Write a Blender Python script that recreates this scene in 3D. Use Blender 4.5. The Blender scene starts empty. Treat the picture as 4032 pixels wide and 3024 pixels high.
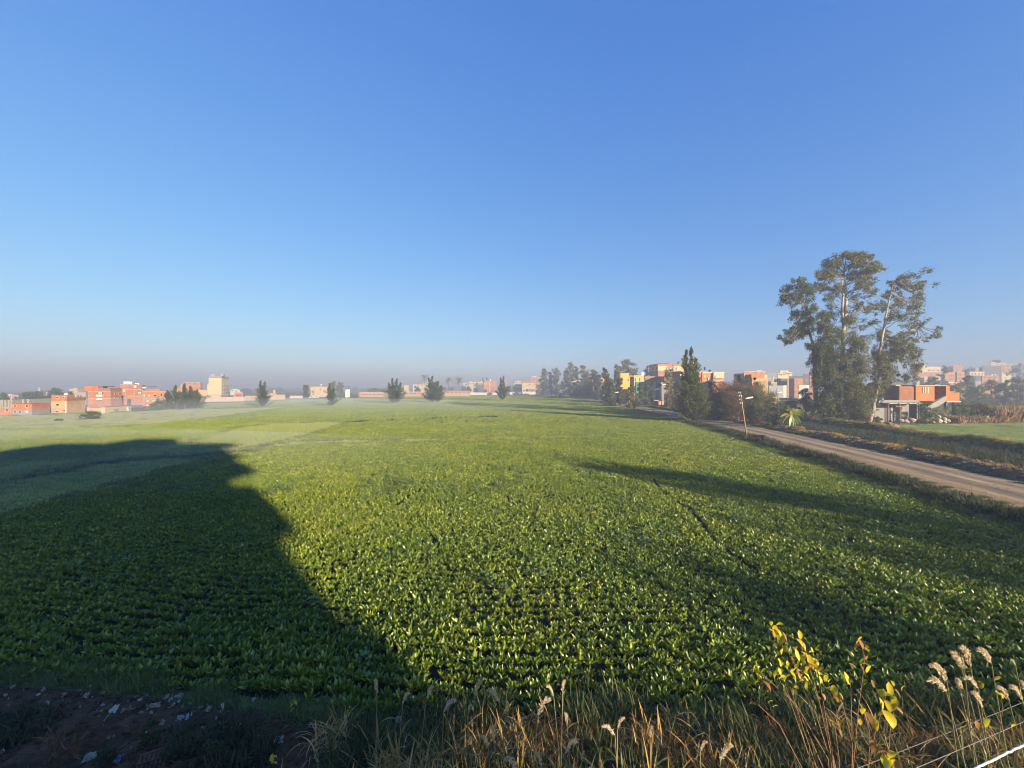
import bpy, math, random
import numpy as np
from mathutils import Vector, Matrix, Euler

random.seed(7)
RNG = np.random.default_rng(11)
S = bpy.context.scene
COL = S.collection
D2R = math.radians

# ------------------------------------------------------------------ camera, sky, sun, exposure
H, F, CX, HY = 8.0, 1575.0, 2016.0, 1527.0        # eye height, focal length and horizon in photo pixels
cam_data = bpy.data.cameras.new("camera")
cam = bpy.data.objects.new("camera", cam_data)
COL.objects.link(cam)
cam_data.sensor_fit = 'HORIZONTAL'
cam_data.sensor_width = 36.0
cam_data.lens = 36.0 * F / 4032.0
cam_data.shift_y = (HY - 1512.0) / 4032.0
cam_data.clip_start = 0.05
cam_data.clip_end = 12000.0
cam.location = (0, 0, H)
cam.rotation_euler = (D2R(90), 0, 0)
S.camera = cam

SUN_EL, SUN_AZ = 13.0, 138.0                       # azimuth clockwise from +Y: behind the camera, to its right
SKY_GRADE = [(0.65, 1.00), (1.085, 0.745), (2.44, 0.39)]
world = bpy.data.worlds.new("World")
S.world = world
world.use_nodes = True
wn = world.node_tree
wn.nodes.clear()
w_out = wn.nodes.new('ShaderNodeOutputWorld')
w_bg = wn.nodes.new('ShaderNodeBackground')
w_sky = wn.nodes.new('ShaderNodeTexSky')
w_sky.sky_type = 'NISHITA'
w_sky.sun_disc = False
w_sky.sun_elevation = D2R(SUN_EL)
w_sky.sun_rotation = D2R(SUN_AZ)
w_sky.altitude = 20
w_sky.air_density = 1.0
w_sky.dust_density = 0.6
w_sky.ozone_density = 3.0
w_bg.inputs['Strength'].default_value = 0.0515
# grade the sky the way the phone did: each channel's contrast between zenith and horizon is eased
w_sep = wn.nodes.new('ShaderNodeSeparateColor'); w_cmb = wn.nodes.new('ShaderNodeCombineColor')
wn.links.new(w_sky.outputs[0], w_sep.inputs[0])
for i, (gain, power) in enumerate(SKY_GRADE):
    p_ = wn.nodes.new('ShaderNodeMath'); p_.operation = 'POWER'; p_.inputs[1].default_value = power
    q_ = wn.nodes.new('ShaderNodeMath'); q_.operation = 'MULTIPLY'; q_.inputs[1].default_value = gain
    wn.links.new(w_sep.outputs[i], p_.inputs[0]); wn.links.new(p_.outputs[0], q_.inputs[0]); wn.links.new(q_.outputs[0], w_cmb.inputs[i])
wn.links.new(w_cmb.outputs[0], w_bg.inputs['Color'])
wn.links.new(w_bg.outputs[0], w_out.inputs['Surface'])

sun_data = bpy.data.lights.new("sun", 'SUN')
sun_data.energy = 4.3
sun_data.angle = D2R(0.5)
sun_data.color = (1.0, 0.84, 0.62)
sun = bpy.data.objects.new("sun", sun_data)
COL.objects.link(sun)
sd = Vector((math.sin(D2R(SUN_AZ)) * math.cos(D2R(SUN_EL)), math.cos(D2R(SUN_AZ)) * math.cos(D2R(SUN_EL)), math.sin(D2R(SUN_EL))))
sun.rotation_euler = sd.to_track_quat('Z', 'Y').to_euler()
sun.location = sd * 300

S.view_settings.view_transform = 'Standard'
S.view_settings.look = 'None'
S.view_settings.exposure = 2.1
S.view_settings.gamma = 1.0
S.view_settings.use_curve_mapping = False
S.render.engine = 'CYCLES'
S.cycles.filter_width = 1.0
S.cycles.use_denoising = True
S.cycles.denoiser = 'OPENIMAGEDENOISE'
S.cycles.max_bounces = 6
S.cycles.diffuse_bounces = 3
S.cycles.glossy_bounces = 2
S.cycles.transmission_bounces = 3
S.cycles.volume_bounces = 0
S.cycles.use_adaptive_sampling = True
S.cycles.adaptive_threshold = 0.02

# ------------------------------------------------------------------ pixel <-> place
def depth(y, z=0.0):
    return (H - z) * F / (y - HY)
def gp(px, py, z=0.0):
    d = depth(py, z)
    return ((px - CX) / F * d, d)
def at(px, py, d):
    return Vector(((px - CX) / F * d, d, H - (py - HY) / F * d))
REG = {'0': (0, 0, 1.0), '1': (0, 1400, 4.2538), '2': (480, 1400, 4.2538), '3': (960, 1400, 4.2538), '4': (1440, 1400, 4.2538),
       '5': (1920, 1370, 4.2538), '6': (2380, 1350, 4.2538), '7': (2860, 1400, 4.2538), '8': (3340, 1400, 3.1965),
       'E': (2950, 950, 2.07375), 'G': (2800, 2350, 1.79545), 'M': (1300, 2600, 1.3825), 'T': (0, 2550, 1.47467), 'L': (0, 1600, 1.47467),
       'P': (2700, 1600, 1.66066)}
def rx(r, x):
    return REG[r][0] + x / REG[r][2]
def ry(r, y):
    return REG[r][1] + y / REG[r][2]

# ------------------------------------------------------------------ naming
def tag(o, label=None, cat=None, group=None, kind=None):
    if label: o['label'] = label
    if cat: o['category'] = cat
    if group: o['group'] = group
    if kind: o['kind'] = kind
    return o
def empty(name, loc, rz=0.0, label=None, cat=None, group=None):
    o = bpy.data.objects.new(name, None)
    o.empty_display_size = 0.5
    o.location = loc
    o.rotation_euler = (0, 0, rz)
    COL.objects.link(o)
    return tag(o, label, cat, group)
def copy_tree(o, parent=None):
    c = o.copy()
    COL.objects.link(c)
    if parent is not None:
        c.parent = parent
    for ch in list(o.children):
        copy_tree(ch, c)
    return c

# ------------------------------------------------------------------ mesh builder
class MB:
    def __init__(s):
        s.v = []; s.f = []; s.n = 0; s.m = []
    def add(s, verts, faces, mi=0):
        verts = np.asarray(verts, dtype=float).reshape(-1, 3)
        b = s.n
        s.v.append(verts); s.n += len(verts)
        for f in faces:
            s.f.append(tuple(b + i for i in f)); s.m.append(mi)
    def box(s, x0, x1, y0, y1, z0, z1, mi=0):
        s.add([(x0, y0, z0), (x1, y0, z0), (x1, y1, z0), (x0, y1, z0), (x0, y0, z1), (x1, y0, z1), (x1, y1, z1), (x0, y1, z1)],
              [(3, 2, 1, 0), (4, 5, 6, 7), (0, 1, 5, 4), (1, 2, 6, 5), (2, 3, 7, 6), (3, 0, 4, 7)], mi)
    def prism(s, poly, axis, a0, a1, mi=0):
        n = len(poly)
        def P(p, a):
            return (a, p[0], p[1]) if axis == 0 else ((p[0], a, p[1]) if axis == 1 else (p[0], p[1], a))
        vs = [P(p, a0) for p in poly] + [P(p, a1) for p in poly]
        fs = [tuple(range(n))[::-1], tuple(range(n, 2 * n))] + [(i, (i + 1) % n, n + (i + 1) % n, n + i) for i in range(n)]
        s.add(vs, fs, mi)
    def tube(s, pts, rad, n=6, cap=True, mi=0):
        pts = [Vector(p) for p in pts]
        if not hasattr(rad, '__len__'): rad = [rad] * len(pts)
        vs = []; fs = []
        up = Vector((0, 0, 1))
        prev = None
        for i, p in enumerate(pts):
            t = (pts[min(i + 1, len(pts) - 1)] - pts[max(i - 1, 0)]).normalized()
            if prev is None:
                a = t.orthogonal().normalized()
            else:
                a = (prev - t * prev.dot(t))
                a = a.normalized() if a.length > 1e-6 else t.orthogonal().normalized()
            prev = a
            b = t.cross(a)
            for k in range(n):
                an = 2 * math.pi * k / n
                vs.append(p + (a * math.cos(an) + b * math.sin(an)) * rad[i])
        for i in range(len(pts) - 1):
            for k in range(n):
                k2 = (k + 1) % n
                fs.append((i * n + k, i * n + k2, (i + 1) * n + k2, (i + 1) * n + k))
        if cap:
            fs.append(tuple(range(n))[::-1])
            fs.append(tuple((len(pts) - 1) * n + k for k in range(n)))
        s.add([tuple(v) for v in vs], fs, mi)
    def lathe(s, prof, n=12, cx=0, cy=0, mi=0):
        vs = []; fs = []
        for (r, z) in prof:
            for k in range(n):
                a = 2 * math.pi * k / n
                vs.append((cx + r * math.cos(a), cy + r * math.sin(a), z))
        for i in range(len(prof) - 1):
            for k in range(n):
                k2 = (k + 1) % n
                fs.append((i * n + k, i * n + k2, (i + 1) * n + k2, (i + 1) * n + k))
        fs.append(tuple(range(n))[::-1]); fs.append(tuple((len(prof) - 1) * n + k for k in range(n)))
        s.add(vs, fs, mi)
    def mesh(s, name, mats, smooth=False):
        me = bpy.data.meshes.new(name)
        v = np.concatenate(s.v) if s.v else np.zeros((0, 3))
        me.from_pydata(v.tolist(), [], s.f)
        for m in (mats if isinstance(mats, (list, tuple)) else [mats]):
            me.materials.append(m)
        if any(s.m):
            me.polygons.foreach_set('material_index', s.m)
        if smooth:
            me.polygons.foreach_set('use_smooth', [True] * len(me.polygons))
        me.update()
        return me
    def build(s, name, mats, parent=None, smooth=False, loc=None):
        o = bpy.data.objects.new(name, s.mesh(name, mats, smooth))
        COL.objects.link(o)
        if parent is not None: o.parent = parent
        if loc is not None: o.location = loc
        return o

def quads_mesh(name, V, nper, faces_local, mats, smooth=False):
    """V: (n, nper, 3) vertices of n equal little shapes; faces_local: the quads of one of them."""
    n = V.shape[0]
    me = bpy.data.meshes.new(name)
    fl = np.asarray(faces_local)
    k = fl.shape[1]
    faces = (np.arange(n)[:, None, None] * nper + fl[None]).reshape(-1, k)
    me.vertices.add(n * nper)
    me.vertices.foreach_set('co', V.reshape(-1).astype(np.float32))
    me.loops.add(faces.size)
    me.loops.foreach_set('vertex_index', faces.reshape(-1).astype(np.int32))
    me.polygons.add(len(faces))
    me.polygons.foreach_set('loop_start', (np.arange(len(faces)) * k).astype(np.int32))
    me.polygons.foreach_set('loop_total', np.full(len(faces), k, dtype=np.int32))
    for m in (mats if isinstance(mats, (list, tuple)) else [mats]):
        me.materials.append(m)
    if smooth:
        me.polygons.foreach_set('use_smooth', np.ones(len(faces), dtype=bool))
    me.update(calc_edges=True)
    me.validate()
    return me
def link(name, me, parent=None, loc=None):
    o = bpy.data.objects.new(name, me)
    COL.objects.link(o)
    if parent is not None: o.parent = parent
    if loc is not None: o.location = loc
    return o

# ------------------------------------------------------------------ materials
MATS = {}
def new_mat(name):
    m = bpy.data.materials.new(name)
    m.use_nodes = True
    nt = m.node_tree
    return m, nt, nt.nodes['Principled BSDF']
def N(nt, t, **kw):
    n = nt.nodes.new(t)
    for k, v in kw.items():
        setattr(n, k, v)
    return n
def coords(nt, kind='Object'):
    return N(nt, 'ShaderNodeTexCoord').outputs[kind]
def noise(nt, vec, scale, detail=4, rough=0.6):
    n = N(nt, 'ShaderNodeTexNoise')
    n.inputs['Scale'].default_value = scale
    n.inputs['Detail'].default_value = detail
    n.inputs['Roughness'].default_value = rough
    if vec is not None: nt.links.new(vec, n.inputs['Vector'])
    return n.outputs['Fac']
def ramp(nt, fac, stops):
    r = N(nt, 'ShaderNodeValToRGB')
    el = r.color_ramp.elements
    while len(el) < len(stops): el.new(0.5)
    for e, (p, c) in zip(el, stops):
        e.position = p; e.color = (c[0], c[1], c[2], 1)
    nt.links.new(fac, r.inputs['Fac'])
    return r.outputs['Color']
def mixc(nt, fac, a, b, mode='MIX'):
    n = N(nt, 'ShaderNodeMix', data_type='RGBA', blend_type=mode)
    for sock, val in ((n.inputs[0], fac), (n.inputs[6], a), (n.inputs[7], b)):
        if isinstance(val, bpy.types.NodeSocket): nt.links.new(val, sock)
        elif isinstance(val, (int, float)): sock.default_value = val
        else: sock.default_value = (val[0], val[1], val[2], 1)
    return n.outputs[2]
def bump(nt, bsdf, height, strength=0.4, dist=0.1):
    b = N(nt, 'ShaderNodeBump')
    b.inputs['Strength'].default_value = strength
    b.inputs['Distance'].default_value = dist
    nt.links.new(height, b.inputs['Height'])
    nt.links.new(b.outputs[0], bsdf.inputs['Normal'])

def plain(name, c, rough=0.8, var=0.25, scale=1.2, spec=0.3, metallic=0.0):
    c = tuple(x * 0.73 for x in c)
    if name in MATS: return MATS[name]
    m, nt, b = new_mat(name)
    co = coords(nt)
    f = noise(nt, co, scale, 5, 0.65)
    f2 = noise(nt, co, scale * 9, 3, 0.6)
    a = tuple(x * (1 - var) for x in c); d = tuple(min(1, x * (1 + var)) for x in c)
    col = ramp(nt, f, [(0.3, a), (0.7, d)])
    col = mixc(nt, 0.5, col, ramp(nt, f2, [(0.3, a), (0.7, d)]))
    nt.links.new(col, b.inputs['Base Color'])
    b.inputs['Roughness'].default_value = rough
    b.inputs['Specular IOR Level'].default_value = spec
    b.inputs['Metallic'].default_value = metallic
    bump(nt, b, f2, 0.25, 0.03)
    MATS[name] = m
    return m

def brick(name, c, mortar=(0.30, 0.205, 0.14), var=0.3):
    if name in MATS: return MATS[name]
    c = tuple(x * 0.73 for x in c)
    m, nt, b = new_mat(name)
    co = coords(nt)
    sep = N(nt, 'ShaderNodeSeparateXYZ'); nt.links.new(co, sep.inputs[0])
    add = N(nt, 'ShaderNodeMath', operation='ADD'); nt.links.new(sep.outputs[0], add.inputs[0]); nt.links.new(sep.outputs[1], add.inputs[1])
    cmb = N(nt, 'ShaderNodeCombineXYZ'); nt.links.new(add.outputs[0], cmb.inputs[0]); nt.links.new(sep.outputs[2], cmb.inputs[1])
    bt = N(nt, 'ShaderNodeTexBrick')
    bt.inputs['Scale'].default_value = 1.0
    bt.inputs['Brick Width'].default_value = 0.26
    bt.inputs['Row Height'].default_value = 0.09
    bt.inputs['Mortar Size'].default_value = 0.010
    bt.inputs['Color1'].default_value = (*[x * (1 - var * .5) for x in c], 1)
    bt.inputs['Color2'].default_value = (*[min(1, x * (1 + var * .5)) for x in c], 1)
    bt.inputs['Mortar'].default_value = (*mortar, 1)
    nt.links.new(cmb.outputs[0], bt.inputs['Vector'])
    f = noise(nt, co, 0.45, 5, 0.7)
    tint = ramp(nt, f, [(0.3, (0.72, 0.70, 0.68)), (0.68, (1.12, 1.06, 1.0))])
    col = mixc(nt, 1.0, bt.outputs['Color'], tint, 'MULTIPLY')
    f2 = noise(nt, co, 2.2, 4, 0.7)
    col = mixc(nt, ramp(nt, f2, [(0.62, (0, 0, 0)), (0.78, (0.5, 0.5, 0.5))]), col, mortar)
    nt.links.new(col, b.inputs['Base Color'])
    b.inputs['Roughness'].default_value = 0.9
    b.inputs['Specular IOR Level'].default_value = 0.15
    MATS[name] = m
    return m

def leaf_mat(name, c1, c2, c3=None, trans=0.35, rough=0.45, spec=0.35, patch=None, old=None):
    """Foliage: colour varies from leaf to leaf and, if patch is given, from place to place."""
    if name in MATS: return MATS[name]
    m, nt, b = new_mat(name)
    geo = N(nt, 'ShaderNodeNewGeometry')
    stops = [(0.0, c1), (0.6, c2), (0.955 if old else 1.0, c3 or c2)]
    col = ramp(nt, geo.outputs['Random Per Island'], stops + ([(1.0, old)] if old else []))
    if patch:
        pos = geo.outputs['Position']
        f = noise(nt, pos, patch[0], 4, 0.6)
        col = mixc(nt, 1.0, col, ramp(nt, f, [(0.32, patch[1]), (0.68, patch[2])]), 'MULTIPLY')
        f3 = noise(nt, pos, patch[0] * 7.0, 3, 0.6)
        col = mixc(nt, 1.0, col, ramp(nt, f3, [(0.32, (0.74, 0.80, 0.85)), (0.68, (1.22, 1.16, 1.05))]), 'MULTIPLY')
    nt.links.new(col, b.inputs['Base Color'])
    b.inputs['Roughness'].default_value = rough
    b.inputs['Specular IOR Level'].default_value = spec
    tr = N(nt, 'ShaderNodeBsdfTranslucent')
    tc = mixc(nt, 1.0, col, (1.15, 1.2, 0.55), 'MULTIPLY')
    nt.links.new(tc, tr.inputs['Color'])
    mx = N(nt, 'ShaderNodeMixShader')
    mx.inputs[0].default_value = trans
    nt.links.new(b.outputs[0], mx.inputs[1]); nt.links.new(tr.outputs[0], mx.inputs[2])
    nt.links.new(mx.outputs[0], nt.nodes['Material Output'].inputs['Surface'])
    MATS[name] = m
    return m

BRICK_RED = brick('brick_red', (0.46, 0.125, 0.036))
BRICK_ORANGE = brick('brick_orange', (0.52, 0.158, 0.038))
BRICK_PINK = brick('brick_pink', (0.44, 0.17, 0.075))
BRICK_DARK = brick('brick_dark', (0.30, 0.10, 0.055))
OCHRE = brick('ochre_block', (0.50, 0.30, 0.125), (0.4, 0.3, 0.2))
TAN = plain('tan_plaster', (0.46, 0.33, 0.20))
PINKPL = plain('pink_plaster', (0.47, 0.29, 0.22))
CREAM = plain('cream_plaster', (0.54, 0.43, 0.23), var=0.16)
YELLOW = plain('yellow_plaster', (0.62, 0.38, 0.085), var=0.15)
WHITEPL = plain('white_plaster', (0.55, 0.51, 0.44), var=0.12)
BEIGE = plain('beige_plaster', (0.52, 0.40, 0.28), var=0.15)
CONC = plain('concrete', (0.29, 0.265, 0.23))
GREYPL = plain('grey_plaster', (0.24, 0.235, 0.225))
DARKGREY = plain('dark_grey_and_shade', (0.10, 0.10, 0.105))  # dark grey walls and roofs; on the barn it stands for shade
SLAB = plain('roof_slab_concrete', (0.36, 0.31, 0.25))
PANE = plain('dark_opening', (0.025, 0.022, 0.02), rough=0.35, var=0.1)
FRAMEW = plain('pale_frame', (0.6, 0.55, 0.46), var=0.1)
WHITE = plain('white_plastic', (0.80, 0.79, 0.76), rough=0.4, var=0.05)
BLUEP = plain('blue_plastic', (0.05, 0.16, 0.42), rough=0.4, var=0.1)
PALEBLUE = plain('pale_blue_plastic', (0.24, 0.42, 0.60), rough=0.45, var=0.1)
BLACKP = plain('black_plastic', (0.02, 0.02, 0.022), rough=0.5, var=0.1)
REDDOOR = plain('red_metal_door', (0.42, 0.05, 0.05), var=0.15)
BLUEDOOR = plain('blue_green_paint', (0.08, 0.22, 0.25), var=0.15)
TIMBER = plain('weathered_timber', (0.22, 0.14, 0.08))
METALGREY = plain('grey_metal', (0.20, 0.205, 0.21), rough=0.5, var=0.12)
SHEETW = plain('pale_sheet_roofing', (0.44, 0.39, 0.33), rough=0.6, var=0.15)
ROCK = plain('pale_rubble', (0.52, 0.44, 0.31), var=0.2)
BARK_PALE = plain('pale_bark', (0.42, 0.34, 0.25), var=0.3, scale=2.0)
BARK_BROWN = plain('brown_bark', (0.13, 0.095, 0.065), var=0.3, scale=2.0)
TWIG = plain('twig_bark', (0.20, 0.13, 0.09), var=0.3, scale=3.0)
BARK_GREY = plain('grey_bark', (0.24, 0.19, 0.14), var=0.3, scale=2.0)
# ------------------------------------------------------------------ ground, fields, road
def smooth(a, b, x):
    t = np.clip((x - a) / (b - a), 0, 1)
    return t * t * (3 - 2 * t)
def vnoise(x, y, seed=0, scale=1.0):
    """cheap value noise, numpy"""
    x = np.asarray(x, float) / scale; y = np.asarray(y, float) / scale
    xi = np.floor(x).astype(int); yi = np.floor(y).astype(int)
    fx = x - xi; fy = y - yi
    fx = fx * fx * (3 - 2 * fx); fy = fy * fy * (3 - 2 * fy)
    def h(i, j):
        n = (i * 374761393 + j * 668265263 + seed * 974711) & 0x7fffffff
        n = ((n ^ (n >> 13)) * 1274126177) & 0x7fffffff
        return ((n ^ (n >> 16)) & 0xffff) / 65535.0
    return (h(xi, yi) * (1 - fx) + h(xi + 1, yi) * fx) * (1 - fy) + (h(xi, yi + 1) * (1 - fx) + h(xi + 1, yi + 1) * fx) * fy

def inpoly(poly, X, Y):
    X = np.asarray(X); Y = np.asarray(Y)
    c = np.zeros(X.shape, bool)
    n = len(poly)
    j = n - 1
    for i in range(n):
        xi, yi = poly[i]; xj, yj = poly[j]
        if yi != yj:
            cond = ((yi > Y) != (yj > Y)) & (X < (xj - xi) * (Y - yi) / (yj - yi) + xi)
            c ^= cond
        j = i
    return c
def GP(l):
    return [gp(*p) for p in l]

BIG = [(-32, 11.7), (-20, 11.3), (-12, 10.9), (-7, 10.4), (-3.5, 9.75), (0, 9.45), (8, 9.25), (28, 9.1),
       (29.7, 23), (30.7, 28.3), (32.1, 33.2), (33.2, 40), (33.5, 45), (34.5, 55), (36, 70), (38, 85), (42, 110), (45, 160), (45, 206), (45, 300), (36, 440)] + \
      GP([(2010, 1556), (1855, 1558), (1420, 1567), (1130, 1579), (1000, 1585), (830, 1591), (800, 1610), (640, 1613), (340, 1627), (0, 1641), (-900, 1647), (-900, 2400)])
MOWN = GP([(-900, 1646), (0, 1639), (480, 1624), (640, 1614), (1000, 1606), (1140, 1603), (900, 1640), (650, 1668), (400, 1683), (0, 1693), (-900, 1715)])
CLOVER = GP([(-900, 2230), (0, 2030), (271, 1966), (610, 1868), (881, 1799), (963, 1784), (1140, 1758), (1500, 1742), (1500, 1733), (1150, 1742), (963, 1772), (888, 1790), (576, 1814), (366, 1834), (203, 1871), (0, 1912), (-900, 2060)])
DITCH = GP([(-900, 2060), (0, 1912), (203, 1871), (366, 1834), (576, 1814), (888, 1790), (888, 1785), (576, 1807), (366, 1826), (203, 1858), (0, 1895), (-900, 2030)])
CLOVER2 = GP([(-900, 2030), (0, 1895), (203, 1858), (366, 1826), (576, 1807), (888, 1785), (924, 1757), (690, 1751), (560, 1775), (400, 1795), (250, 1812), (0, 1833), (-900, 1930)])
CEREAL = GP([(736, 1742), (814, 1729), (929, 1688), (1085, 1671), (1288, 1664), (1356, 1668), (1241, 1708), (1119, 1739), (949, 1783), (895, 1793), (902, 1766), (926, 1755), (700, 1750)])
BALK1 = GP([(1500, 1742), (2016, 1733), (2420, 1722), (2420, 1717), (2016, 1727), (1500, 1735)])
BALK2 = GP([(1370, 1665), (1700, 1651), (1960, 1643), (1960, 1639.5), (1700, 1647), (1370, 1661)])
FURROWS = [(gp(2380, 1722), gp(2960, 2250), 0.13), (gp(2050, 1700), gp(1560, 2000), 0.10), (gp(2600, 1760), gp(3800, 2150), 0.10)]

def sheet(name, poly, z, mat):
    mb = MB()
    mb.add([(p[0], p[1], z) for p in poly], [tuple(range(len(poly)))])
    o = mb.build(name, mat)
    if o.data.polygons[0].normal.z < 0: o.data.flip_normals()
    return tag(o, kind='structure')

def soil_mat(name, c1, c2, scale=0.6, fine=9.0, b=0.8):
    m, nt, bs = new_mat(name)
    co = coords(nt)
    f = noise(nt, co, scale, 6, 0.65); g = noise(nt, co, fine, 5, 0.7)
    col = ramp(nt, f, [(0.3, c1), (0.7, c2)])
    col = mixc(nt, 1.0, col, ramp(nt, g, [(0.3, (0.65, 0.65, 0.65)), (0.7, (1.25, 1.25, 1.25))]), 'MULTIPLY')
    nt.links.new(col, bs.inputs['Base Color'])
    bs.inputs['Roughness'].default_value = 0.95
    bs.inputs['Specular IOR Level'].default_value = 0.1
    bump(nt, bs, g, b, 0.12)
    return m

M_SOIL = soil_mat('field_soil', (0.028, 0.024, 0.016), (0.045, 0.042, 0.022))
M_FARGROUND = soil_mat('farmland', (0.10, 0.12, 0.045), (0.17, 0.15, 0.085), 0.02, 0.4)
M_MOWN = soil_mat('mown_stubble', (0.30, 0.33, 0.17), (0.40, 0.40, 0.22), 0.08, 2.5)
M_CLOVERG = soil_mat('clover_floor', (0.05, 0.075, 0.03), (0.075, 0.10, 0.04), 0.3, 5.0)
M_CEREALG = soil_mat('cereal_floor', (0.12, 0.15, 0.04), (0.17, 0.19, 0.055), 0.3, 5.0)
M_DITCH = soil_mat('ditch_soil', (0.035, 0.028, 0.024), (0.06, 0.05, 0.035), 0.5, 5.0)
M_EARTH = soil_mat('bare_earth', (0.17, 0.11, 0.065), (0.24, 0.165, 0.10), 0.25, 4.0)

g = sheet('ground', [(-2900, -200), (2900, -200), (2900, 2900), (-2900, 2900)], 0.0, M_FARGROUND)
sheet('field', BIG, 0.004, M_SOIL)
sheet('mown_field', MOWN, 0.008, M_MOWN)
sheet('clover_field', CLOVER, 0.008, M_CLOVERG)
sheet('meadow_field', CLOVER2, 0.009, M_CLOVERG)
sheet('cereal_field', CEREAL, 0.012, M_CEREALG)
sheet('ditch', DITCH, 0.012, M_DITCH)
sheet('footpath', BALK1, 0.012, M_CEREALG)
# far side, to the right of the road: green plot, yard and track
PLOT = GP([(3560, 1676), (3700, 1672), (4700, 1655), (4700, 1900), (4032, 1800), (3800, 1752), (3640, 1718), (3540, 1690)])
YARD = GP([(3240, 1672), (3420, 1662), (3600, 1660), (3760, 1663), (3560, 1679), (3540, 1692), (3500, 1700), (3330, 1690)])
sheet('grass_plot', PLOT, 0.006, M_CLOVERG)
sheet('yard', YARD, 0.010, M_EARTH)

# road: a strip swept along its centre line, with wheel tracks, dusty crown and soft ragged edges
ROADC = [(33.8, 4), (35.0, 14), (36.3, 22), (37.6, 30), (39.6, 40), (41.2, 50), (43.2, 62), (45.0, 76), (46.6, 92), (48.6, 118), (50.4, 150), (51.2, 190), (52, 240), (52, 300), (47, 380), (40, 480), (30, 600)]
def spline(pts, n):
    P = np.array(pts, float)
    d = np.r_[0, np.cumsum(np.linalg.norm(np.diff(P, axis=0), axis=1))]
    s = np.linspace(0, d[-1], n)
    out = np.stack([np.interp(s, d, P[:, k]) for k in range(P.shape[1])], 1)
    for _ in range(3):
        out[1:-1] = (out[:-2] + 2 * out[1:-1] + out[2:]) / 4
    return out
RC = spline(ROADC, 420)
RT = np.gradient(RC, axis=0); RT /= np.linalg.norm(RT, axis=1)[:, None]
RNV = np.stack([RT[:, 1], -RT[:, 0]], 1)              # to the right of the road
def road_at(y, off):
    i = np.clip(np.searchsorted(RC[:, 1], y), 0, len(RC) - 1)
    return RC[i] + RNV[i] * (off if np.ndim(off) == 0 else np.asarray(off)[:, None])
def road_offset(X, Y):
    i = np.clip(np.searchsorted(RC[:, 1], Y), 0, len(RC) - 1)
    return (X - RC[i, 0]) * RNV[i, 0] + (Y - RC[i, 1]) * RNV[i, 1]

def strip(name, offs, zf, mat, i0=0, i1=None, kind='structure'):
    R = RC[i0:i1]; Nn = RNV[i0:i1]
    n, k = len(R), len(offs)
    V = np.zeros((n, k, 3))
    for j, o in enumerate(offs):
        V[:, j, :2] = R + Nn * o
        V[:, j, 2] = zf(V[:, j, 0], V[:, j, 1], o)
    fs = [(i * k + j, i * k + j + 1, (i + 1) * k + j + 1, (i + 1) * k + j) for i in range(n - 1) for j in range(k - 1)]
    me = bpy.data.meshes.new(name)
    me.from_pydata(V.reshape(-1, 3).tolist(), [], fs)
    me.materials.append(mat)
    me.polygons.foreach_set('use_smooth', [True] * len(me.polygons))
    uv = me.uv_layers.new(name='across')
    us = np.zeros((len(me.loops), 2))
    vi = np.zeros(len(me.loops), dtype=np.int32); me.loops.foreach_get('vertex_index', vi)
    us[:, 0] = np.array(offs)[vi % k]; us[:, 1] = (vi // k)
    uv.data.foreach_set('uv', us.reshape(-1))
    o = bpy.data.objects.new(name, me); COL.objects.link(o)
    if o.data.polygons[0].normal.z < 0: o.data.flip_normals()
    return tag(o, kind=kind)

mr, nt, bs = new_mat('dirt_road')
uvn = N(nt, 'ShaderNodeUVMap'); uvn.uv_map = 'across'
sp = N(nt, 'ShaderNodeSeparateXYZ'); nt.links.new(uvn.outputs[0], sp.inputs[0])
co = coords(nt)
mp = N(nt, 'ShaderNodeMapping'); nt.links.new(co, mp.inputs[0]); mp.inputs['Scale'].default_value = (1.0, 0.12, 1)
st = noise(nt, mp.outputs[0], 1.6, 6, 0.65)
f = noise(nt, co, 0.35, 5, 0.6); gch = noise(nt, co, 7, 5, 0.7)
wob = N(nt, 'ShaderNodeMath', operation='MULTIPLY_ADD'); nt.links.new(f, wob.inputs[0]); wob.inputs[1].default_value = 1.2
nt.links.new(sp.outputs[0], wob.inputs[2])
mr1 = N(nt, 'ShaderNodeMapRange'); nt.links.new(wob.outputs[0], mr1.inputs[0]); mr1.inputs[1].default_value = -4.5; mr1.inputs[2].default_value = 5.5
c = ramp(nt, mr1.outputs[0], [(0.0, (0.12, 0.085, 0.05)), (0.12, (0.30, 0.205, 0.11)), (0.34, (0.36, 0.25, 0.135)), (0.46, (0.23, 0.17, 0.115)), (0.56, (0.38, 0.275, 0.16)), (0.70, (0.25, 0.18, 0.115)), (0.82, (0.37, 0.265, 0.15)), (1.0, (0.20, 0.14, 0.09))])
c = mixc(nt, 1.0, c, ramp(nt, st, [(0.3, (0.72, 0.72, 0.72)), (0.7, (1.22, 1.2, 1.16))]), 'MULTIPLY')
c = mixc(nt, 1.0, c, ramp(nt, gch, [(0.3, (0.85, 0.85, 0.85)), (0.7, (1.12, 1.12, 1.12))]), 'MULTIPLY')
nt.links.new(c, bs.inputs['Base Color']); bs.inputs['Roughness'].default_value = 0.95; bs.inputs['Specular IOR Level'].default_value = 0.1
bump(nt, bs, st, 0.5, 0.10)
def road_z(x, y, o):
    return 0.16 * (1 - (abs(o) / 5.0) ** 2) + 0.03 + 0.07 * vnoise(x, y, 3, 1.1) + 0.03 * vnoise(x, y, 4, 0.4) - 0.07 * math.exp(-((abs(o) - 1.3) / 0.4) ** 2)
strip('road', [-4.5, -4.0, -3.4, -2.6, -1.8, -1.3, -0.8, 0, 0.8, 1.3, 1.8, 2.6, 3.4, 4.0, 4.5], road_z, mr)

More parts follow.
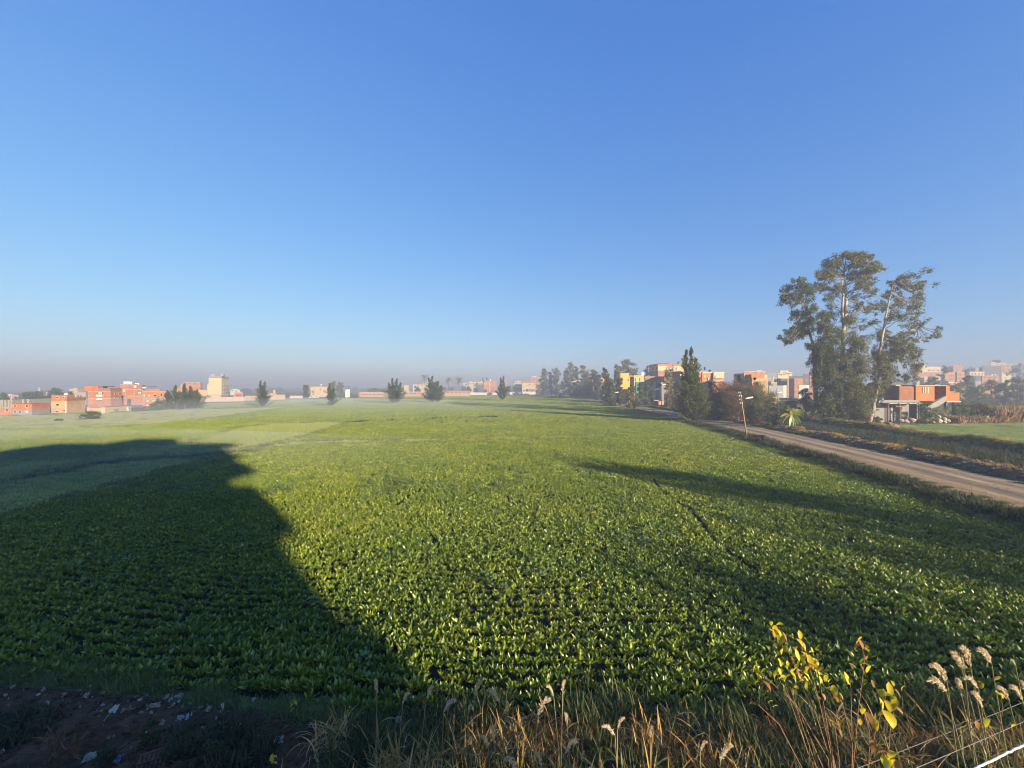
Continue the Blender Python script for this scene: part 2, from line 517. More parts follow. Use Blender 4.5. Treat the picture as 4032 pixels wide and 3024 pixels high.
# verges and spoil banks beside the road
M_VERGE = soil_mat('verge_earth', (0.11, 0.085, 0.05), (0.20, 0.15, 0.09), 0.5, 6.0, 1.0)
M_SPOIL = soil_mat('spoil_earth', (0.085, 0.06, 0.04), (0.17, 0.125, 0.08), 0.7, 5.0, 1.0)
def verge_z(x, y, o):
    t = (o + 8.2) / 3.7
    return 0.02 + 0.26 * np.maximum(0, np.sin(np.clip(t, 0, 1) * math.pi)) * (0.35 + vnoise(x, y, 5, 2.0)) + 0.10 * vnoise(x, y, 6, 0.5)
strip('field_verge', list(np.linspace(-8.2, -4.3, 10)), verge_z, M_VERGE)
def spoil_z(x, y, o):
    t = (o - 4.5) / 3.6
    return 0.03 + (0.22 + 0.62 * vnoise(x, y, 8, 2.4)) * np.sin(np.clip(t, 0, 1) * math.pi) ** 1.2 + 0.42 * vnoise(x, y, 9, 0.6)
strip('spoil_bank', list(np.linspace(4.2, 8.1, 11)), spoil_z, M_SPOIL, 0, 200)
def bank2_z(x, y, o):
    t = (o - 16.5) / 5.0
    return 0.03 + (0.75 + 0.9 * vnoise(x, y, 12, 3.5)) * np.sin(np.clip(t, 0, 1) * math.pi) + 0.35 * vnoise(x, y, 13, 0.7)
strip('ditch_bank', list(np.linspace(16.5, 21.5, 10)), bank2_z, M_SPOIL, 0, 190)

# the bank below the balcony: rises towards the house
M_BANK = soil_mat('bank_earth', (0.075, 0.044, 0.026), (0.170, 0.105, 0.062), 0.8, 7.0, 1.0)
def bank_edge(x):
    return np.interp(x, [-40, -20, -12, -7, -3, 0, 8, 40], [11.6, 11.2, 10.8, 10.2, 9.6, 9.4, 9.2, 9.0])
def bank_z(x, y):
    e = bank_edge(x)
    t = smooth(0, 6.5, e - y)
    return 0.65 * t + 0.26 * (vnoise(x, y, 21, 1.7) - 0.4) * smooth(0, 1.5, e - y) + 0.16 * vnoise(x, y, 22, 0.45) * smooth(0, 0.6, e - y) + 0.07 * vnoise(x, y, 23, 0.15) * smooth(0, .6, e - y) - 0.03
bx = np.linspace(-34, 42, 420); by = np.linspace(-1.4, 11.7, 130)
BX, BY = np.meshgrid(bx, by)
BZ = bank_z(BX, BY)
BZ = np.where(BY > bank_edge(BX), -0.05, BZ)
nx, ny = len(bx), len(by)
me = bpy.data.meshes.new('embankment')
me.from_pydata(np.stack([BX, BY, BZ], -1).reshape(-1, 3).tolist(), [], [(j * nx + i, j * nx + i + 1, (j + 1) * nx + i + 1, (j + 1) * nx + i) for j in range(ny - 1) for i in range(nx - 1)])
me.materials.append(M_BANK); me.polygons.foreach_set('use_smooth', [True] * len(me.polygons))
tag(link('embankment', me), kind='structure')
def zb(x, y):
    return float(np.maximum(0, bank_z(np.array(x), np.array(y)))) if y < bank_edge(x) else 0.0
# ------------------------------------------------------------------ ground cover: plants set out by the thousand on points
def leaf_strip(L, W, az, e0, e1, pet=0.4, rows=5, fold=0.25, twist=0.0, rng=RNG, wav=0.0):
    """One leaf as a bent strip with a mid rib: vertices (rows*3,3)."""
    out = []
    x = y = 0.0; z = 0.0; r = 0.0
    prev = 0.0
    for i in range(rows):
        t = i / (rows - 1)
        e = e0 + (e1 - e0) * t ** 1.3
        ds = L / (rows - 1) if i else 0.0
        r += math.cos(e) * ds; z += math.sin(e) * ds
        if t < pet: w = 0.10
        else:
            q = (t - pet) / (1 - pet)
            w = max(0.06, math.sin(min(1, q * 0.86 + 0.14) * math.pi) ** 0.75)
        w *= W * 0.5
        nz = math.cos(e); nr = -math.sin(e)
        tw = twist * t
        wv = wav * (rng.random() - 0.5)
        for sgn in (-1, 0, 1):
            side = sgn * w
            lift = abs(sgn) * w * fold + (wv * sgn)
            px = side * math.cos(tw); pn = lift + side * math.sin(tw)
            out.append((r + nr * pn, px, z + nz * pn))
    o = np.array(out)
    c, s = math.cos(az), math.sin(az)
    return np.stack([o[:, 0] * c - o[:, 1] * s, o[:, 0] * s + o[:, 1] * c, o[:, 2]], 1)
def strip_faces(rows):
    return [(i * 3 + j, i * 3 + j + 1, (i + 1) * 3 + j + 1, (i + 1) * 3 + j) for i in range(rows - 1) for j in range(2)]

def beet_leaves(rng, n, rows, scale=1.0, ox=0, oy=0):
    A = []
    a0 = rng.random() * 6.28
    for k in range(n):
        az = a0 + k * 2.4 + rng.normal(0, .25)
        inner = k / n
        L = (0.185 + 0.135 * rng.random()) * scale * (1 - 0.2 * inner)
        e0 = D2R(60 + 25 * inner + rng.normal(0, 9)); e1 = e0 - D2R(5 + 50 * rng.random() ** 1.6 * (1 - .4 * inner))
        v = leaf_strip(L, (0.042 + 0.032 * rng.random()) * scale, az, e0, e1, 0.36, rows, 0.3, rng.normal(0, .7), rng, 0.012)
        v[:, 0] += ox + 0.02 * math.cos(az); v[:, 1] += oy + 0.02 * math.sin(az); v[:, 2] += 0.01
        A.append(v)
    return A
M_BEET = leaf_mat('beet_leaf', (0.085, 0.130, 0.014), (0.185, 0.245, 0.026), (0.36, 0.39, 0.075), 0.22, 0.36, 0.5,
                  patch=(0.11, (0.78, 0.90, 0.95), (1.22, 1.12, 0.9)), old=(0.42, 0.34, 0.07))
M_CLOVER = leaf_mat('clover_leaf', (0.21, 0.28, 0.12), (0.30, 0.36, 0.155), (0.39, 0.42, 0.21), 0.3, 0.6, 0.2,
                    patch=(0.12, (0.62, 0.74, 0.78), (1.35, 1.25, 1.05)))
M_CEREAL = leaf_mat('cereal_leaf', (0.25, 0.30, 0.085), (0.33, 0.37, 0.11), (0.40, 0.41, 0.15), 0.35, 0.6, 0.2)
M_GRASS = leaf_mat('bank_grass', (0.11, 0.15, 0.042), (0.17, 0.20, 0.06), (0.23, 0.24, 0.08), 0.3, 0.55, 0.25)
M_WEED = leaf_mat('ditch_weed', (0.032, 0.046, 0.034), (0.056, 0.070, 0.048), (0.12, 0.11, 0.075), 0.3, 0.7, 0.15, patch=(0.3, (0.7, .8, .85), (1.2, 1.1, 1.0)))  # darkened so the leaf colour carries the ditch's shade
M_DRY = leaf_mat('dry_grass', (0.32, 0.19, 0.06), (0.52, 0.33, 0.11), (0.64, 0.49, 0.24), 0.3, 0.7, 0.15)

def beet_mesh(seed, n, rows):
    rng = np.random.default_rng(seed)
    return quads_mesh('beet', np.stack(beet_leaves(rng, n, rows)), rows * 3, strip_faces(rows), M_BEET, True)
def beet_patch_mesh(seed, size, n, leaves, scale, rows=3):
    rng = np.random.default_rng(seed)
    A = []
    for i in range(n):
        A += beet_leaves(rng, leaves, rows, scale * rng.uniform(.8, 1.25), rng.uniform(-size / 2, size / 2), (rng.integers(0, int(size / .5)) + .5) * .5 - size / 2 + rng.normal(0, .07))
    return quads_mesh('beet_patch', np.stack(A), rows * 3, strip_faces(rows), M_BEET, True)
def blade_patch_mesh(seed, size, n, L, W, mat, lean=0.5, rows=3, low=55):
    """short upright blades or stems scattered on a square"""
    rng = np.random.default_rng(seed)
    A = []
    for i in range(n):
        e0 = D2R(rng.uniform(low, 88)); e1 = e0 - rng.uniform(0.1, 1.5) * lean
        v = leaf_strip(L * rng.uniform(.5, 1.3), W * rng.uniform(.6, 1.4), rng.random() * 6.28, e0, e1, 0.0, rows, 0.2, 0, rng)
        v[:, 0] += rng.uniform(-size / 2, size / 2); v[:, 1] += rng.uniform(-size / 2, size / 2)
        A.append(v)
    return quads_mesh('tuft', np.stack(A), rows * 3, strip_faces(rows), mat, True)

def scatter(name, pts, rots, scls, meshes, label=None, cat=None, tilt=0.0):
    """one stuff object: every point carries an instance of one of the little meshes"""
    n = len(pts)
    me = bpy.data.meshes.new(name)
    me.vertices.add(n)
    me.vertices.foreach_set('co', np.asarray(pts, np.float32).reshape(-1))
    rot = np.zeros((n, 3), np.float32); rot[:, 2] = rots
    if tilt:
        rot[:, 0] = RNG.normal(0, tilt, n); rot[:, 1] = RNG.normal(0, tilt, n)
    a = me.attributes.new('rot', 'FLOAT_VECTOR', 'POINT'); a.data.foreach_set('vector', rot.reshape(-1))
    a = me.attributes.new('scl', 'FLOAT', 'POINT'); a.data.foreach_set('value', np.asarray(scls, np.float32))
    a = me.attributes.new('pick', 'INT', 'POINT'); a.data.foreach_set('value', RNG.integers(0, len(meshes), n).astype(np.int32))
    o = link(name, me)
    ng = bpy.data.node_groups.new(name, 'GeometryNodeTree')
    ng.interface.new_socket('Geometry', in_out='INPUT', socket_type='NodeSocketGeometry')
    ng.interface.new_socket('Geometry', in_out='OUTPUT', socket_type='NodeSocketGeometry')
    gi = ng.nodes.new('NodeGroupInput'); go = ng.nodes.new('NodeGroupOutput')
    ip = ng.nodes.new('GeometryNodeInstanceOnPoints')
    ng.links.new(gi.outputs[0], ip.inputs['Points'])
    jn = ng.nodes.new('GeometryNodeJoinGeometry')
    for k, m in enumerate(meshes):
        src = bpy.data.objects.new(name + '_plant', m)      # only data for the points; not linked into the scene
        oi = ng.nodes.new('GeometryNodeObjectInfo')
        oi.inputs['Object'].default_value = src
        oi.inputs['As Instance'].default_value = True
        ng.links.new(oi.outputs['Geometry'], jn.inputs[0])
    ng.links.new(jn.outputs[0], ip.inputs['Instance'])
    ip.inputs['Pick Instance'].default_value = True
    def attr(nm, typ):
        q = ng.nodes.new('GeometryNodeInputNamedAttribute'); q.data_type = typ; q.inputs[0].default_value = nm
        return q.outputs[0]
    ng.links.new(attr('pick', 'INT'), ip.inputs['Instance Index'])
    er = ng.nodes.new('FunctionNodeEulerToRotation'); ng.links.new(attr('rot', 'FLOAT_VECTOR'), er.inputs[0])
    ng.links.new(er.outputs[0], ip.inputs['Rotation'])
    ng.links.new(attr('scl', 'FLOAT'), ip.inputs['Scale'])
    ng.links.new(ip.outputs[0], go.inputs[0])
    md = o.modifiers.new('plants', 'NODES'); md.node_group = ng
    return tag(o, label, cat, kind='stuff')

def not_in(P, polys):
    k = np.ones(len(P), bool)
    for q in polys: k &= ~inpoly(q, P[:, 0], P[:, 1])
    return k
def off_furrow(P):
    k = np.ones(len(P), bool)
    for a, b, w in FURROWS:
        a = np.array(a); b = np.array(b); d = b - a; L = np.linalg.norm(d); d = d / L
        q = P - a; t = q @ d; s = np.abs(q @ np.array([-d[1], d[0]]) + 0.25 * np.sin(t * 0.6))
        k &= ~((s < w * (0.6 + 0.8 * vnoise(P[:, 0], P[:, 1], 41, 2.0))) & (t > 0) & (t < L))
    return k
OTHERS = [MOWN, CLOVER, DITCH, CLOVER2, CEREAL, BALK1]

# beets standing in slightly wavy rows
ROWANG = D2R(-7)
def rows_grid(x0, x1, y0, y1, dr, dp, jx, jy):
    u = np.arange(x0, x1, dp); v = np.arange(y0, y1, dr)
    U, V = np.meshgrid(u, v)
    U = U + RNG.normal(0, jx, U.shape); V = V + RNG.normal(0, jy, V.shape) + 0.35 * np.sin(U * 0.16 + V * 0.05) + 0.12 * np.sin(U * 0.61) + 0.5 * (vnoise(U, V, 34, 5.0) - .5)
    c, s = math.cos(ROWANG), math.sin(ROWANG)
    X = U * c - V * s; Y = U * s + V * c
    return np.stack([X.ravel(), Y.ravel()], 1)
def in_view(P, m=4.0, k=1.36):
    return np.abs(P[:, 0]) < P[:, 1] * k + m
near = rows_grid(-60, 60, 0, 52, 0.44, 0.125, 0.06, 0.055)
near = near[in_view(near)]
near = near[inpoly(BIG, near[:, 0], near[:, 1]) & not_in(near, OTHERS) & off_furrow(near)]
gap = vnoise(near[:, 0], near[:, 1], 31, 1.1)
near = near[(gap > 0.03) & (near[:, 1] < 36)]
sc = 0.60 + 0.38 * vnoise(near[:, 0], near[:, 1], 33, 1.3) + 0.32 * vnoise(near[:, 0], near[:, 1], 35, 6.0) + RNG.normal(0, .13, len(near))
sc *= np.where(near[:, 1] < 13, 1.12, 1.0)
scatter('beet_crop', np.c_[near, np.zeros(len(near))], RNG.random(len(near)) * 6.28, sc, [beet_mesh(100 + k, 15, 5) for k in range(7)],
        'low leafy beet plants covering the near field in rows', 'crop', 0.08)
def weed_mesh(seed):
    rng = np.random.default_rng(seed); A = []
    for k in range(26):
        v = leaf_strip(rng.uniform(.10, .17), rng.uniform(.09, .14), rng.random() * 6.28, D2R(rng.uniform(-10, 60)), D2R(rng.uniform(-50, 20)), 0.1, 4, .2, rng.normal(0, .4), rng, .02)
        A.append(v + np.array([rng.normal(0, .16), rng.normal(0, .16), rng.uniform(.10, .46)]))
    return quads_mesh('weed', np.stack(A), 12, strip_faces(4), M_MALLOW, True)
M_MALLOW = leaf_mat('mallow_leaf', (0.09, 0.145, 0.035), (0.15, 0.215, 0.055), (0.21, 0.27, 0.085), 0.25, .6, .25)
Pw = np.stack([RNG.uniform(-30, 30, 2600), RNG.uniform(9, 40, 2600)], 1)
Pw = Pw[inpoly(BIG, Pw[:, 0], Pw[:, 1]) & not_in(Pw, OTHERS) & in_view(Pw) & (vnoise(Pw[:, 0], Pw[:, 1], 36, 3.5) > .77)]
scatter('field_weeds', np.c_[Pw, np.zeros(len(Pw))], RNG.random(len(Pw)) * 6.28, RNG.uniform(.6, 1.15, len(Pw)), [weed_mesh(k) for k in range(4)], 'pale round leaved weeds growing among the beets', 'weeds', .1)
mid = []
for s, y0, y1, sp in ((2.0, 36, 90, 1.55), (4.0, 90, 450, 3.0)):
    U, V = np.meshgrid(np.arange(-560, 80, sp), np.arange(y0, y1, sp))
    P = np.stack([U.ravel(), V.ravel()], 1) + RNG.normal(0, sp * .12, (U.size, 2))
    P = P[in_view(P, 8) & inpoly(BIG, P[:, 0], P[:, 1]) & not_in(P, OTHERS + ([BALK2] if s > 3 else [])) ]
    mid.append(P)
scatter('beet_crop_beyond', np.c_[mid[0], np.zeros(len(mid[0]))], np.round(RNG.random(len(mid[0])) * 2) * math.pi + ROWANG, 0.85 + 0.35 * RNG.random(len(mid[0])),
        [beet_patch_mesh(200 + k, 2.0, 64, 14, 1.0, 4) for k in range(5)], 'leafy beet plants in the middle of the field', 'crop')
scatter('beet_crop_distant', np.c_[mid[1], np.zeros(len(mid[1]))], np.round(RNG.random(len(mid[1])) * 2) * math.pi + ROWANG, 0.9 + 0.3 * RNG.random(len(mid[1])),
        [beet_patch_mesh(220 + k, 4.0, 80, 9, 1.35) for k in range(4)], 'hazy green beet plants toward the far field edge', 'crop')

def fill(name, poly, sp, meshes, label, cat, jit=0.4, smin=.7, smax=1.3, zf=None, lim=1e9, noise_cut=None):
    xs = [p[0] for p in poly]; ys = [p[1] for p in poly]
    U, V = np.meshgrid(np.arange(min(xs), max(xs), sp), np.arange(min(ys), min(max(ys), lim), sp))
    P = np.stack([U.ravel(), V.ravel()], 1) + RNG.uniform(-jit, jit, (U.size, 2)) * sp
    P = P[inpoly(poly, P[:, 0], P[:, 1]) & in_view(P, 6)]
    if noise_cut: P = P[vnoise(P[:, 0], P[:, 1], noise_cut[0], noise_cut[1]) > noise_cut[2]]
    z = zf(P[:, 0], P[:, 1]) if zf else np.zeros(len(P))
    return scatter(name, np.c_[P, z], RNG.random(len(P)) * 6.28, smin + (smax - smin) * RNG.random(len(P)), meshes, label, cat)
CL = [blade_patch_mesh(300 + k, 1.6, 330, 0.20, 0.05, M_CLOVER, 0.9) for k in range(4)]
CL2 = [blade_patch_mesh(310 + k, 1.6, 330, 0.34, 0.05, M_CLOVER, 0.8) for k in range(4)]
CE = [blade_patch_mesh(320 + k, 1.6, 300, 0.30, 0.035, M_CEREAL, 0.6) for k in range(4)]
GR = [blade_patch_mesh(330 + k, 0.7, 150, 0.34, 0.016, M_GRASS, 1.1, 4) for k in range(4)]
fill('clover', CLOVER, 1.1, CL, 'pale green clover strip beside the dark ditch', 'clover')
fill('meadow_grass', CLOVER2, 1.1, CL2, 'taller green meadow grass beyond the dark ditch', 'grass')
fill('young_cereal', CEREAL, 1.15, CE, 'bright yellow green patch of young cereal', 'crop')
fill('plot_grass', PLOT, 1.3, CL, 'green fodder plot beside the brick farmhouse', 'grass')
fill('balk_grass', BALK1, 1.0, CE, 'pale grassy balk crossing the beet field', 'grass')
MW = [blade_patch_mesh(340 + k, 3.0, 260, 0.16, 0.05, leaf_mat('stubble_grass', (0.27, 0.31, 0.14), (0.36, 0.37, 0.18), (0.42, 0.40, 0.22), 0.3, 0.7, 0.1), 0.9) for k in range(3)]
fill('stubble_grass', MOWN, 3.0, MW, 'pale mown grass in the misty far strip', 'grass')

# ragged taller grass along the plot borders
def border(name, polys, label, meshes, step=.35, jit=.5, cut=.35, lo=.5, hi=1.3):
    A = []
    for poly in polys:
        for (x0, y0), (x1, y1) in zip(poly, poly[1:] + poly[:1]):
            L = math.hypot(x1 - x0, y1 - y0); n = int(L / step)
            if n < 1: continue
            t = RNG.random(n); A.append(np.stack([x0 + (x1 - x0) * t, y0 + (y1 - y0) * t], 1) + RNG.normal(0, jit, (n, 2)))
    P = np.concatenate(A); P = P[in_view(P, 5) & (P[:, 1] < 160) & (vnoise(P[:, 0], P[:, 1], 58, 3.0) > cut)]
    return scatter(name, np.c_[P, np.zeros(len(P))], RNG.random(len(P)) * 6.28, RNG.uniform(lo, hi, len(P)), meshes, label, 'grass')
TG = [blade_patch_mesh(350 + k, 0.8, 70, 0.42, 0.035, leaf_mat('border_grass', (.10, .12, .05), (.17, .18, .075), (.26, .24, .12), .3, .65, .2), 1.1, 4) for k in range(3)]
border('border_grass', [CLOVER, CLOVER2, CEREAL, BALK1], 'ragged grass along the borders of the pale plots', TG)
border('mown_border', [MOWN], 'dark weedy grass along the edge of the mown strip', TG, .8, .9, .45, .6, 1.5)
# ------------------------------------------------------------------ trees
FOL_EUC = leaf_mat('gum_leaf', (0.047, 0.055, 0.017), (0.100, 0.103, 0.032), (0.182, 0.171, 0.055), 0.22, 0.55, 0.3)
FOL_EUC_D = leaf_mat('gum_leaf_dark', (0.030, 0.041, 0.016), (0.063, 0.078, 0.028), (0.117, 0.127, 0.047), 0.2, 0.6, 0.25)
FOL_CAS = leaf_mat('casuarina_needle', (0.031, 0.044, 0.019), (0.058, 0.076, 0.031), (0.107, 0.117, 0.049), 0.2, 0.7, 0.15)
FOL_CAS_L = leaf_mat('casuarina_needle_sunny', (0.051, 0.066, 0.020), (0.101, 0.121, 0.035), (0.173, 0.173, 0.055), 0.25, 0.7, 0.15)  # paler copy of the casuarina needle, sunlight put into its colour
FOL_GREEN = leaf_mat('broad_leaf', (0.047, 0.074, 0.030), (0.095, 0.128, 0.047), (0.162, 0.189, 0.068), 0.25, 0.6, 0.25)
FOL_BROWN = leaf_mat('russet_leaf', (0.115, 0.068, 0.047), (0.216, 0.115, 0.074), (0.324, 0.203, 0.115), 0.25, 0.7, 0.15)
FOL_OLIVE = leaf_mat('olive_leaf', (0.095, 0.095, 0.041), (0.162, 0.155, 0.061), (0.270, 0.230, 0.101), 0.25, 0.6, 0.2)
FOL_PALM = leaf_mat('palm_leaf', (0.068, 0.081, 0.034), (0.135, 0.142, 0.061), (0.230, 0.216, 0.095), 0.25, 0.5, 0.3)
FOL_BANANA = leaf_mat('banana_leaf', (0.092, 0.126, 0.019), (0.184, 0.210, 0.033), (0.301, 0.285, 0.057), 0.35, 0.4, 0.4)

def unit(v):
    return v / (np.linalg.norm(v, axis=-1, keepdims=True) + 1e-9)
def kites(P, Dv, L, W, rng, bend=0.15):
    """leaf-sized kites at P pointing along Dv"""
    n = len(P)
    Dv = unit(Dv)
    r = unit(rng.normal(size=(n, 3)))
    side = unit(np.cross(Dv, r)); up = np.cross(side, Dv)
    L = np.broadcast_to(np.asarray(L, float), (n,))[:, None]; W = np.broadcast_to(np.asarray(W, float), (n,))[:, None]
    V = np.zeros((n, 4, 3))
    V[:, 0] = P
    V[:, 1] = P + Dv * L * 0.45 + side * W * 0.5 + up * L * bend
    V[:, 2] = P + Dv * L
    V[:, 3] = P + Dv * L * 0.45 - side * W * 0.5 + up * L * bend
    return V
def cloud(clusters, n_per_m3, L, W, rng, droop=0.6, sub=9, nmin=40, nmax=900):
    """leaves filling ragged clumps: each clump is a spray of smaller sprays"""
    out = []
    for (x, y, z, a, b, c) in clusters:
        vol = 4.19 * a * b * c
        n = int(np.clip(vol * n_per_m3, nmin, nmax))
        k = max(3, int(sub * (0.6 + 0.8 * rng.random())))
        d = unit(rng.normal(size=(k, 3))) * (rng.random((k, 1)) ** 0.42)
        ctr = d * np.array([a, b, c]) * 0.92
        rad = 0.27 + 0.22 * rng.random(k)
        pick = rng.integers(0, k, n)
        q = unit(rng.normal(size=(n, 3))) * (rng.random((n, 1)) ** 0.5) * rad[pick][:, None]
        P = ctr[pick] + q * (np.array([a, b, c]) * .6 + (a + b + c) / 3 * .4) * np.array([.95, .95, 1.2])
        Dv = unit(P * 0.5 + rng.normal(size=(n, 3)) * np.array([a, b, c]).mean() * 0.7)
        Dv[:, 2] -= droop
        out.append(kites(P + np.array([x, y, z]), Dv, L * rng.uniform(.6, 1.3, n), W * rng.uniform(.6, 1.3, n), rng))
    return np.concatenate(out)
def crown(name, V, mat, parent):
    return link(name, quads_mesh(name, V, 4, [(0, 1, 2, 3)], mat), parent)

def casuarina(loc, h, w, label, seed, spires=((0, 1.0),), mat=None, group=None, name='casuarina_tree', base=0.03, dens=1.0, px_m=0.3, lean=0.0):
    """ragged cone of upswept needle sprays; spires: (sideways offset in widths, share of the height)"""
    rng = np.random.default_rng(seed)
    root = empty(name, loc, 0, label, 'tree', group)
    tr = MB(); Vs = []
    for si, (sx, sh) in enumerate(spires):
        hh = h * sh
        x0 = sx * w; 
        base_x = x0 * 0.35
        def ax(t): return np.array([base_x + (x0 - base_x) * t ** 0.8 + lean * h * t * t + 0.03 * w * math.sin(t * 7 + si), 0.05 * w * math.sin(t * 5 + si * 2), hh * t])
        tr.tube([ax(t) for t in np.linspace(0, 0.97, 9)], list(np.linspace(0.022 * h / max(1, len(spires) ** .5) + 0.03, 0.015, 9)), 6)
        nb = int(64 * dens)
        wl = w * (0.74 if len(spires) > 1 else 1.0)
        for b in range(nb):
            t = base + (0.98 - base) * ((b + rng.random()) / nb) ** 0.85
            prof = np.interp(t, [0, .08, .18, .35, .5, .7, .85, 1.0], [.72, .98, .92, .70, .50, .25, .11, .02])
            ln = wl * 0.80 * prof * rng.choice((rng.uniform(.15, .6), rng.uniform(.6, 1.1), rng.uniform(.9, 1.6))) + 0.012 * h
            az = rng.random() * 6.28
            el = D2R(rng.uniform(15, 50) + 30 * t)
            dr = np.array([math.cos(az) * math.cos(el), math.sin(az) * math.cos(el), math.sin(el)])
            p0 = ax(t)
            if ln > 0.8: tr.tube([p0, p0 + dr * ln * .5, p0 + dr * ln * .85 + np.array([0, 0, .08 * ln])], [0.012 * h * (1 - t) * .5 + .012, .012, .006], 4, False)
            n = max(12, int(110 * dens * (0.3 + prof)))
            s = rng.random(n) ** 0.75
            P = p0 + dr * (s[:, None] * ln) + rng.normal(size=(n, 3)) * (0.055 * ln + 0.045) * np.array([1, 1, 0.9])
            P[:, 2] += 0.10 * ln * s * s
            Dv = dr * 0.9 + rng.normal(size=(n, 3)) * 0.45 + np.array([0, 0, 0.15])
            P[:, 2] = np.maximum(P[:, 2], 0.15)
            sz = max(px_m * 1.25, 0.024 * h)
            Vs.append(kites(P, Dv, sz * rng.uniform(.6, 1.3, n), sz * 0.30 * rng.uniform(.7, 1.3, n), rng, 0.08))
    tr.build('trunk', BARK_BROWN, root)
    crown('crown', np.concatenate(Vs), mat or FOL_CAS, root)
    return root

def broad_tree(loc, h, w, label, seed, mat, name='tree', group=None, trunk=0.25, bark=None, px_m=0.4, tall=1.0, dens=1.0, nclump=16, droop=0.5, cat='tree', top=0.0):
    """trunk, forking limbs and a crown of ragged clumps; top: how far the crown narrows upward"""
    rng = np.random.default_rng(seed)
    root = empty(name, loc, 0, label, cat, group)
    tr = MB()
    zc0 = h * trunk
    lean = rng.normal(0, 0.04)
    def ax(t): return np.array([lean * h * t * t, 0.03 * h * t * math.sin(t * 4 + seed), h * t])
    if cat == 'tree':
        tr.tube([ax(t) for t in np.linspace(0, 0.85, 8)], list(np.linspace(0.020 * h + 0.05, 0.02, 8)), 7)
    cl = []
    for k in range(nclump):
        t = trunk + (0.98 - trunk) * ((k + 0.5 + rng.normal(0, .3)) / nclump)
        t = min(0.97, max(trunk + .02, t))
        q = (t - trunk) / (1 - trunk)
        prof = math.sin(min(1, q * 0.82 + 0.15) * math.pi) ** 0.6 * (1 - top * q)
        az = k * 2.4 + rng.normal(0, .5)
        rr = w * 0.5 * prof * rng.uniform(0.25, 0.78)
        c = ax(t) + np.array([math.cos(az) * rr, math.sin(az) * rr, 0])
        a = w * rng.uniform(0.16, 0.30) * (0.5 + .5 * prof)
        cz = min(a * rng.uniform(.55, .9), h * .16)
        c[2] = min(c[2], h - cz * 0.9); c[2] = max(c[2], cz * .7)
        cl.append((*c, a, a, cz))
        p0 = ax(max(0.03, t - 0.22)) if cat == 'tree' else np.array([rng.normal(0, .06) * w, rng.normal(0, .06) * w, 0])
        m = (p0 + c) / 2 + np.array([0, 0, -0.03 * h])
        tr.tube([p0, m, c], [0.008 * h + .02, 0.006 * h + .012, .01], 5, False)
    L = max(px_m * 1.5, 0.025 * h)
    V = cloud(cl, 2.6 * dens / (L * L * L) * 0.5, L, L * 0.42, rng, droop, nmin=int(210 * dens), nmax=int(460 * dens))
    tr.build('trunk' if cat == 'tree' else 'branches', bark or BARK_BROWN, root)
    crown('crown' if cat == 'tree' else 'foliage', V, mat, root)
    return root

def bare_tree(loc, h, w, label, seed, leaf=None, name='bare_tree', cat='tree', group=None, px_m=.3, lv=3):
    rng = np.random.default_rng(seed)
    root = empty(name, loc, 0, label, cat, group)
    tr = MB(); tips = []
    def grow(p, d, ln, r, k):
        q = p + d * ln * .5 + rng.normal(size=3) * ln * .06; e = p + d * ln
        tr.tube([p, q, e], [r, r * .85, r * .65], 5 if k else 4, False)
        tips.append(e); tips.append(q)
        if k == 0: return
        for _ in range(3 if k > 1 else 4):
            dd = unit(d + rng.normal(size=3) * 0.55 + np.array([0, 0, .22]))
            grow(e if rng.random() < .6 else q, dd, ln * rng.uniform(.55, .8), r * .58, k - 1)
    for _ in range(4):
        az = rng.random() * 6.28
        s = 0.55 * w / h
        grow(np.array([rng.normal(0, .05) * w, rng.normal(0, .05) * w, 0.0]), unit(np.array([math.cos(az) * s, math.sin(az) * s, 1.0])), h * .36, 0.012 * h + .02, lv)
    tr.build('branches', TWIG, root)
    if leaf is not None:
        T = np.array(tips); n = len(T) * 20
        P = T[rng.integers(0, len(T), n)] + rng.normal(size=(n, 3)) * 0.07 * w
        P[:, 2] = np.clip(P[:, 2], 0.1, h)
        L = max(px_m * 1.1, .02 * h)
        crown('foliage', kites(P, rng.normal(size=(n, 3)) + np.array([0, 0, -.3]), L * rng.uniform(.5, 1.2, n), L * .45, rng), leaf, root)
    return root

def palm(loc, h, r, label, seed, nf=26, group=None, trunk=True):
    rng = np.random.default_rng(seed)
    root = empty('date_palm', loc, 0, label, 'palm tree', group)
    tr = MB(); Vs = []
    bend = rng.normal(0, .04) * h
    if trunk:
        tr.tube([(bend * t * t, 0, h * t) for t in np.linspace(0, 1, 8)], [0.30 - .08 * t for t in np.linspace(0, 1, 8)], 7)
    else:
        tr.tube([(0, 0, 0), (0, 0, h + .2)], [.35, .25], 7)
    top = np.array([bend if trunk else 0, 0, h])
    for k in range(nf):
        az = k * 2.4 + rng.normal(0, .2); e0 = D2R(rng.uniform(-15, 85)); e1 = e0 - D2R(rng.uniform(50, 95))
        p = top.copy(); L = r * rng.uniform(.85, 1.2); m = 14
        for i in range(m):
            t = i / m; e = e0 + (e1 - e0) * t
            d = np.array([math.cos(az) * math.cos(e), math.sin(az) * math.cos(e), math.sin(e)])
            s = np.array([-math.sin(az), math.cos(az), 0])
            p = p + d * L / m
            for sg in (-1, 1):
                Vs.append(kites(p[None], (d * .7 + s * sg * .8 + np.array([0, 0, -.25]))[None], r * .26 * (1 - .5 * t), r * .045, rng, .02))
    tr.build('trunk', BARK_BROWN, root)
    crown('crown', np.concatenate(Vs), FOL_PALM, root)
    return root

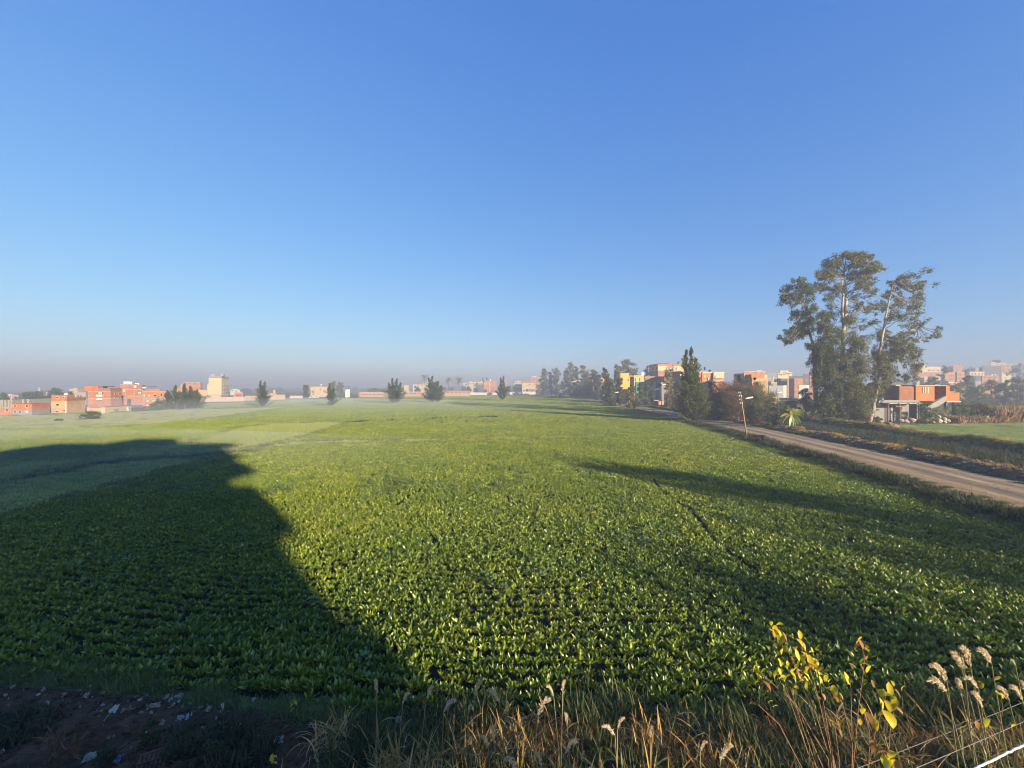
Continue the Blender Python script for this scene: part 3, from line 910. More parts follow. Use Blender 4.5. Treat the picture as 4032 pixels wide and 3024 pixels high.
def px_tree(fn, reg, xb, yb, yt, w, label, seed, D=None, **kw):
    """base, top and width of the tree as the photo shows them; D gives its distance where its base is hidden"""
    X, Yb, Yt = rx(reg, xb), ry(reg, yb), ry(reg, yt)
    d = D or depth(Yb)
    h = H - (Yt - HY) / F * d
    wm = w / REG[reg][2] / F * d
    x = (X - CX) / F * d
    return fn((x, d, 0), h, wm, label, seed, px_m=d / 400.0 * 0.8, **kw)

GF = 'casuarinas standing in the field'
px_tree(casuarina, '3', 325, 865, 430, 235, 'ragged twin tipped casuarina standing before the long tan wall', 1, spires=((-.14, 1.0), (.12, .98), (.02, .55)), group=GF, lean=-.02)
px_tree(casuarina, '3', 1462, 848, 470, 165, 'slim leaning casuarina standing beside the beige three storey house', 2, spires=((-.15, 1.0), (.25, .8)), group=GF)
px_tree(casuarina, '4', 500, 805, 385, 265, 'broad casuarina with several tips before the barn section with a small door', 3, spires=((-.18, 1.0), (.05, .98), (.3, .82), (-.42, .8)), group=GF)
px_tree(casuarina, '4', 1150, 790, 348, 290, 'widest field casuarina, one tall tip, beside the single tall palm', 4, spires=((-.12, 1.0), (.18, .8), (.38, .62), (-.33, .94), (-.1, .6)), group=GF)
px_tree(casuarina, '5', 250, 885, 475, 160, 'narrow casuarina standing before the red house and white wall', 5, spires=((.1, 1.0), (-.2, .93)), group=GF)
GC = 'dark casuarina clump by the red houses'
for i, (x, yt, w, lab) in enumerate([(770, 590, 170, 'small dark casuarina at the outer edge of the clump by the red houses'), (905, 505, 190, 'thin tipped casuarina inside the dark clump by the red houses'),
                                     (1050, 478, 210, 'tallest casuarina of the dark clump by the red houses'), (1150, 520, 210, 'blunt casuarina beside the tallest one in the dark clump'),
                                     (1265, 580, 170, 'casuarina at the end of the clump toward the cream tower')]):
    px_tree(casuarina, '2', x, 905 - i * 3, yt, w, lab, 10 + i, group=GC, dens=1.2)
# ------------------------------------------------------------------ houses
def house(reg, name, label, D, th, boxes, wins=(), cat='house', group=None, side='L', extra=None):
    """boxes: (part, x0, xc, x1, ytop, ybot|None, material[, push back]) and wins: (xa, ya, xb, yb[, part[, material[, depth out]]])
    as the photo shows them; xc is the corner between the front and the flank. side: where the flank shows ('L': front left of the corner)."""
    th = D2R(th)
    u = np.array([math.cos(th), math.sin(th)]); v = np.array([-math.sin(th), math.cos(th)])
    b0 = boxes[0]
    xc0 = rx(reg, b0[2])
    C0 = np.array([(xc0 - CX) / F * D, D])
    made = []
    lo = np.array([1e9, 1e9]); hi = -lo
    for bx_ in boxes:
        part, x0, xc, x1, yt, yb, mat = bx_[:7]
        back = bx_[7] if len(bx_) > 7 else 0.0
        k0, kc, k1 = [(rx(reg, q) - CX) / F for q in (x0, xc, x1)]
        # corner on the front plane, pushed back
        nrm = np.array([math.sin(th), -math.cos(th)])
        pl = C0 @ nrm - back
        t = pl / (np.array([kc, 1.0]) @ nrm)
        Cc = t * np.array([kc, 1.0])
        zt = H - (ry(reg, yt) - HY) / F * t
        zb_ = 0.0 if yb is None else max(0.0, H - (ry(reg, yb) - HY) / F * t)
        if side == 'L':
            w = (Cc[0] - k0 * t) / (math.cos(th) - k0 * math.sin(th))
            den = (math.sin(th) + k1 * math.cos(th))
            d = (Cc[0] - k1 * t) / den if abs(x1 - xc) > 1 and abs(den) > 1e-4 else 8.0
            ox = (Cc - C0) @ u; lx0, lx1 = ox - w, ox
        else:
            w = (k1 * t - Cc[0]) / (math.cos(th) - k1 * math.sin(th))
            den = (math.sin(th) + k0 * math.cos(th))
            d = (Cc[0] - k0 * t) / den if abs(x0 - xc) > 1 and abs(den) > 1e-4 else 8.0
            ox = (Cc - C0) @ u; lx0, lx1 = ox, ox + w
        d = min(max(d, 0.4), 26.0)
        ly0 = (Cc - C0) @ v
        made.append((part, lx0, lx1, ly0, ly0 + d, zb_, zt, mat))
        lo = np.minimum(lo, (lx0, ly0)); hi = np.maximum(hi, (lx1, ly0 + d))
    m0 = made[0]
    cx, cy = (m0[1] + m0[2]) / 2, (m0[3] + m0[4]) / 2
    wpos = C0 + u * cx + v * cy
    root = empty(name, (wpos[0], wpos[1], 0), th, label, cat, group)
    for i, (part, a, b, c, d, z0, z1, mat) in enumerate(made):
        mb = MB(); e = 0.004 * i
        mb.box(a - cx - e, b - cx + e, c - cy - e, d - cy + e, z0, z1 + e)
        o = mb.build(part, mat, root)
        if part in ('wall', 'upper_storey', 'lower_storey', 'wing') and z1 - z0 > 2.2 and (b - a) > 2.5:
            # parapet coping and floor slab edges, proud of the wall
            sb = MB()
            sb.box(a - cx - .06 - e, b - cx + .06 + e, c - cy - .06 - e, d - cy + .06 + e, z1 + e, z1 + e + 0.10)
            zz = z1 - 3.3
            while zz > z0 + 1.5 and mat in (BRICK_RED, BRICK_ORANGE, BRICK_PINK, OCHRE):
                eb = MB(); eb.box(a - cx - .03 - e, b - cx + .03 + e, c - cy - .03 - e, d - cy + .03 + e, zz, zz + 0.32)
                eb.build('slab_edge', SLAB, root)
                zz -= 3.2
            sb.build('coping', SLAB, root)
            if mat in (BRICK_RED, BRICK_ORANGE, BRICK_PINK) and (b - a) > 5:
                cb = MB(); n = max(2, int(round((b - a) / 3.8)))
                for k in range(n + 1):
                    xx = a + (b - a) * k / n
                    cb.box(max(a, xx - .14) - cx, min(b, xx + .14) - cx, c - cy - .045 - e, c - cy + .1, z0, z1)
                cb.box(a - cx, b - cx, c - cy - .05 - e, c - cy + .1, z1 - .3, z1 - .02)
                cb.build('concrete_frame', CONC, root)
    a, b, c, d = made[0][1:5]
    for wv in wins:
        xa, ya, xb, yb = wv[:4]
        part = wv[4] if len(wv) > 4 else 'window'
        mat = wv[5] if len(wv) > 5 else PANE
        out = wv[6] if len(wv) > 6 else 0.05
        ka, kb = (rx(reg, xa) - CX) / F, (rx(reg, xb) - CX) / F
        km = (ka + kb) / 2
        best = None
        # nearest wall face in front of the eye along this direction: fronts and flanks of every box
        for (pt, qa, qb, qc, qd, z0, z1, m_) in made:
            for face in ('front', 'flank'):
                if face == 'front': n2 = -v; p2 = C0 + v * qc
                else:
                    n2 = u if side == 'L' else -u
                    p2 = C0 + u * (qb if side == 'L' else qa)
                dn = np.array([km, 1.0]) @ n2
                if dn >= -1e-6: continue
                t = (p2 @ n2) / dn
                P = t * np.array([km, 1.0]) - C0
                lx, ly = P @ u, P @ v
                z = H - ((ry(reg, ya) + ry(reg, yb)) / 2 - HY) / F * t
                if qa - .1 <= lx <= qb + .1 and qc - .1 <= ly <= qd + .1 and z0 - .3 <= z <= z1 + .3 and (best is None or t < best[0]):
                    best = (t, face, p2, n2, qa, qb, qc, qd)
        if best is None: continue
        t0, face, p2, n2, qa, qb, qc, qd = best
        ls = []
        for k in (ka, kb):
            t = (p2 @ n2) / (np.array([k, 1.0]) @ n2)
            P = t * np.array([k, 1.0]) - C0
            ls.append(P @ (u if face == 'front' else v))
        za = H - (ry(reg, ya) - HY) / F * t0; zb2 = H - (ry(reg, yb) - HY) / F * t0
        l0, l1 = sorted(ls)
        zb2 = max(zb2, 0.02)
        mb = MB()
        if face == 'front':
            l0 = max(l0, qa); l1 = min(l1, qb)
            mb.box(l0 - cx, l1 - cx, qc - cy - out, qc - cy + .03, zb2, za)
        elif side == 'L':
            mb.box(qb - cx - .03, qb - cx + out, l0 - cy, l1 - cy, zb2, za)
        else:
            mb.box(qa - cx - out, qa - cx + .03, l0 - cy, l1 - cy, zb2, za)
        wo = mb.build(part, mat, root)
        if part == 'window' and mat is PANE:
            fb = MB(); r = 0.07; o2 = out + .04
            def ring(f):
                f(l0 - r, l1 + r, za, za + r); f(l0 - r, l1 + r, zb2 - r, zb2); f(l0 - r, l0, zb2, za); f(l1, l1 + r, zb2, za)
            if face == 'front': ring(lambda p, q, z0, z1: fb.box(p - cx, q - cx, qc - cy - o2, qc - cy + .03, z0, z1))
            elif side == 'L': ring(lambda p, q, z0, z1: fb.box(qb - cx - .03, qb - cx + o2, p - cy, q - cy, z0, z1))
            else: ring(lambda p, q, z0, z1: fb.box(qa - cx - o2, qa - cx + .03, p - cy, q - cy, z0, z1))
            fb.build('frame', FRAMEW, wo)
    return root

def tank(reg, xa, xb, yt, yb, D, mat, label, kind='round', name='water_tank', group=None, legs=0.0):
    """rooftop water tank whose outline the photo gives"""
    p = at(rx(reg, (xa + xb) / 2), ry(reg, yb), D)
    w = (xb - xa) / REG[reg][2] / F * D; h = (yb - yt) / REG[reg][2] / F * D
    root = empty(name, p, 0, label, 'water tank', group)
    mb = MB(); r = w / 2
    if kind == 'round':
        mb.lathe([(r * .96, legs), (r, legs + .04 * h), (r, h * .42), (r * .965, h * .45), (r, h * .48), (r, h * .8), (r * .8, h * .92), (r * .25, h), (r * .2, h)], 14)
        mb.build('body', mat, root, True)
        lb = MB(); lb.lathe([(r * .24, h), (r * .26, h * 1.03), (r * .2, h * 1.06)], 10); lb.build('lid', mat, root)
    else:
        mb.box(-r, r, -r * .8, r * .8, 0, h)
        mb.build('body', mat, root)
        lb = MB(); lb.box(-r * .3, r * .3, -r * .3, r * .3, h, h * 1.06); lb.build('lid', mat, root)
    return root
W_ = 'wall'; U_ = 'upper_storey'; L_ = 'lower_storey'
def wins(cols, rows):
    return [(a, c, b, d) for (a, b) in cols for (c, d) in rows]
COLM = 'concrete_column'
# --- far edge of the fields, from the end of the strip with the red houses
house('1', 'brick_house', 'low pink brick house with bare concrete columns on its roof, cut by the frame', 116, 14,
      [(W_, -120, 205, 205, 880, None, BRICK_PINK), ('roof_slab', -120, 208, 208, 858, 880, CONC)] +
      [(COLM, a, b, b, t, 858, CONC) for a, b, t in ((-60, -25, 745), (5, 50, 742), (75, 105, 748), (130, 160, 745), (178, 208, 745))],
      [(98, 898, 135, 935)])
house('1', 'brick_house', 'long low red brick house, grey below, with three roof columns and square windows', 117, 14,
      [(U_, 208, 535, 838, 806, 918, BRICK_RED), (L_, 208, 535, 838, 918, None, GREYPL)] +
      [(COLM, a, b, b, t, 806, CONC, 3.0) for a, b, t in ((285, 312, 740), (370, 400, 735), (455, 487, 728))],
      [(235, 832, 270, 858), (328, 830, 352, 858), (435, 830, 470, 866), (238, 930, 275, 955), (430, 922, 472, 957, 'shutter', WHITEPL, .06), (315, 930, 355, 958)])
house('1', 'brick_house', 'two tone house, red brick above ochre block, with pale drainpipe on its corner', 122, 16,
      [(L_, 860, 1125, 1425, 766, None, OCHRE), (U_, 860, 1125, 1250, 664, 766, BRICK_RED), ('parapet', 1124, 1125, 1440, 706, 766, BRICK_DARK)],
      [(945, 690, 985, 716), (945, 806, 990, 840), (932, 925, 986, 952), (1060, 908, 1093, 935), (1094, 770, 1114, 985, 'drainpipe', WHITEPL, .15), (1060, 690, 1085, 715)])
tank('1', 1085, 1128, 632, 664, 124, WHITE, 'white tank on the two tone red and ochre house')
house('1', 'apartment_building', 'tall red brick building with concrete frame and white balcony panels', 168, 16,
      [(W_, 1475, 1852, 2038, 596, None, BRICK_RED), (U_, 1412, 1640, 1700, 512, 596, BRICK_RED), ('parapet', 1640, 1845, 2038, 545, 596, BRICK_DARK),
       ('roof_canopy', 1650, 1900, 1920, 512, 521, BLACKP, 2.0), ('canopy_post', 1728, 1790, 1795, 521, 545, BLACKP, 3.0)],
      [(1636, 606, 1726, 650, 'balcony_recess', PANE, .03), (1630, 652, 1732, 690, 'balcony', WHITEPL, .9), (1636, 714, 1732, 746, 'balcony', WHITEPL, .9), (1650, 612, 1672, 640, 'shutter', WHITEPL, .06), (1684, 612, 1712, 640, 'shutter', WHITEPL, .06)] +
      wins(((1920, 1945), (1980, 2005)), ((620, 650), (700, 730))), cat='building')
house('1', 'concrete_building', 'unfinished grey concrete storey behind the two tone house', 190, 16,
      [(W_, 1245, 1440, 1475, 618, None, CONC)], [(1300, 655, 1325, 700), (1345, 655, 1370, 700), (1270, 650, 1285, 690)], cat='building')
house('1', 'hazy_house', 'hazy pale pink block seen over the unfinished grey storey', 270, 16, [(W_, 1160, 1300, 1400, 556, None, PINKPL), ('stair_hut', 1230, 1275, 1300, 548, 556, CREAM)], [(1210, 590, 1230, 610)])
house('1', 'garden_wall', 'low yellow wall and lean-to below the tall red brick building', 134, 14,
      [(W_, 1455, 2030, 2036, 868, None, TAN), ('pier', 1455, 1500, 1505, 860, None, TAN)], [], cat='wall')
house('1', 'ruined_shed', 'roofless mud shed with crumbling walls before the yellow wall', 126, 12,
      [(W_, 1690, 1765, 2118, 868, None, BEIGE), ('wall_stub', 1690, 1760, 1762, 900, None, BEIGE, -.5), ('roof_edge', 1750, 1765, 2118, 856, 868, TIMBER)],
      [(1905, 890, 1990, 935, 'opening', GREYPL, .02)], cat='shed')
house('2', 'gate_hut', 'small concrete gate hut with open sides below the red houses', 132, 12,
      [('roof_slab', 70, 145, 175, 848, 868, CONC), ('pillar', 78, 108, 110, 868, None, WHITEPL), ('pillar', 132, 145, 150, 868, None, CONC), (W_, 78, 145, 172, 870, None, BEIGE, 2.5)], [], cat='hut')
house('1', 'hazy_house', 'hazy beige house at the far edge over the concrete columns', 250, 12, [(W_, 112, 200, 240, 648, None, BEIGE), (U_, 205, 300, 310, 662, None, PINKPL, 8)], [(130, 670, 150, 690), (165, 670, 185, 690)])
house('1', 'hazy_house', 'distant white house between two dark tree crowns', 380, 12, [(W_, 690, 810, 830, 606, None, WHITEPL)], [(720, 615, 740, 628)])
house('1', 'minaret', 'slim hazy tower above the dark trees', 470, 10, [(W_, 640, 670, 676, 552, None, WHITEPL), ('top_stage', 648, 664, 668, 535, 552, WHITEPL)], [(652, 560, 660, 575)], cat='tower')

house('2', 'apartment_building', 'red brick building with white tank and dish on its stepped roof', 184, 16,
      [(W_, 60, 350, 352, 566, None, BRICK_RED), (U_, -30, 200, 260, 482, None, BRICK_RED, 5), ('stair_hut', 200, 330, 392, 492, 566, BRICK_DARK, 4)],
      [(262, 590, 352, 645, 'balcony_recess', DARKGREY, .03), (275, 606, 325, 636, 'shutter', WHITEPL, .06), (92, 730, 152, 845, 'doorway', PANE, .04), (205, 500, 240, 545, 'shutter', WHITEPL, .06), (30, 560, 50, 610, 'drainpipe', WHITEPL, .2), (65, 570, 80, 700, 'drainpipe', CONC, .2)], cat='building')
tank('2', 58, 140, 436, 470, 190, WHITE, 'long white tank on top of the stepped red brick building', 'square')
tank('2', 235, 275, 462, 484, 190, WHITE, 'small white tank beside the long one on the stepped roof', 'square')
tank('2', 355, 390, 530, 548, 182, WHITE, 'small white tank on the lower roof toward the two storey house', 'square')
house('2', 'brick_house', 'two storey orange brick house with canopy slab and small white windows', 176, 14,
      [(L_, 348, 765, 775, 716, None, BRICK_ORANGE), (U_, 348, 765, 775, 600, 708, BRICK_ORANGE), ('roof_slab', 340, 785, 790, 590, 601, CONC), ('floor_slab', 344, 770, 780, 708, 717, CONC), ('parapet', 400, 640, 645, 562, 590, BRICK_RED, 3), ('roof_canopy', 440, 580, 582, 520, 528, BLACKP, 6), ('balcony', 640, 775, 780, 630, 640, CONC, -1.0)],
      [(365, 655, 390, 685, 'shutter', WHITEPL, .06), (445, 655, 468, 685, 'shutter', WHITEPL, .06), (530, 655, 580, 680), (648, 650, 680, 676), (420, 748, 448, 780, 'shutter', WHITEPL, .06), (508, 745, 545, 765, 'shutter', CREAM, .06), (568, 728, 632, 770), (412, 822, 474, 850, 'shutter', WHITEPL, .06)])
house('2', 'brick_house', 'long pinkish brick block rising behind the dark casuarina clump', 255, 14,
      [(W_, 1030, 1312, 1362, 450, None, BRICK_PINK), ('wing', 860, 1000, 1030, 528, None, BRICK_PINK, 2), ('balcony', 1150, 1312, 1340, 520, 534, PINKPL, -1.2), ('wing', 985, 1040, 1045, 488, None, PINKPL, 1)],
      wins(((1050, 1075), (1125, 1150), (1200, 1225)), ((460, 476),)) + [(1260, 560, 1285, 580), (1265, 500, 1285, 515), (1325, 520, 1345, 540)], cat='house')
house('2', 'tan_house', 'plain tan block beside the pinkish brick one', 235, 14, [(W_, 1265, 1425, 1430, 576, None, TAN)], [], cat='house')
house('2', 'apartment_tower', 'tall cream tower block, highest building on the town edge', 330, 24,
      [(W_, 1497, 1668, 1806, 378, None, CREAM), ('wing', 1428, 1500, 1502, 486, None, CREAM, .5), ('wing', 1452, 1500, 1502, 378, None, BEIGE, 1), ('roof_slab', 1455, 1670, 1800, 345, 372, GREYPL, .3), ('stair_hut', 1485, 1555, 1560, 306, 345, CONC, 3), ('stair_hut', 1660, 1700, 1728, 310, 345, CONC, 2), ('roof_canopy', 1725, 1790, 1798, 335, 345, GREYPL, 2)],
      [(a, r, a + 17, r + 22) for r in (447, 565) for a in (1712, 1736, 1766)] + [(1690, q, 1806, q + 14, 'balcony', BEIGE, .8) for q in (488, 545, 602)] + [(1497, q, 1668, q + 5, 'floor_band', BEIGE, .1) for q in (436, 496, 556, 612)] + [(1760, 395, 1772, 425), (1760, 500, 1775, 545)], cat='building')
house('2', 'white_house', 'low white house in haze just past the cream tower', 430, 14, [(W_, 1815, 1975, 1982, 575, None, WHITEPL), (U_, 1850, 1940, 1945, 560, 575, WHITEPL)], wins(((1840, 1860), (1900, 1925)), ((585, 600),)))
house('2', 'garage', 'grey garage with a dark red door behind the tan wall', 300, 10, [(W_, 1875, 2020, 2024, 614, None, PINKPL), ('roof_slab', 1870, 2024, 2028, 608, 616, CONC)], [(1903, 640, 2004, 688, 'door', REDDOOR, .05), (1845, 640, 1888, 680)], cat='garage')
house('2', 'shed', 'long low shed with pale roof before the cream tower', 285, 10, [(W_, 1310, 1640, 1645, 664, None, BEIGE), ('roof_slab', 1300, 1650, 1655, 650, 664, SHEETW)], [(1400, 672, 1430, 690), (1560, 676, 1636, 700, 'door', CREAM, .05), (1660, 665, 1760, 690)], cat='shed')
house('2', 'shed', 'small brick shed with dark doorway at the end of the tan wall', 262, 10, [(W_, 1335, 1470, 1485, 682, None, BRICK_PINK), ('roof_slab', 1328, 1476, 1490, 672, 682, CONC)], [(1440, 690, 1475, 715)], cat='shed')
house('2', 'shed', 'dark open shed against the tower foot', 292, 10, [(W_, 1655, 1770, 1810, 666, None, DARKGREY), ('roof_slab', 1650, 1775, 1815, 660, 667, SHEETW)], [], cat='shed')

def long_wall(name, label, pts, mat, thick=0.35, capm=None, cat='wall'):
    """free-standing wall through pixel posts (px, base depth, top pixel)"""
    P = [((rx(r, x) - CX) / F * d, d, H - (ry(r, yt) - HY) / F * d) for (r, x, d, yt) in pts]
    root = empty(name, ((P[0][0] + P[-1][0]) / 2, (P[0][1] + P[-1][1]) / 2, 0), 0, label, cat)
    ox, oy = root.location.x, root.location.y
    mb = MB(); cb = MB()
    for (x0, y0, z0), (x1, y1, z1) in zip(P[:-1], P[1:]):
        d = Vector((x1 - x0, y1 - y0)); n = Vector((-d.y, d.x)).normalized() * thick
        q = [(x0 - ox, y0 - oy), (x1 - ox, y1 - oy), (x1 - ox + n.x, y1 - oy + n.y), (x0 - ox + n.x, y0 - oy + n.y)]
        mb.add([(a, b, 0) for a, b in q] + [(q[0][0], q[0][1], z0), (q[1][0], q[1][1], z1), (q[2][0], q[2][1], z1), (q[3][0], q[3][1], z0)],
               [(3, 2, 1, 0), (4, 5, 6, 7), (0, 1, 5, 4), (1, 2, 6, 5), (2, 3, 7, 6), (3, 0, 4, 7)])
        k = max(1, int(d.length / 5))
        for i in range(k):
            t = i / k
            x = x0 + d.x * t - ox; y = y0 + d.y * t - oy; z = z0 + (z1 - z0) * t
            cb.box(x - .16, x + .16, y - .10, y + .2, 0, z + .07)
    mb.build('wall_face', mat, root); cb.build('pier', capm or mat, root)
    return root
long_wall('boundary_wall', 'long tan compound wall running behind the twin tipped casuarina', [('2', 1300, 226, 735), ('2', 1500, 229, 700), ('2', 2050, 238, 690), ('3', 20, 245, 672), ('3', 270, 256, 670), ('3', 410, 262, 655), ('3', 695, 274, 655)], TAN)
long_wall('boundary_wall', 'white boundary wall in front of the yellow houses', [('4', 1755, 440, 618), ('4', 2205, 448, 622), ('5', 165, 455, 750)], WHITEPL)
long_wall('boundary_wall', 'patchy white wall stretching to the narrow casuarina from the shed row', [('5', 300, 462, 742), ('5', 455, 470, 735), ('5', 640, 475, 730), ('5', 800, 480, 735)], WHITEPL)
house('3', 'cream_hut', 'small yellowish hut and low rubble behind the tan wall', 390, 10, [(W_, 490, 524, 530, 578, None, CREAM), ('lean_to', 430, 540, 545, 625, None, TAN, -3)], [(500, 590, 512, 605)], cat='hut')
house('3', 'beige_house', 'beige three storey house standing alone with white tank', 345, 6,
      [(W_, 1118, 1398, 1402, 530, None, BEIGE), ('parapet', 1112, 1398, 1402, 515, 530, BRICK_PINK), ('balcony', 1112, 1198, 1200, 540, 575, BEIGE, -1.2), ('balcony', 1290, 1400, 1402, 540, 575, BEIGE, -1.2)],
      [(1140, 592, 1182, 625, 'balcony_recess', BRICK_DARK, .03), (1185, 596, 1198, 625, 'shutter', WHITEPL, .06), (1305, 592, 1326, 622, 'shutter', WHITEPL, .06), (1340, 592, 1370, 625, 'balcony_recess', BRICK_DARK, .03), (1210, 542, 1240, 556, 'shutter', WHITEPL, .06), (1315, 540, 1340, 555, 'shutter', WHITEPL, .06), (1245, 515, 1258, 650, 'drainpipe', CREAM, .3), (1276, 515, 1290, 660, 'drainpipe', CREAM, .3), (1150, 640, 1180, 655)])
tank('3', 1281, 1303, 478, 500, 347, WHITE, 'white tank on the beige three storey house')
house('3', 'white_shed', 'low white shed with two dark windows below the beige house', 322, 4, [(W_, 1086, 1256, 1260, 672, None, WHITEPL), ('roof_slab', 1082, 1258, 1262, 664, 672, BEIGE)], [(1122, 680, 1140, 695), (1203, 678, 1220, 692)], cat='shed')
house('3', 'white_shed', 'low white farm shed with tan roof between wall and dark tree', 302, 4, [(W_, 770, 968, 992, 680, None, WHITEPL), ('roof_slab', 764, 972, 996, 671, 680, TAN)], [(835, 684, 850, 718, 'door', TAN, .05)], cat='shed')
house('3', 'signal_mast', 'thin white mast with a boxy top in the haze', 330, 0, [('pole', 1700, 1710, 1711, 568, None, WHITE), ('top_box', 1675, 1705, 1706, 566, 605, GREYPL)], [], cat='mast')

house('4', 'livestock_barn', 'long low pink barn with small slot windows and a pale roof edge', 345, 3,
      [(W_, -120, 385, 386, 624, None, PINKPL), ('roof_slab', -124, 388, 389, 612, 624, SHEETW), (W_, 385, 1010, 1011, 615, None, PINKPL, 6), ('roof_slab', 383, 1012, 1013, 604, 616, SHEETW, 5.8), (W_, 1010, 1750, 1752, 600, None, PINKPL, 14), ('roof_slab', 1010, 1755, 1757, 588, 601, BRICK_PINK, 13.8), ('gable_wall', -122, -92, -90, 612, None, BRICK_PINK, -.4)],
      [(a, 650, a + 34, 662) for a in (-70, -15, 55, 125, 195, 257)] + [(a, 633, a + 35, 644) for a in (670, 740, 805, 878, 948)] + [(a, 615, a + 34, 627) for a in (1295, 1365, 1430, 1500, 1565, 1632, 1700)] + [(312, 655, 336, 690, 'door', TIMBER, .05)], cat='barn')
house('4', 'yellow_house', 'narrow pale yellow block with slanted foot behind the barn', 500, 4, [(W_, 640, 722, 724, 498, None, CREAM), ('roof_slab', 636, 724, 726, 490, 498, GREYPL), ('wing', 600, 640, 641, 540, None, BRICK_PINK, 2)], [(600 + 10, 560, 630, 580)])
house('4', 'cream_house', 'cream house with a dark shaded flank beside the single palm', 520, 10, [(W_, 738, 790, 890, 486, None, CREAM), ('roof_slab', 736, 788, 894, 480, 487, GREYPL)], [(810, 505, 850, 540), (860, 500, 885, 520)], side='R')
house('4', 'cream_house', 'wide cream house with two round white tanks behind the widest casuarina', 540, 6, [(W_, 890, 1165, 1168, 485, None, CREAM), (U_, 960, 1060, 1064, 470, 485, CREAM)], [(935, 495, 952, 512), (1010, 500, 1028, 518), (1100, 500, 1120, 520), (975, 560, 995, 580), (930, 560, 948, 575, 'shutter', BRICK_PINK, .06)])
tank('4', 1020, 1040, 440, 468, 545, WHITE, 'white tank next to a twin on the wide cream house'); tank('4', 1042, 1062, 438, 466, 545, WHITE, 'second white tank of the pair on the wide cream house')
house('4', 'yellow_house', 'pale yellow house with a white tank between the palms and the dark barn', 620, 6, [(W_, 1730, 1840, 1842, 446, None, CREAM)], wins(((1750, 1765), (1800, 1815)), ((460, 480),)))
house('4', 'yellow_house', 'pale yellow house behind the dark grey barn, tank on its corner', 625, 6, [(W_, 1876, 1965, 1968, 446, None, CREAM), ('wing', 1835, 1880, 1882, 440, None, BEIGE, 4)], wins(((1890, 1905), (1935, 1950)), ((460, 478),)))
tank('4', 1748, 1768, 430, 446, 622, WHITE, 'white tank on the pale yellow house near the palms'); tank('4', 1933, 1953, 428, 446, 627, WHITE, 'white tank on the yellow house behind the dark grey barn')
house('4', 'cream_house', 'faint cream house partly hidden by the palms', 640, 6, [(W_, 1600, 1705, 1708, 455, None, BEIGE)], [(1665, 470, 1690, 495)])
house('4', 'dark_barn', 'barn with a hipped roof, its shade painted dark grey, before the yellow houses', 530, 4, [(W_, 1840, 2015, 2016, 520, None, DARKGREY), ('roof', 1808, 1980, 1985, 484, 520, DARKGREY, 2), ('wing', 1804, 1840, 1842, 540, None, WHITEPL, 1)], [(1980, 486, 2012, 540, 'side_panel', WHITEPL, .3)], cat='barn')  # dark grey wall carries the shade of the front
house('5', 'brick_house', 'red brick house with white drainpipe and rooftop tank by the narrow casuarina', 500, 12,
      [(W_, -50, 152, 168, 548, None, BRICK_RED), ('wing', -62, 0, 2, 580, None, BRICK_ORANGE, -1.0)], [(22, 560, 35, 740, 'drainpipe', BEIGE, .4), (-50, 628, 152, 640, 'floor_band', CONC, .15), (-55, 590, -25, 610, 'shutter', CREAM, .06), (60, 700, 110, 735, 'gateway', TIMBER, .1)])
tank('5', 30, 52, 522, 545, 503, WHITE, 'white tank on the red brick house by the narrow casuarina')
house('5', 'hazy_block', 'blue grey block in the haze behind the narrow casuarina', 820, 4, [(W_, 275, 362, 366, 530, None, GREYPL), ('stair_hut', 310, 345, 348, 522, 530, GREYPL, 2)], [(290, 545, 300, 555)], cat='building')
house('5', 'brick_house', 'low red house with stepped roof just past the narrow casuarina', 520, 10, [(W_, 278, 345, 350, 592, None, BRICK_ORANGE), ('wing', 318, 400, 402, 640, None, BRICK_PINK, -3)], [(300, 610, 318, 625), (345, 660, 365, 680)])
house('5', 'grey_shed', 'dark grey shed between the low red houses and the shed row', 500, 6, [(W_, 385, 450, 455, 640, None, DARKGREY)], [(400, 660, 420, 680)], cat='shed')
house('5', 'grey_house', 'grey house with a beige upper storey under a dark sloping roof', 505, 6, [(W_, 452, 575, 578, 642, None, GREYPL), (U_, 445, 570, 576, 592, 642, BEIGE, 2), ('roof', 470, 574, 578, 602, 642, DARKGREY, 1.0), ('roof_hut', 462, 560, 562, 558, 592, BEIGE, 5)], [(470, 568, 490, 588), (535, 568, 550, 588)])
house('5', 'yellow_house', 'mottled yellow house with many small square windows and a grey annex', 490, 8,
      [(W_, 580, 803, 810, 592, None, CREAM), ('annex', 675, 800, 806, 682, None, GREYPL, -3), ('parapet', 575, 735, 738, 560, 592, BRICK_PINK, 3)],
      [(592, 645, 608, 662), (638, 628, 654, 645), (684, 628, 700, 645), (750, 630, 765, 647), (655, 700, 670, 720), (590, 710, 622, 728), (735, 697, 760, 718), (700, 600, 730, 620, 'balcony', BRICK_PINK, .5), (775, 600, 800, 625, 'balcony', BRICK_PINK, .5)])
house('5', 'brick_house', 'tall pink brick house with white tanks beside the first gum tree', 610, 12, [(W_, 730, 890, 900, 492, None, BRICK_PINK), ('roof_slab', 724, 894, 904, 484, 492, CONC)], wins(((760, 775), (810, 825)), ((515, 535), (560, 580))))
tank('5', 742, 760, 470, 486, 612, WHITE, 'small round white tank on the tall pink house'); tank('5', 770, 812, 474, 488, 612, WHITE, 'long white tank on the tall pink house', 'square')
house('5', 'brick_hut', 'tiny brick pump hut with dark doorway alone at the field edge', 356, 8, [(W_, 1190, 1300, 1303, 765, None, BRICK_PINK), ('roof_slab', 1183, 1304, 1308, 754, 765, BRICK_DARK)], [(1197, 775, 1230, 818, 'doorway', PANE, .05)], cat='hut')
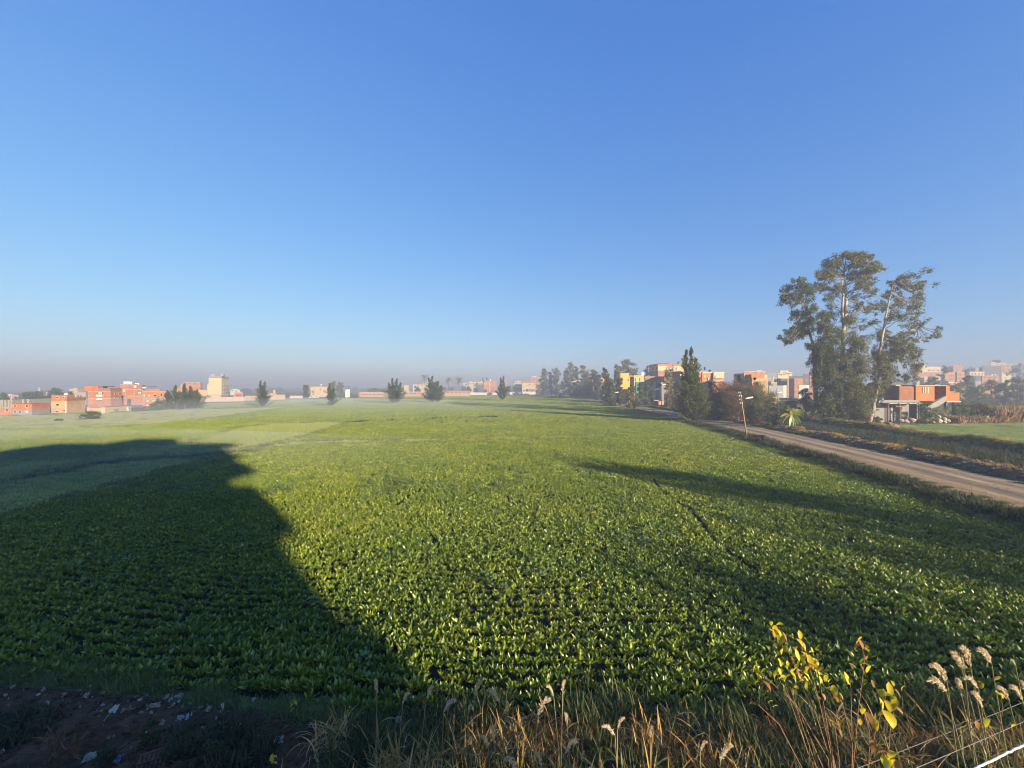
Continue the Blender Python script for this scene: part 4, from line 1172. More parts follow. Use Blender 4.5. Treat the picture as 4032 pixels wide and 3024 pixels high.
house('5', 'yellow_house', 'bright yellow house glimpsed through the gum tree row', 330, 8, [(W_, 1903, 2010, 2014, 452, None, YELLOW)], [(1925, 470, 1945, 490), (1960, 475, 1980, 500)])
house('5', 'cream_house', 'cream house half hidden behind the tall gum row', 420, 8, [(W_, 1435, 1545, 1550, 505, None, CREAM)], wins(((1450, 1470), (1500, 1520)), ((530, 555), (600, 630))))

# --- beside the road
house('6', 'yellow_house', 'bright yellow house with balcony and blue door below the round gum', 215, 6,
      [(W_, 270, 412, 415, 548, None, YELLOW), (U_, 270, 410, 413, 514, 548, YELLOW, .2), (W_, 412, 530, 532, 552, None, YELLOW, 1.0), ('wing', 495, 660, 664, 555, None, YELLOW, -1.0), ('roof_slab', 490, 664, 668, 546, 556, CREAM, -1.2), ('roof_slab', 264, 416, 420, 506, 514, YELLOW), ('gate', 530, 700, 702, 655, None, BLUEDOOR, -1.5)],
      [(390, 610, 420, 640), (578, 590, 600, 640), (520, 592, 570, 640, 'balcony', CREAM, .4), (440, 580, 470, 600)])
tank('6', 615, 662, 495, 545, 216, WHITE, 'square white tank on the bright yellow house', 'square')
house('6', 'brick_house', 'low brick house with shaded porch and cream pillar beside the yellow house', 192, 4,
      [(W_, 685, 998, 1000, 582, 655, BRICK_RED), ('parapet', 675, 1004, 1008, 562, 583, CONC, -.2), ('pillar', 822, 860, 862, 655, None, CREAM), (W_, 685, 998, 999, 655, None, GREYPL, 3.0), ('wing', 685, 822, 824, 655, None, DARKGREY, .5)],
      [(900, 690, 960, 730)])
house('6', 'pale_house', 'tall pale house with arched openings and a dark flank on the skyline', 255, 6,
      [(W_, 755, 900, 1322, 470, None, BRICK_RED), (U_, 750, 895, 1325, 386, 462, CREAM), ('floor_slab', 745, 890, 1330, 461, 471, CONC), ('roof_slab', 745, 890, 1330, 352, 386, BRICK_PINK), ('roof_shed', 905, 910, 1085, 336, 352, DARKGREY, 3)],
      [(1070, 422, 1100, 452), (1130, 415, 1157, 455), (1190, 410, 1216, 458), (1030, 400, 1055, 462), (1145, 355, 1165, 455, 'drainpipe', BRICK_RED, .3), (1055, 386, 1145, 420, 'brick_panel', BRICK_ORANGE, .03), (800, 405, 830, 455), (860, 405, 890, 455), (1085, 495, 1110, 520)], side='R')
tank('6', 1222, 1260, 308, 350, 258, BLUEP, 'blue drum tank on the tall pale house')
house('6', 'white_balcony_house', 'grey sided house with two white balconies behind the big roadside casuarina', 178, 6,
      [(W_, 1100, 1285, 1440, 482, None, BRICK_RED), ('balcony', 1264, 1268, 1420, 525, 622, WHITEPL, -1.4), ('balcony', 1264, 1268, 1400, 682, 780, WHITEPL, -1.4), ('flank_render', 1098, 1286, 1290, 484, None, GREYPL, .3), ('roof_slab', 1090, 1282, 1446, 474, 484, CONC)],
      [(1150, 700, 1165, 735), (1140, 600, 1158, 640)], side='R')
house('6', 'brick_house', 'red brick house with cream panel and blue tank beside the big casuarina', 172, 8,
      [(W_, 1578, 2005, 2028, 505, None, BRICK_ORANGE), ('roof_slab', 1572, 2018, 2040, 486, 506, BEIGE), ('balcony', 1828, 2004, 2030, 505, 596, BEIGE, -1.0), ('balcony_floor', 1828, 2012, 2034, 645, 656, CONC, -1.0)],
      [(1664, 545, 1696, 576, 'shutter', CREAM, .06), (1760, 548, 1792, 572), (1826, 545, 1860, 600), (1626, 490, 1644, 740, 'column', BRICK_RED, .3), (1814, 490, 1828, 660, 'column', BRICK_RED, .3), (1728, 580, 1742, 720, 'drainpipe', CREAM, .3)])
tank('6', 1664, 1708, 400, 455, 174, BLUEP, 'bright blue drum tank on a brick stand over the red house'); tank('6', 1572, 1598, 402, 445, 178, BLUEP, 'blue drum tank half hidden by the casuarina tip'); tank('6', 1746, 1786, 450, 482, 174, BLACKP, 'black tank on the roof beside the bright blue drum')
house('7', 'tan_house', 'broad tan house with an orange brick upper storey behind the russet thicket', 152, 4,
      [(L_, 310, 430, 700, 378, None, OCHRE), (U_, 308, 420, 640, 316, 378, BRICK_ORANGE), ('wing', 638, 640, 682, 320, 378, CREAM, .3), ('side_annex', 124, 300, 308, 296, None, BEIGE, 6)],
      [(200, 330, 235, 355), (150, 320, 170, 345), (560, 545, 590, 590, 'shutter', CREAM, .05)], side='R')
house('7', 'pink_house', 'long pink roofed house carrying a row of white tanks', 215, 4, [(W_, 300, 655, 660, 268, None, BRICK_PINK), ('roof_slab', 296, 660, 664, 262, 270, SHEETW)], wins(((520, 550), (620, 645)), ((285, 305),)))
for i in range(4):
    tank('7', 506 + i * 26, 522 + i * 26, 245, 265, 217, WHITE, 'one of four round white tanks in a row on the long pink roofed house', group='row of white roof tanks')
house('7', 'cream_villa', 'cream stepped villa with balconies on the horizon beside the grey block', 335, 6,
      [(W_, 862, 1102, 1106, 306, None, CREAM), (U_, 900, 1042, 1046, 262, 306, CREAM, 1), ('balcony', 855, 1000, 1004, 296, 308, CREAM, -1.2), ('balcony', 1000, 1110, 1112, 280, 294, CREAM, -.6), ('roof_slab', 896, 1046, 1050, 252, 263, BEIGE, 1)],
      [(885, 310, 905, 332), (915, 310, 938, 335), (955, 308, 992, 325), (1030, 308, 1052, 330), (955, 275, 975, 290)])
house('7', 'grey_block', 'hazy blue grey block behind the cream villa', 520, 6, [(W_, 682, 852, 856, 290, None, GREYPL), ('roof_hut', 795, 815, 818, 270, 290, GREYPL, 3)], wins(((710, 725), (760, 775)), ((310, 325),)), cat='building')
house('7', 'grey_house', 'low pale grey house with arched doorway next to the tan house', 252, 4, [(W_, 690, 855, 857, 380, None, CONC), ('roof_slab', 686, 857, 860, 372, 381, GREYPL), ('floor_slab', 688, 858, 862, 452, 462, SHEETW)], [(697, 398, 722, 440), (745, 395, 770, 435), (780, 390, 812, 438, 'niche', BEIGE, .04)])
tank('7', 768, 790, 350, 376, 256, WHITE, 'white tank on the low pale grey house')
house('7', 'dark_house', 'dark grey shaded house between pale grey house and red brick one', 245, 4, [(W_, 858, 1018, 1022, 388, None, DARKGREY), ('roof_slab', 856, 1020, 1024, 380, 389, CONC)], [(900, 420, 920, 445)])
house('7', 'brick_house', 'red brick house with dark scrawled marks on its concrete framed wall', 240, 4, [(W_, 1020, 1288, 1291, 388, None, BRICK_PINK), ('roof_shed', 1055, 1300, 1303, 345, 388, DARKGREY, 6)],
      [(1122, 405, 1138, 422, 'scrawl', BRICK_DARK, .03), (1145, 400, 1160, 418, 'scrawl', BRICK_DARK, .03), (1168, 400, 1184, 415, 'scrawl', BRICK_DARK, .03), (1060, 475, 1080, 490, 'scrawl', BRICK_DARK, .03), (1120, 475, 1180, 490, 'scrawl', BRICK_DARK, .03)])
house('7', 'grey_block', 'tall dark grey block seen against the gum trees', 250, 4, [(W_, 1292, 1398, 1400, 312, None, DARKGREY)], [(1330, 400, 1350, 430)], cat='building')
house('7', 'brick_house', 'narrow pink brick house touching the gum foliage', 232, 4, [(W_, 1398, 1482, 1486, 268, None, BRICK_PINK)], wins(((1425, 1448), (1455, 1475)), ((285, 310), (345, 370), (420, 445))))
house('7', 'garden_wall', 'low white wall with a pale blue gate before the grey houses', 228, 2, [(W_, 712, 955, 957, 505, None, METALGREY), ('end_panel', 955, 1010, 1012, 500, None, WHITEPL, .1), ('end_panel', 1220, 1390, 1392, 495, None, WHITEPL, 1.0)], [], cat='wall')
house('7', 'yard_wall', 'sunlit broken yard wall with small holes below the debris heap', 112, 0, [(W_, 720, 882, 884, 678, None, TAN)], [(a, 688, a + 14, 702) for a in (738, 778, 822, 866)], cat='wall')
house('7', 'lean_to', 'flat pale blue roofed lean-to behind the banana plant', 92, 0, [('roof_sheet', 862, 1180, 1184, 755, 768, METALGREY), (W_, 870, 1176, 1178, 770, None, GREYPL, .6)], [(1000, 785, 1040, 830)], cat='shed')

house('8', 'cream_house', 'small cream house high on the hazy slope beside the hanging gum column', 400, 6, [(W_, 842, 964, 968, 100, None, CREAM), ('roof_hut', 890, 930, 932, 86, 100, GREYPL, 4)], [(870, 112, 885, 125), (925, 115, 940, 130)])
house('8', 'beige_house', 'pale flat roofed house above the pink row house', 345, 6, [(W_, 988, 1162, 1166, 142, None, BEIGE), ('wing', 928, 990, 992, 158, None, BEIGE, -2), ('floor_slab', 984, 1166, 1170, 172, 178, CREAM, -1)], wins(((1010, 1030), (1060, 1080), (1120, 1140)), ((182, 196),)))
house('8', 'pink_house', 'pink brick row house over a pale ground floor with small windows', 305, 6, [(W_, 872, 1150, 1154, 208, 262, BRICK_PINK), (L_, 905, 1112, 1116, 262, None, BEIGE, .4)], wins(((900, 915), (965, 985), (1030, 1048), (1095, 1112)), ((222, 238),)) + wins(((940, 955), (1000, 1015)), ((280, 300),)))
house('8', 'grey_block', 'grey shaded block next to a pink one on the hazy ridge', 430, 6, [(W_, 1172, 1320, 1322, 132, None, GREYPL), ('roof_hut', 1215, 1300, 1302, 124, 132, GREYPL, 3)], [(1210, 150, 1225, 165)], cat='building')
house('8', 'pink_house', 'pink house with a white tank on the hazy ridge', 425, 6, [(W_, 1322, 1455, 1458, 128, None, BRICK_PINK), (U_, 1330, 1400, 1402, 118, 128, BRICK_PINK, 2)], wins(((1345, 1360), (1400, 1415)), ((150, 165),)))
tank('8', 1398, 1414, 108, 122, 428, WHITE, 'white tank on the pink ridge house')
house('8', 'brick_house', 'red brick house with slanted roofline above a white plinth', 292, 6, [(W_, 1212, 1345, 1366, 224, None, BRICK_PINK), (U_, 1240, 1345, 1350, 210, 224, BRICK_PINK, .3), ('plinth', 1225, 1368, 1372, 336, 350, WHITEPL, -.6)], [(1285, 245, 1312, 262), (1275, 296, 1305, 304)])
house('8', 'brick_house', 'plain red brick block joined beside the slanted roof house', 294, 6, [(W_, 1366, 1466, 1470, 206, None, BRICK_PINK), ('floor_slab', 1364, 1470, 1474, 280, 288, CONC, -.4)], [(1400, 235, 1420, 255), (1400, 305, 1420, 325)])
house('8', 'cream_house', 'long low cream house with many columns above the dark one', 335, 4, [(W_, 1528, 1714, 1718, 208, None, CREAM), ('roof_slab', 1522, 1720, 1724, 200, 208, GREYPL)], wins(((1550, 1570), (1590, 1610), (1640, 1655), (1680, 1695)), ((220, 240),)))
house('8', 'dark_house', 'dark blue grey house below the long low cream one', 322, 4, [(W_, 1530, 1682, 1686, 252, None, DARKGREY), ('plinth', 1535, 1690, 1692, 318, None, METALGREY, -.4)], [(1580, 275, 1600, 295)])
house('8', 'brick_house', 'low red brick house with two white tanks by the hazy trees', 312, 4, [(W_, 1682, 1900, 1904, 252, None, BRICK_PINK), (U_, 1740, 1880, 1884, 240, 252, BRICK_PINK, 1)], wins(((1710, 1730), (1770, 1790), (1840, 1860)), ((268, 284),)))
tank('8', 1788, 1812, 234, 256, 313, WHITE, 'larger white tank on the low brick house by the hazy trees'); tank('8', 1835, 1852, 230, 246, 314, WHITE, 'smaller white tank on the low brick house by the hazy trees')
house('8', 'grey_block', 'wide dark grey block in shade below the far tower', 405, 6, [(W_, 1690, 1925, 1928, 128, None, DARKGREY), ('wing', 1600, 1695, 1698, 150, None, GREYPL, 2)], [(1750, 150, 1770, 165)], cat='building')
house('8', 'pink_house', 'tall pink house with dark square windows above a cream ground floor', 382, 6, [(W_, 1926, 2088, 2092, 112, 212, BRICK_PINK), (L_, 1930, 2060, 2064, 212, None, CREAM, .4)], [(1944, 128, 1966, 150), (1944, 172, 1966, 195), (2002, 120, 2024, 140), (2002, 168, 2030, 188)])
house('8', 'hazy_block', 'hazy pinkish tower with rooftop posts on the skyline', 470, 6, [(W_, 1792, 1990, 1994, 92, None, PINKPL), ('tower', 1792, 1815, 1817, 66, 92, GREYPL), ('mast', 1918, 1924, 1925, 52, 92, GREYPL, 1), ('roof_hut', 1820, 1850, 1852, 80, 92, WHITEPL, 1)], [(1870, 105, 1890, 120)], cat='building')
house('8', 'yellow_hut', 'small cream hut among bushes at the end of the town', 300, 4, [(W_, 1990, 2050, 2053, 282, None, CREAM), ('roof_slab', 1975, 2045, 2048, 272, 282, SHEETW, -.3)], [(2010, 300, 2025, 318)], cat='hut')
# ------------------------------------------------------------------ the farmhouse beyond the road
def farmhouse():
    D = 92.0; k = lambda x: (rx('8', x) - CX) / F
    X = lambda x: k(x) * D
    Z = lambda y: H - (ry('8', y) - HY) / F * D
    x0 = X(850)
    root = empty('farmhouse', (x0, D, 0), D2R(4), 'half finished orange brick farmhouse with outside stair and shaded ground floor', 'house')
    P = lambda x: X(x) - x0                     # local metres along the front
    m = MB(); m.box(0, P(1105), 0, 14.5, Z(575), Z(385)); m.build('upper_storey', BRICK_ORANGE, root)
    m = MB(); m.box(-.25, P(1112), -.2, 14.8, Z(385) + .004, Z(372)); m.build('roof_slab', SLAB, root)
    m = MB(); m.box(P(1105), P(1262), 2.6, 14.0, Z(600), Z(385) - .01); m.build('stair_hall', BRICK_DARK, root)  # dark brick carries the shade of the recess
    m = MB(); m.box(P(1105), P(1268), -.1, 14.2, Z(385) + .006, Z(374)); m.build('porch_roof', SLAB, root)
    m = MB(); m.box(P(1175), P(1215), 2.55, 2.64, Z(560), Z(412)); m.build('door', PANE, root)
    m = MB(); m.box(P(1262), P(1312), 0, 9.0, Z(575), Z(378)); m.prism([(P(1312), Z(575)), (P(1448), Z(575)), (P(1448), Z(466)), (P(1345), Z(466)), (P(1312), Z(440))], 1, 0, 8.0)
    m.build('balcony_parapet', BRICK_ORANGE, root)
    m = MB(); m.box(P(1255), P(1452), -.25, 9.2, Z(588), Z(575) - .005); m.build('balcony_floor', WHITEPL, root)
    # window with pale upright bars
    w = MB(); w.box(P(945), P(1025), -.04, .05, Z(470), Z(398)); wo = w.build('window', PANE, root)
    f = MB()
    for a, b in ((940, 957), (972, 988), (1004, 1026)):
        f.box(P(a), P(b), -.09, .02, Z(471), Z(398))
    f.build('shutter', CREAM, wo)
    # shade of the left side put into dark brick: flank block and lower parapet
    m = MB(); m.box(P(385) , -.01, 13.0, 13.3, Z(560), Z(478)); m.box(P(640), P(640) + .3, .3, 13.0, Z(560), Z(384)); m.build('roof_parapet', BRICK_DARK, root)
    m = MB(); m.box(P(650), -.02, .25, 14.5, Z(560), Z(384)); m.build('shaded_flank', BRICK_DARK, root)
    m = MB(); m.box(P(345), P(870), -.1, 14.6, Z(596), Z(560) - .004); m.build('floor_slab', GREYPL, root)
    m = MB(); m.box(P(350), P(855), 1.0, 14.4, 0, Z(596) - .004); m.build('lower_wall', GREYPL, root)
    m = MB(); m.box(P(855), P(1262), 3.0, 14.3, 0, Z(575) - .004); m.build('ground_storey', GREYPL, root)
    m = MB(); m.box(P(862), P(905), -.02, 2.9, 0, Z(578)); m.build('corner_pier', GREYPL, root)
    m = MB(); m.box(P(490), P(562), .92, 1.06, 0, Z(655)); m.build('doorway', PANE, root)
    m = MB(); m.prism([(P(565), 0.02), (P(690), 0.02), (P(640), Z(760)), (P(600), Z(640)), (P(565), Z(640))], 1, .86, .98); m.build('whitewash_patch', METALGREY, root)
    # stair flight: a sloping concrete slab with a solid side, steps on top
    st = MB(); st.prism([(P(1000), Z(640)), (P(1262), Z(505)), (P(1262), Z(575)), (P(1150), Z(640)), (P(1060), Z(668))], 1, -.1, 1.3)
    n = 9
    for i in range(n):
        a = P(1005) + (P(1262) - P(1005)) * i / n; z = Z(637) + (Z(505) - Z(637)) * i / n
        st.box(a, a + (P(1262) - P(1005)) / n, .1, 1.2, z, z + .22)
    st.build('stair', CONC, root)
    pm = MB(); pm.box(P(1278), P(1302), .2, .7, 0, Z(588)); pm.build('pillar', DARKGREY, root)
    pm = MB(); pm.box(P(1385), P(1402), .2, .6, 0, Z(588)); pm.build('pillar', CONC, root)
    pm = MB(); pm.box(P(1300), P(1400), 5, 5.3, 0, Z(590)); pm.build('rear_wall', GREYPL, root)
    # small barrel roof on top
    arc = [(P(790) + 2.0 * math.cos(a), Z(384) + 1.0 * math.sin(a)) for a in np.linspace(0, math.pi, 10)]
    m = MB(); m.prism([(p, q) for p, q in arc], 1, 3, 9); m.build('barrel_roof', DARKGREY, root)
    m = MB(); m.box(P(670), P(740), 1.5, 6, Z(384) + .11, Z(368)); m.build('roof_sheet', SHEETW, root)
    # canopy on posts before the ground floor
    c = MB()
    cx0, cx1 = P(338), P(850)
    for i in range(12):
        a = cx0 + (cx1 - cx0) * i / 12; b = cx0 + (cx1 - cx0) * (i + 1) / 12
        c.box(a, b - .03, -2.6 + .1 * (i % 3), 1.0, Z(600) + .05 * (i % 2), Z(600) + .13 + .05 * (i % 2))
    c.build('canopy', SHEETW, root)
    e = MB(); e.prism([(P(770), Z(612)), (P(850), Z(618)), (P(848), Z(650)), (P(800), Z(645))], 1, -2.7, -2.2); e.build('canopy_flap', SHEETW, root)
    b = MB(); b.box(P(430), P(560), -2.5, -2.38, Z(636), Z(624)); b.box(P(338), P(850), -2.45, -2.3, Z(604), Z(598)); b.build('beam', TIMBER, root)
    for x in (330, 486, 738):
        q = MB(); q.tube([(P(x), -2.4, 0), (P(x) + .05, -2.4, Z(600))], [.13, .11], 7); q.build('post', TIMBER, root)
farmhouse()
tank('8', 386, 437, 531, 590, 94, PALEBLUE, 'pale blue drum tank on the farmhouse canopy')

# pale broken blocks heaped against the farmhouse
def rock(loc, s, label, group=None, mat=ROCK, name='rubble_block', cat='rubble', seed=0, flat=0.7):
    rng = np.random.default_rng(seed)
    import bmesh
    bm = bmesh.new(); bmesh.ops.create_icosphere(bm, subdivisions=2, radius=1.0)
    pl = [unit(rng.normal(size=3)) for _ in range(9)]
    for v in bm.verts:
        p = np.array(v.co)
        for n_ in pl:
            d = p @ n_ - rng.uniform(.60, .66)
            if d > 0: p = p - n_ * d
        v.co = p * np.array([s, s * rng.uniform(.98, 1.02) * .8, s * flat])
    me = bpy.data.meshes.new(name); bm.to_mesh(me); bm.free(); me.materials.append(mat)
    o = link(name, me, None, (loc[0], loc[1], loc[2] + s * flat * .45))
    o.rotation_euler = (0, 0, rng.random() * 6)
    return tag(o, label, cat, group)
GRB = 'pale rubble blocks by the farmhouse'
for i, (x, y, w) in enumerate([(660, 815, 60), (800, 805, 85), (905, 810, 70), (985, 818, 60), (1050, 800, 90), (1130, 770, 80), (1120, 815, 85), (1200, 800, 70), (1255, 815, 60), (1060, 835, 50), (1210, 835, 45), (1250, 760, 55), (1190, 730, 60), (730, 830, 50)]):
    d = 89.5 - (y - 800) * .03 + (i % 3) * .5
    zz = max(0.0, H - (ry('8', y) + w * .3 / 3.2 - HY) / F * d)
    rock(((rx('8', x) - CX) / F * d, d, zz), w / 3.2 / F * d * .62, 'pale broken block in the rubble heap at the farmhouse', GRB, seed=i, flat=.75)
mb = MB()
def mound(name, label, reg, x0, x1, yb, yt, D, mat, cat, seed, dep=3.0, kind=None):
    """a rough heap: bumpy dome"""
    xa, xb2 = (rx(reg, x0) - CX) / F * D, (rx(reg, x1) - CX) / F * D
    hh = (yb - yt) / REG[reg][2] / F * D
    n, k = 36, 18
    u = np.linspace(-1, 1, n); v = np.linspace(-1, 1, k)
    U, V = np.meshgrid(u, v)
    r = np.clip(1 - U ** 2 - V ** 2, 0, 1)
    Xs = U * (xb2 - xa) / 2; Ys = V * dep
    Zs = hh * (r ** .6) * (.6 + .75 * vnoise(Xs + 50, Ys + 50, seed, 1.2)) + .25 * hh * (vnoise(Xs + 9, Ys + 9, seed + 1, .35) - .5) * (r > 0.02)
    Zs = np.where(r <= 0.001, -.05, Zs)
    me = bpy.data.meshes.new(name)
    me.from_pydata(np.stack([Xs, Ys, Zs], -1).reshape(-1, 3).tolist(), [], [(j * n + i, j * n + i + 1, (j + 1) * n + i + 1, (j + 1) * n + i) for j in range(k - 1) for i in range(n - 1)])
    me.materials.append(mat)
    return tag(link(name, me, None, ((xa + xb2) / 2, D, 0)), label, cat, kind=kind)
M_HEAP = soil_mat('heap_earth', (0.020, 0.015, 0.012), (0.050, 0.038, 0.028), 1.2, 7.0, 1.0)
M_DEBRIS = soil_mat('debris', (0.13, 0.09, 0.065), (0.26, 0.19, 0.13), 0.5, 3.0, 1.0)
mound('soil_heap', 'dark soil heap at the foot of the leaning lamp pole', '7', 370, 740, 1450, 1345, 59.5, M_HEAP, 'soil heap', 61, 2.2)
mound('rubble_heap', 'brown debris heap behind the sunlit broken yard wall', '7', 700, 1230, 720, 590, 128, M_DEBRIS, 'debris heap', 63, 9)
mound('rubble_heap', 'sunlit rubble beside the broken yard wall with holes', '7', 880, 1160, 748, 672, 111, plain('beige_rubble', (0.45, 0.36, 0.24), var=.35, scale=1.5), 'debris heap', 65, 3)  # plain beige rubble colour
mound('soil_heap', 'reddish earth lump on the farmyard edge', '8', 440, 610, 935, 880, 82, M_EARTH, 'soil heap', 67, 1.5)
fp = GP([(3040, 1532), (3215, 1532), (3215, 1531.2)])
mound('grass_bank', 'green grassy rise below the grey houses', '7', 690, 1500, 585, 500, 205, M_CLOVERG, 'bank', 69, 20)

# dry maize-stalk screen right of the farmhouse
def stalk_screen(label, reg, x0, x1, yb, yt, D, seed, n=900):
    rng = np.random.default_rng(seed)
    xa, xb2 = (rx(reg, x0) - CX) / F * D, (rx(reg, x1) - CX) / F * D
    hh = (yb - yt) / REG[reg][2] / F * D
    P = np.stack([rng.uniform(xa, xb2, n) - (xa + xb2) / 2, rng.uniform(-1.2, 1.2, n), rng.uniform(0, .3, n)], 1)
    Dv = rng.normal(size=(n, 3)) * np.array([.25, .25, .1]) + np.array([0, 0, 1])
    V = kites(P, Dv, hh * rng.uniform(.5, 1.1, n), .28 * rng.uniform(.5, 1.4, n), rng, .03)
    n2 = n
    P2 = np.stack([rng.uniform(xa, xb2, n2) - (xa + xb2) / 2, rng.uniform(-1.2, 1.2, n2), rng.uniform(.2, 1, n2) * hh * .9], 1)
    V2 = kites(P2, rng.normal(size=(n2, 3)) + np.array([0, 0, -.4]), .9, .2, rng)
    root = empty('stalk_screen', ((xa + xb2) / 2, D, 0), 0, label, 'stalk fence')
    link('stalks', quads_mesh('stalks', np.concatenate([V, V2]), 4, [(0, 1, 2, 3)], leaf_mat('maize_stalk', (0.20, 0.12, 0.07), (0.32, 0.20, 0.115), (0.44, 0.31, 0.19), .25, .8, .1)), root)
    return root
stalk_screen('tall dry brown stalks standing along the plot edge past the bushes', '8', 1790, 2420, 822, 610, 91, 71, 1500)
stalk_screen('lower dry stalks at the foot of the dark bushes by the farmhouse', '8', 1320, 1800, 832, 745, 90, 72, 700)

# ------------------------------------------------------------------ the group of three tall gum trees
DG = 89.0
def g3(x, y, dy=0.0):
    p = at(rx('E', x), ry('E', y), DG)
    return np.array([p.x, p.y + dy, max(p.z, 0.0)])
SG = DG / F / REG['E'][2]
def gum(label, base, trunks, clusters, seed, mat=FOL_EUC, dens=40):
    rng = np.random.default_rng(seed)
    b = g3(*base); b[2] = 0
    root = empty('gum_tree', b, 0, label, 'tree', 'tall gum trees beside the farmhouse')
    tm = MB(); axis = []; main = None
    for pts, r0, r1 in trunks:
        P = [g3(x, y, dy) - b for (x, y, dy) in pts]
        if pts[0][1] > 1440: P[0][2] = 0
        Q = []
        for i in range(len(P) - 1):
            for t in np.linspace(0, 1, 4)[:-1]:
                Q.append(P[i] * (1 - t) + P[i + 1] * t + rng.normal(size=3) * .04)
        Q.append(P[-1]); axis += Q
        if main is None: main = np.array(Q)
        tm.tube(Q, list(np.linspace(r0, r1, len(Q))), 8)
    tm.build('trunk', BARK_PALE, root, True)
    A = np.array(axis)
    cl = []; lm = MB()
    ex = []
    for (x, y, a, c) in clusters:
        for _ in range(1):
            ex.append((x + rng.uniform(-.8, .8) * a, y + c * rng.uniform(.5, 1.15), a * rng.uniform(.28, .5), c * rng.uniform(.45, .8)))
        if rng.random() < .5: ex.append((x + rng.uniform(-1.05, 1.05) * a, y + c * rng.uniform(-.5, .5), a * rng.uniform(.2, .4), c * rng.uniform(.3, .5)))
    for (x, y, a, c) in [(x, y, a * .88, c * 1.04) for (x, y, a, c) in clusters] + ex:
        dy = rng.uniform(-1.25, .85) * 2.4 if y < 900 else rng.uniform(-2.6, .6)
        p = g3(x, y, dy) - b
        k_ = 1.04 if y < 800 else 1.2
        a, c = a * SG * k_, c * SG * k_
        cl.append((*p, a, min(a, c) * 1.15, c))
        # limb from the trunk, from somewhat below the spray
        Ax = main if y < 640 else A
        dd = np.linalg.norm((Ax - p) * np.array([1, 1, .55]) + np.array([0, 0, a * .9]), axis=1)
        q = Ax[np.argmin(dd)]
        m = (p * .5 + q * .5) + np.array([0, 0, -.25]) + rng.normal(size=3) * .2
        lm.tube([q, m, p, p + (p - m) * .5], [.075, .055, .035, .015], 5, False)
        for _ in range(3):
            e = p + rng.normal(size=3) * np.array([a, a, c]) * .6
            lm.tube([p, (p + e) / 2 + rng.normal(size=3) * .12, e], [.04, .03, .012], 4, False)
    lm.build('limb', BARK_GREY, root)
    V = cloud(cl, dens, 0.46, 0.14, rng, 0.8, 14, 50, 1400)
    crown('crown', V, mat, root)
    return root
T1 = [(850, 120, 100, 48), (770, 130, 80, 50), (900, 150, 70, 45), (720, 175, 85, 55), (830, 195, 110, 65), (930, 220, 80, 55), (1010, 225, 55, 45), (650, 205, 60, 45), (610, 265, 75, 45), (540, 290, 60, 40), (700, 270, 75, 50), (870, 280, 80, 45), (990, 290, 60, 38), (560, 365, 55, 40), (640, 350, 60, 45), (690, 390, 75, 45), (845, 370, 60, 45), (930, 370, 45, 30), (950, 420, 60, 35), (1010, 465, 42, 28), (660, 455, 60, 38), (860, 455, 45, 30), (720, 520, 40, 40), (820, 540, 40, 40), (690, 600, 75, 52), (770, 630, 60, 50), (830, 640, 50, 42), (930, 560, 60, 26), (1000, 525, 50, 32), (1030, 565, 30, 22), (890, 695, 60, 22), (960, 665, 45, 20), (640, 680, 55, 55), (700, 750, 75, 60), (850, 770, 60, 42), (930, 785, 50, 20), (820, 850, 60, 55), (690, 860, 70, 60), (770, 900, 55, 45), (880, 840, 35, 25),
      (800, 965, 95, 65), (870, 1000, 75, 65), (730, 1040, 85, 70), (860, 1090, 80, 75), (770, 1130, 85, 65), (890, 1180, 60, 70), (790, 1210, 90, 80), (870, 1260, 75, 75), (740, 1260, 60, 60), (820, 1330, 85, 70), (880, 1370, 50, 50), (830, 1420, 60, 55), (640, 1090, 60, 25)]
T3 = [(390, 350, 75, 50), (320, 385, 55, 45), (290, 430, 55, 45), (430, 410, 75, 55), (360, 470, 75, 45), (255, 480, 45, 35), (300, 520, 40, 35), (470, 470, 45, 35), (440, 560, 75, 50), (380, 610, 60, 55), (460, 640, 80, 65), (530, 640, 60, 55), (400, 700, 75, 50), (340, 720, 45, 40), (340, 775, 75, 35), (280, 805, 40, 30), (470, 740, 75, 45), (560, 730, 60, 60), (510, 830, 50, 45), (600, 820, 70, 65), (500, 890, 45, 40), (560, 900, 60, 60), (640, 930, 70, 70), (540, 980, 60, 60), (620, 1020, 80, 70), (570, 1090, 65, 65), (650, 1120, 75, 70), (590, 1180, 75, 75), (670, 1210, 70, 70), (580, 1270, 70, 70), (660, 1310, 75, 65), (600, 1360, 70, 55), (700, 1370, 60, 50), (540, 1340, 55, 55), (690, 1420, 50, 35)]
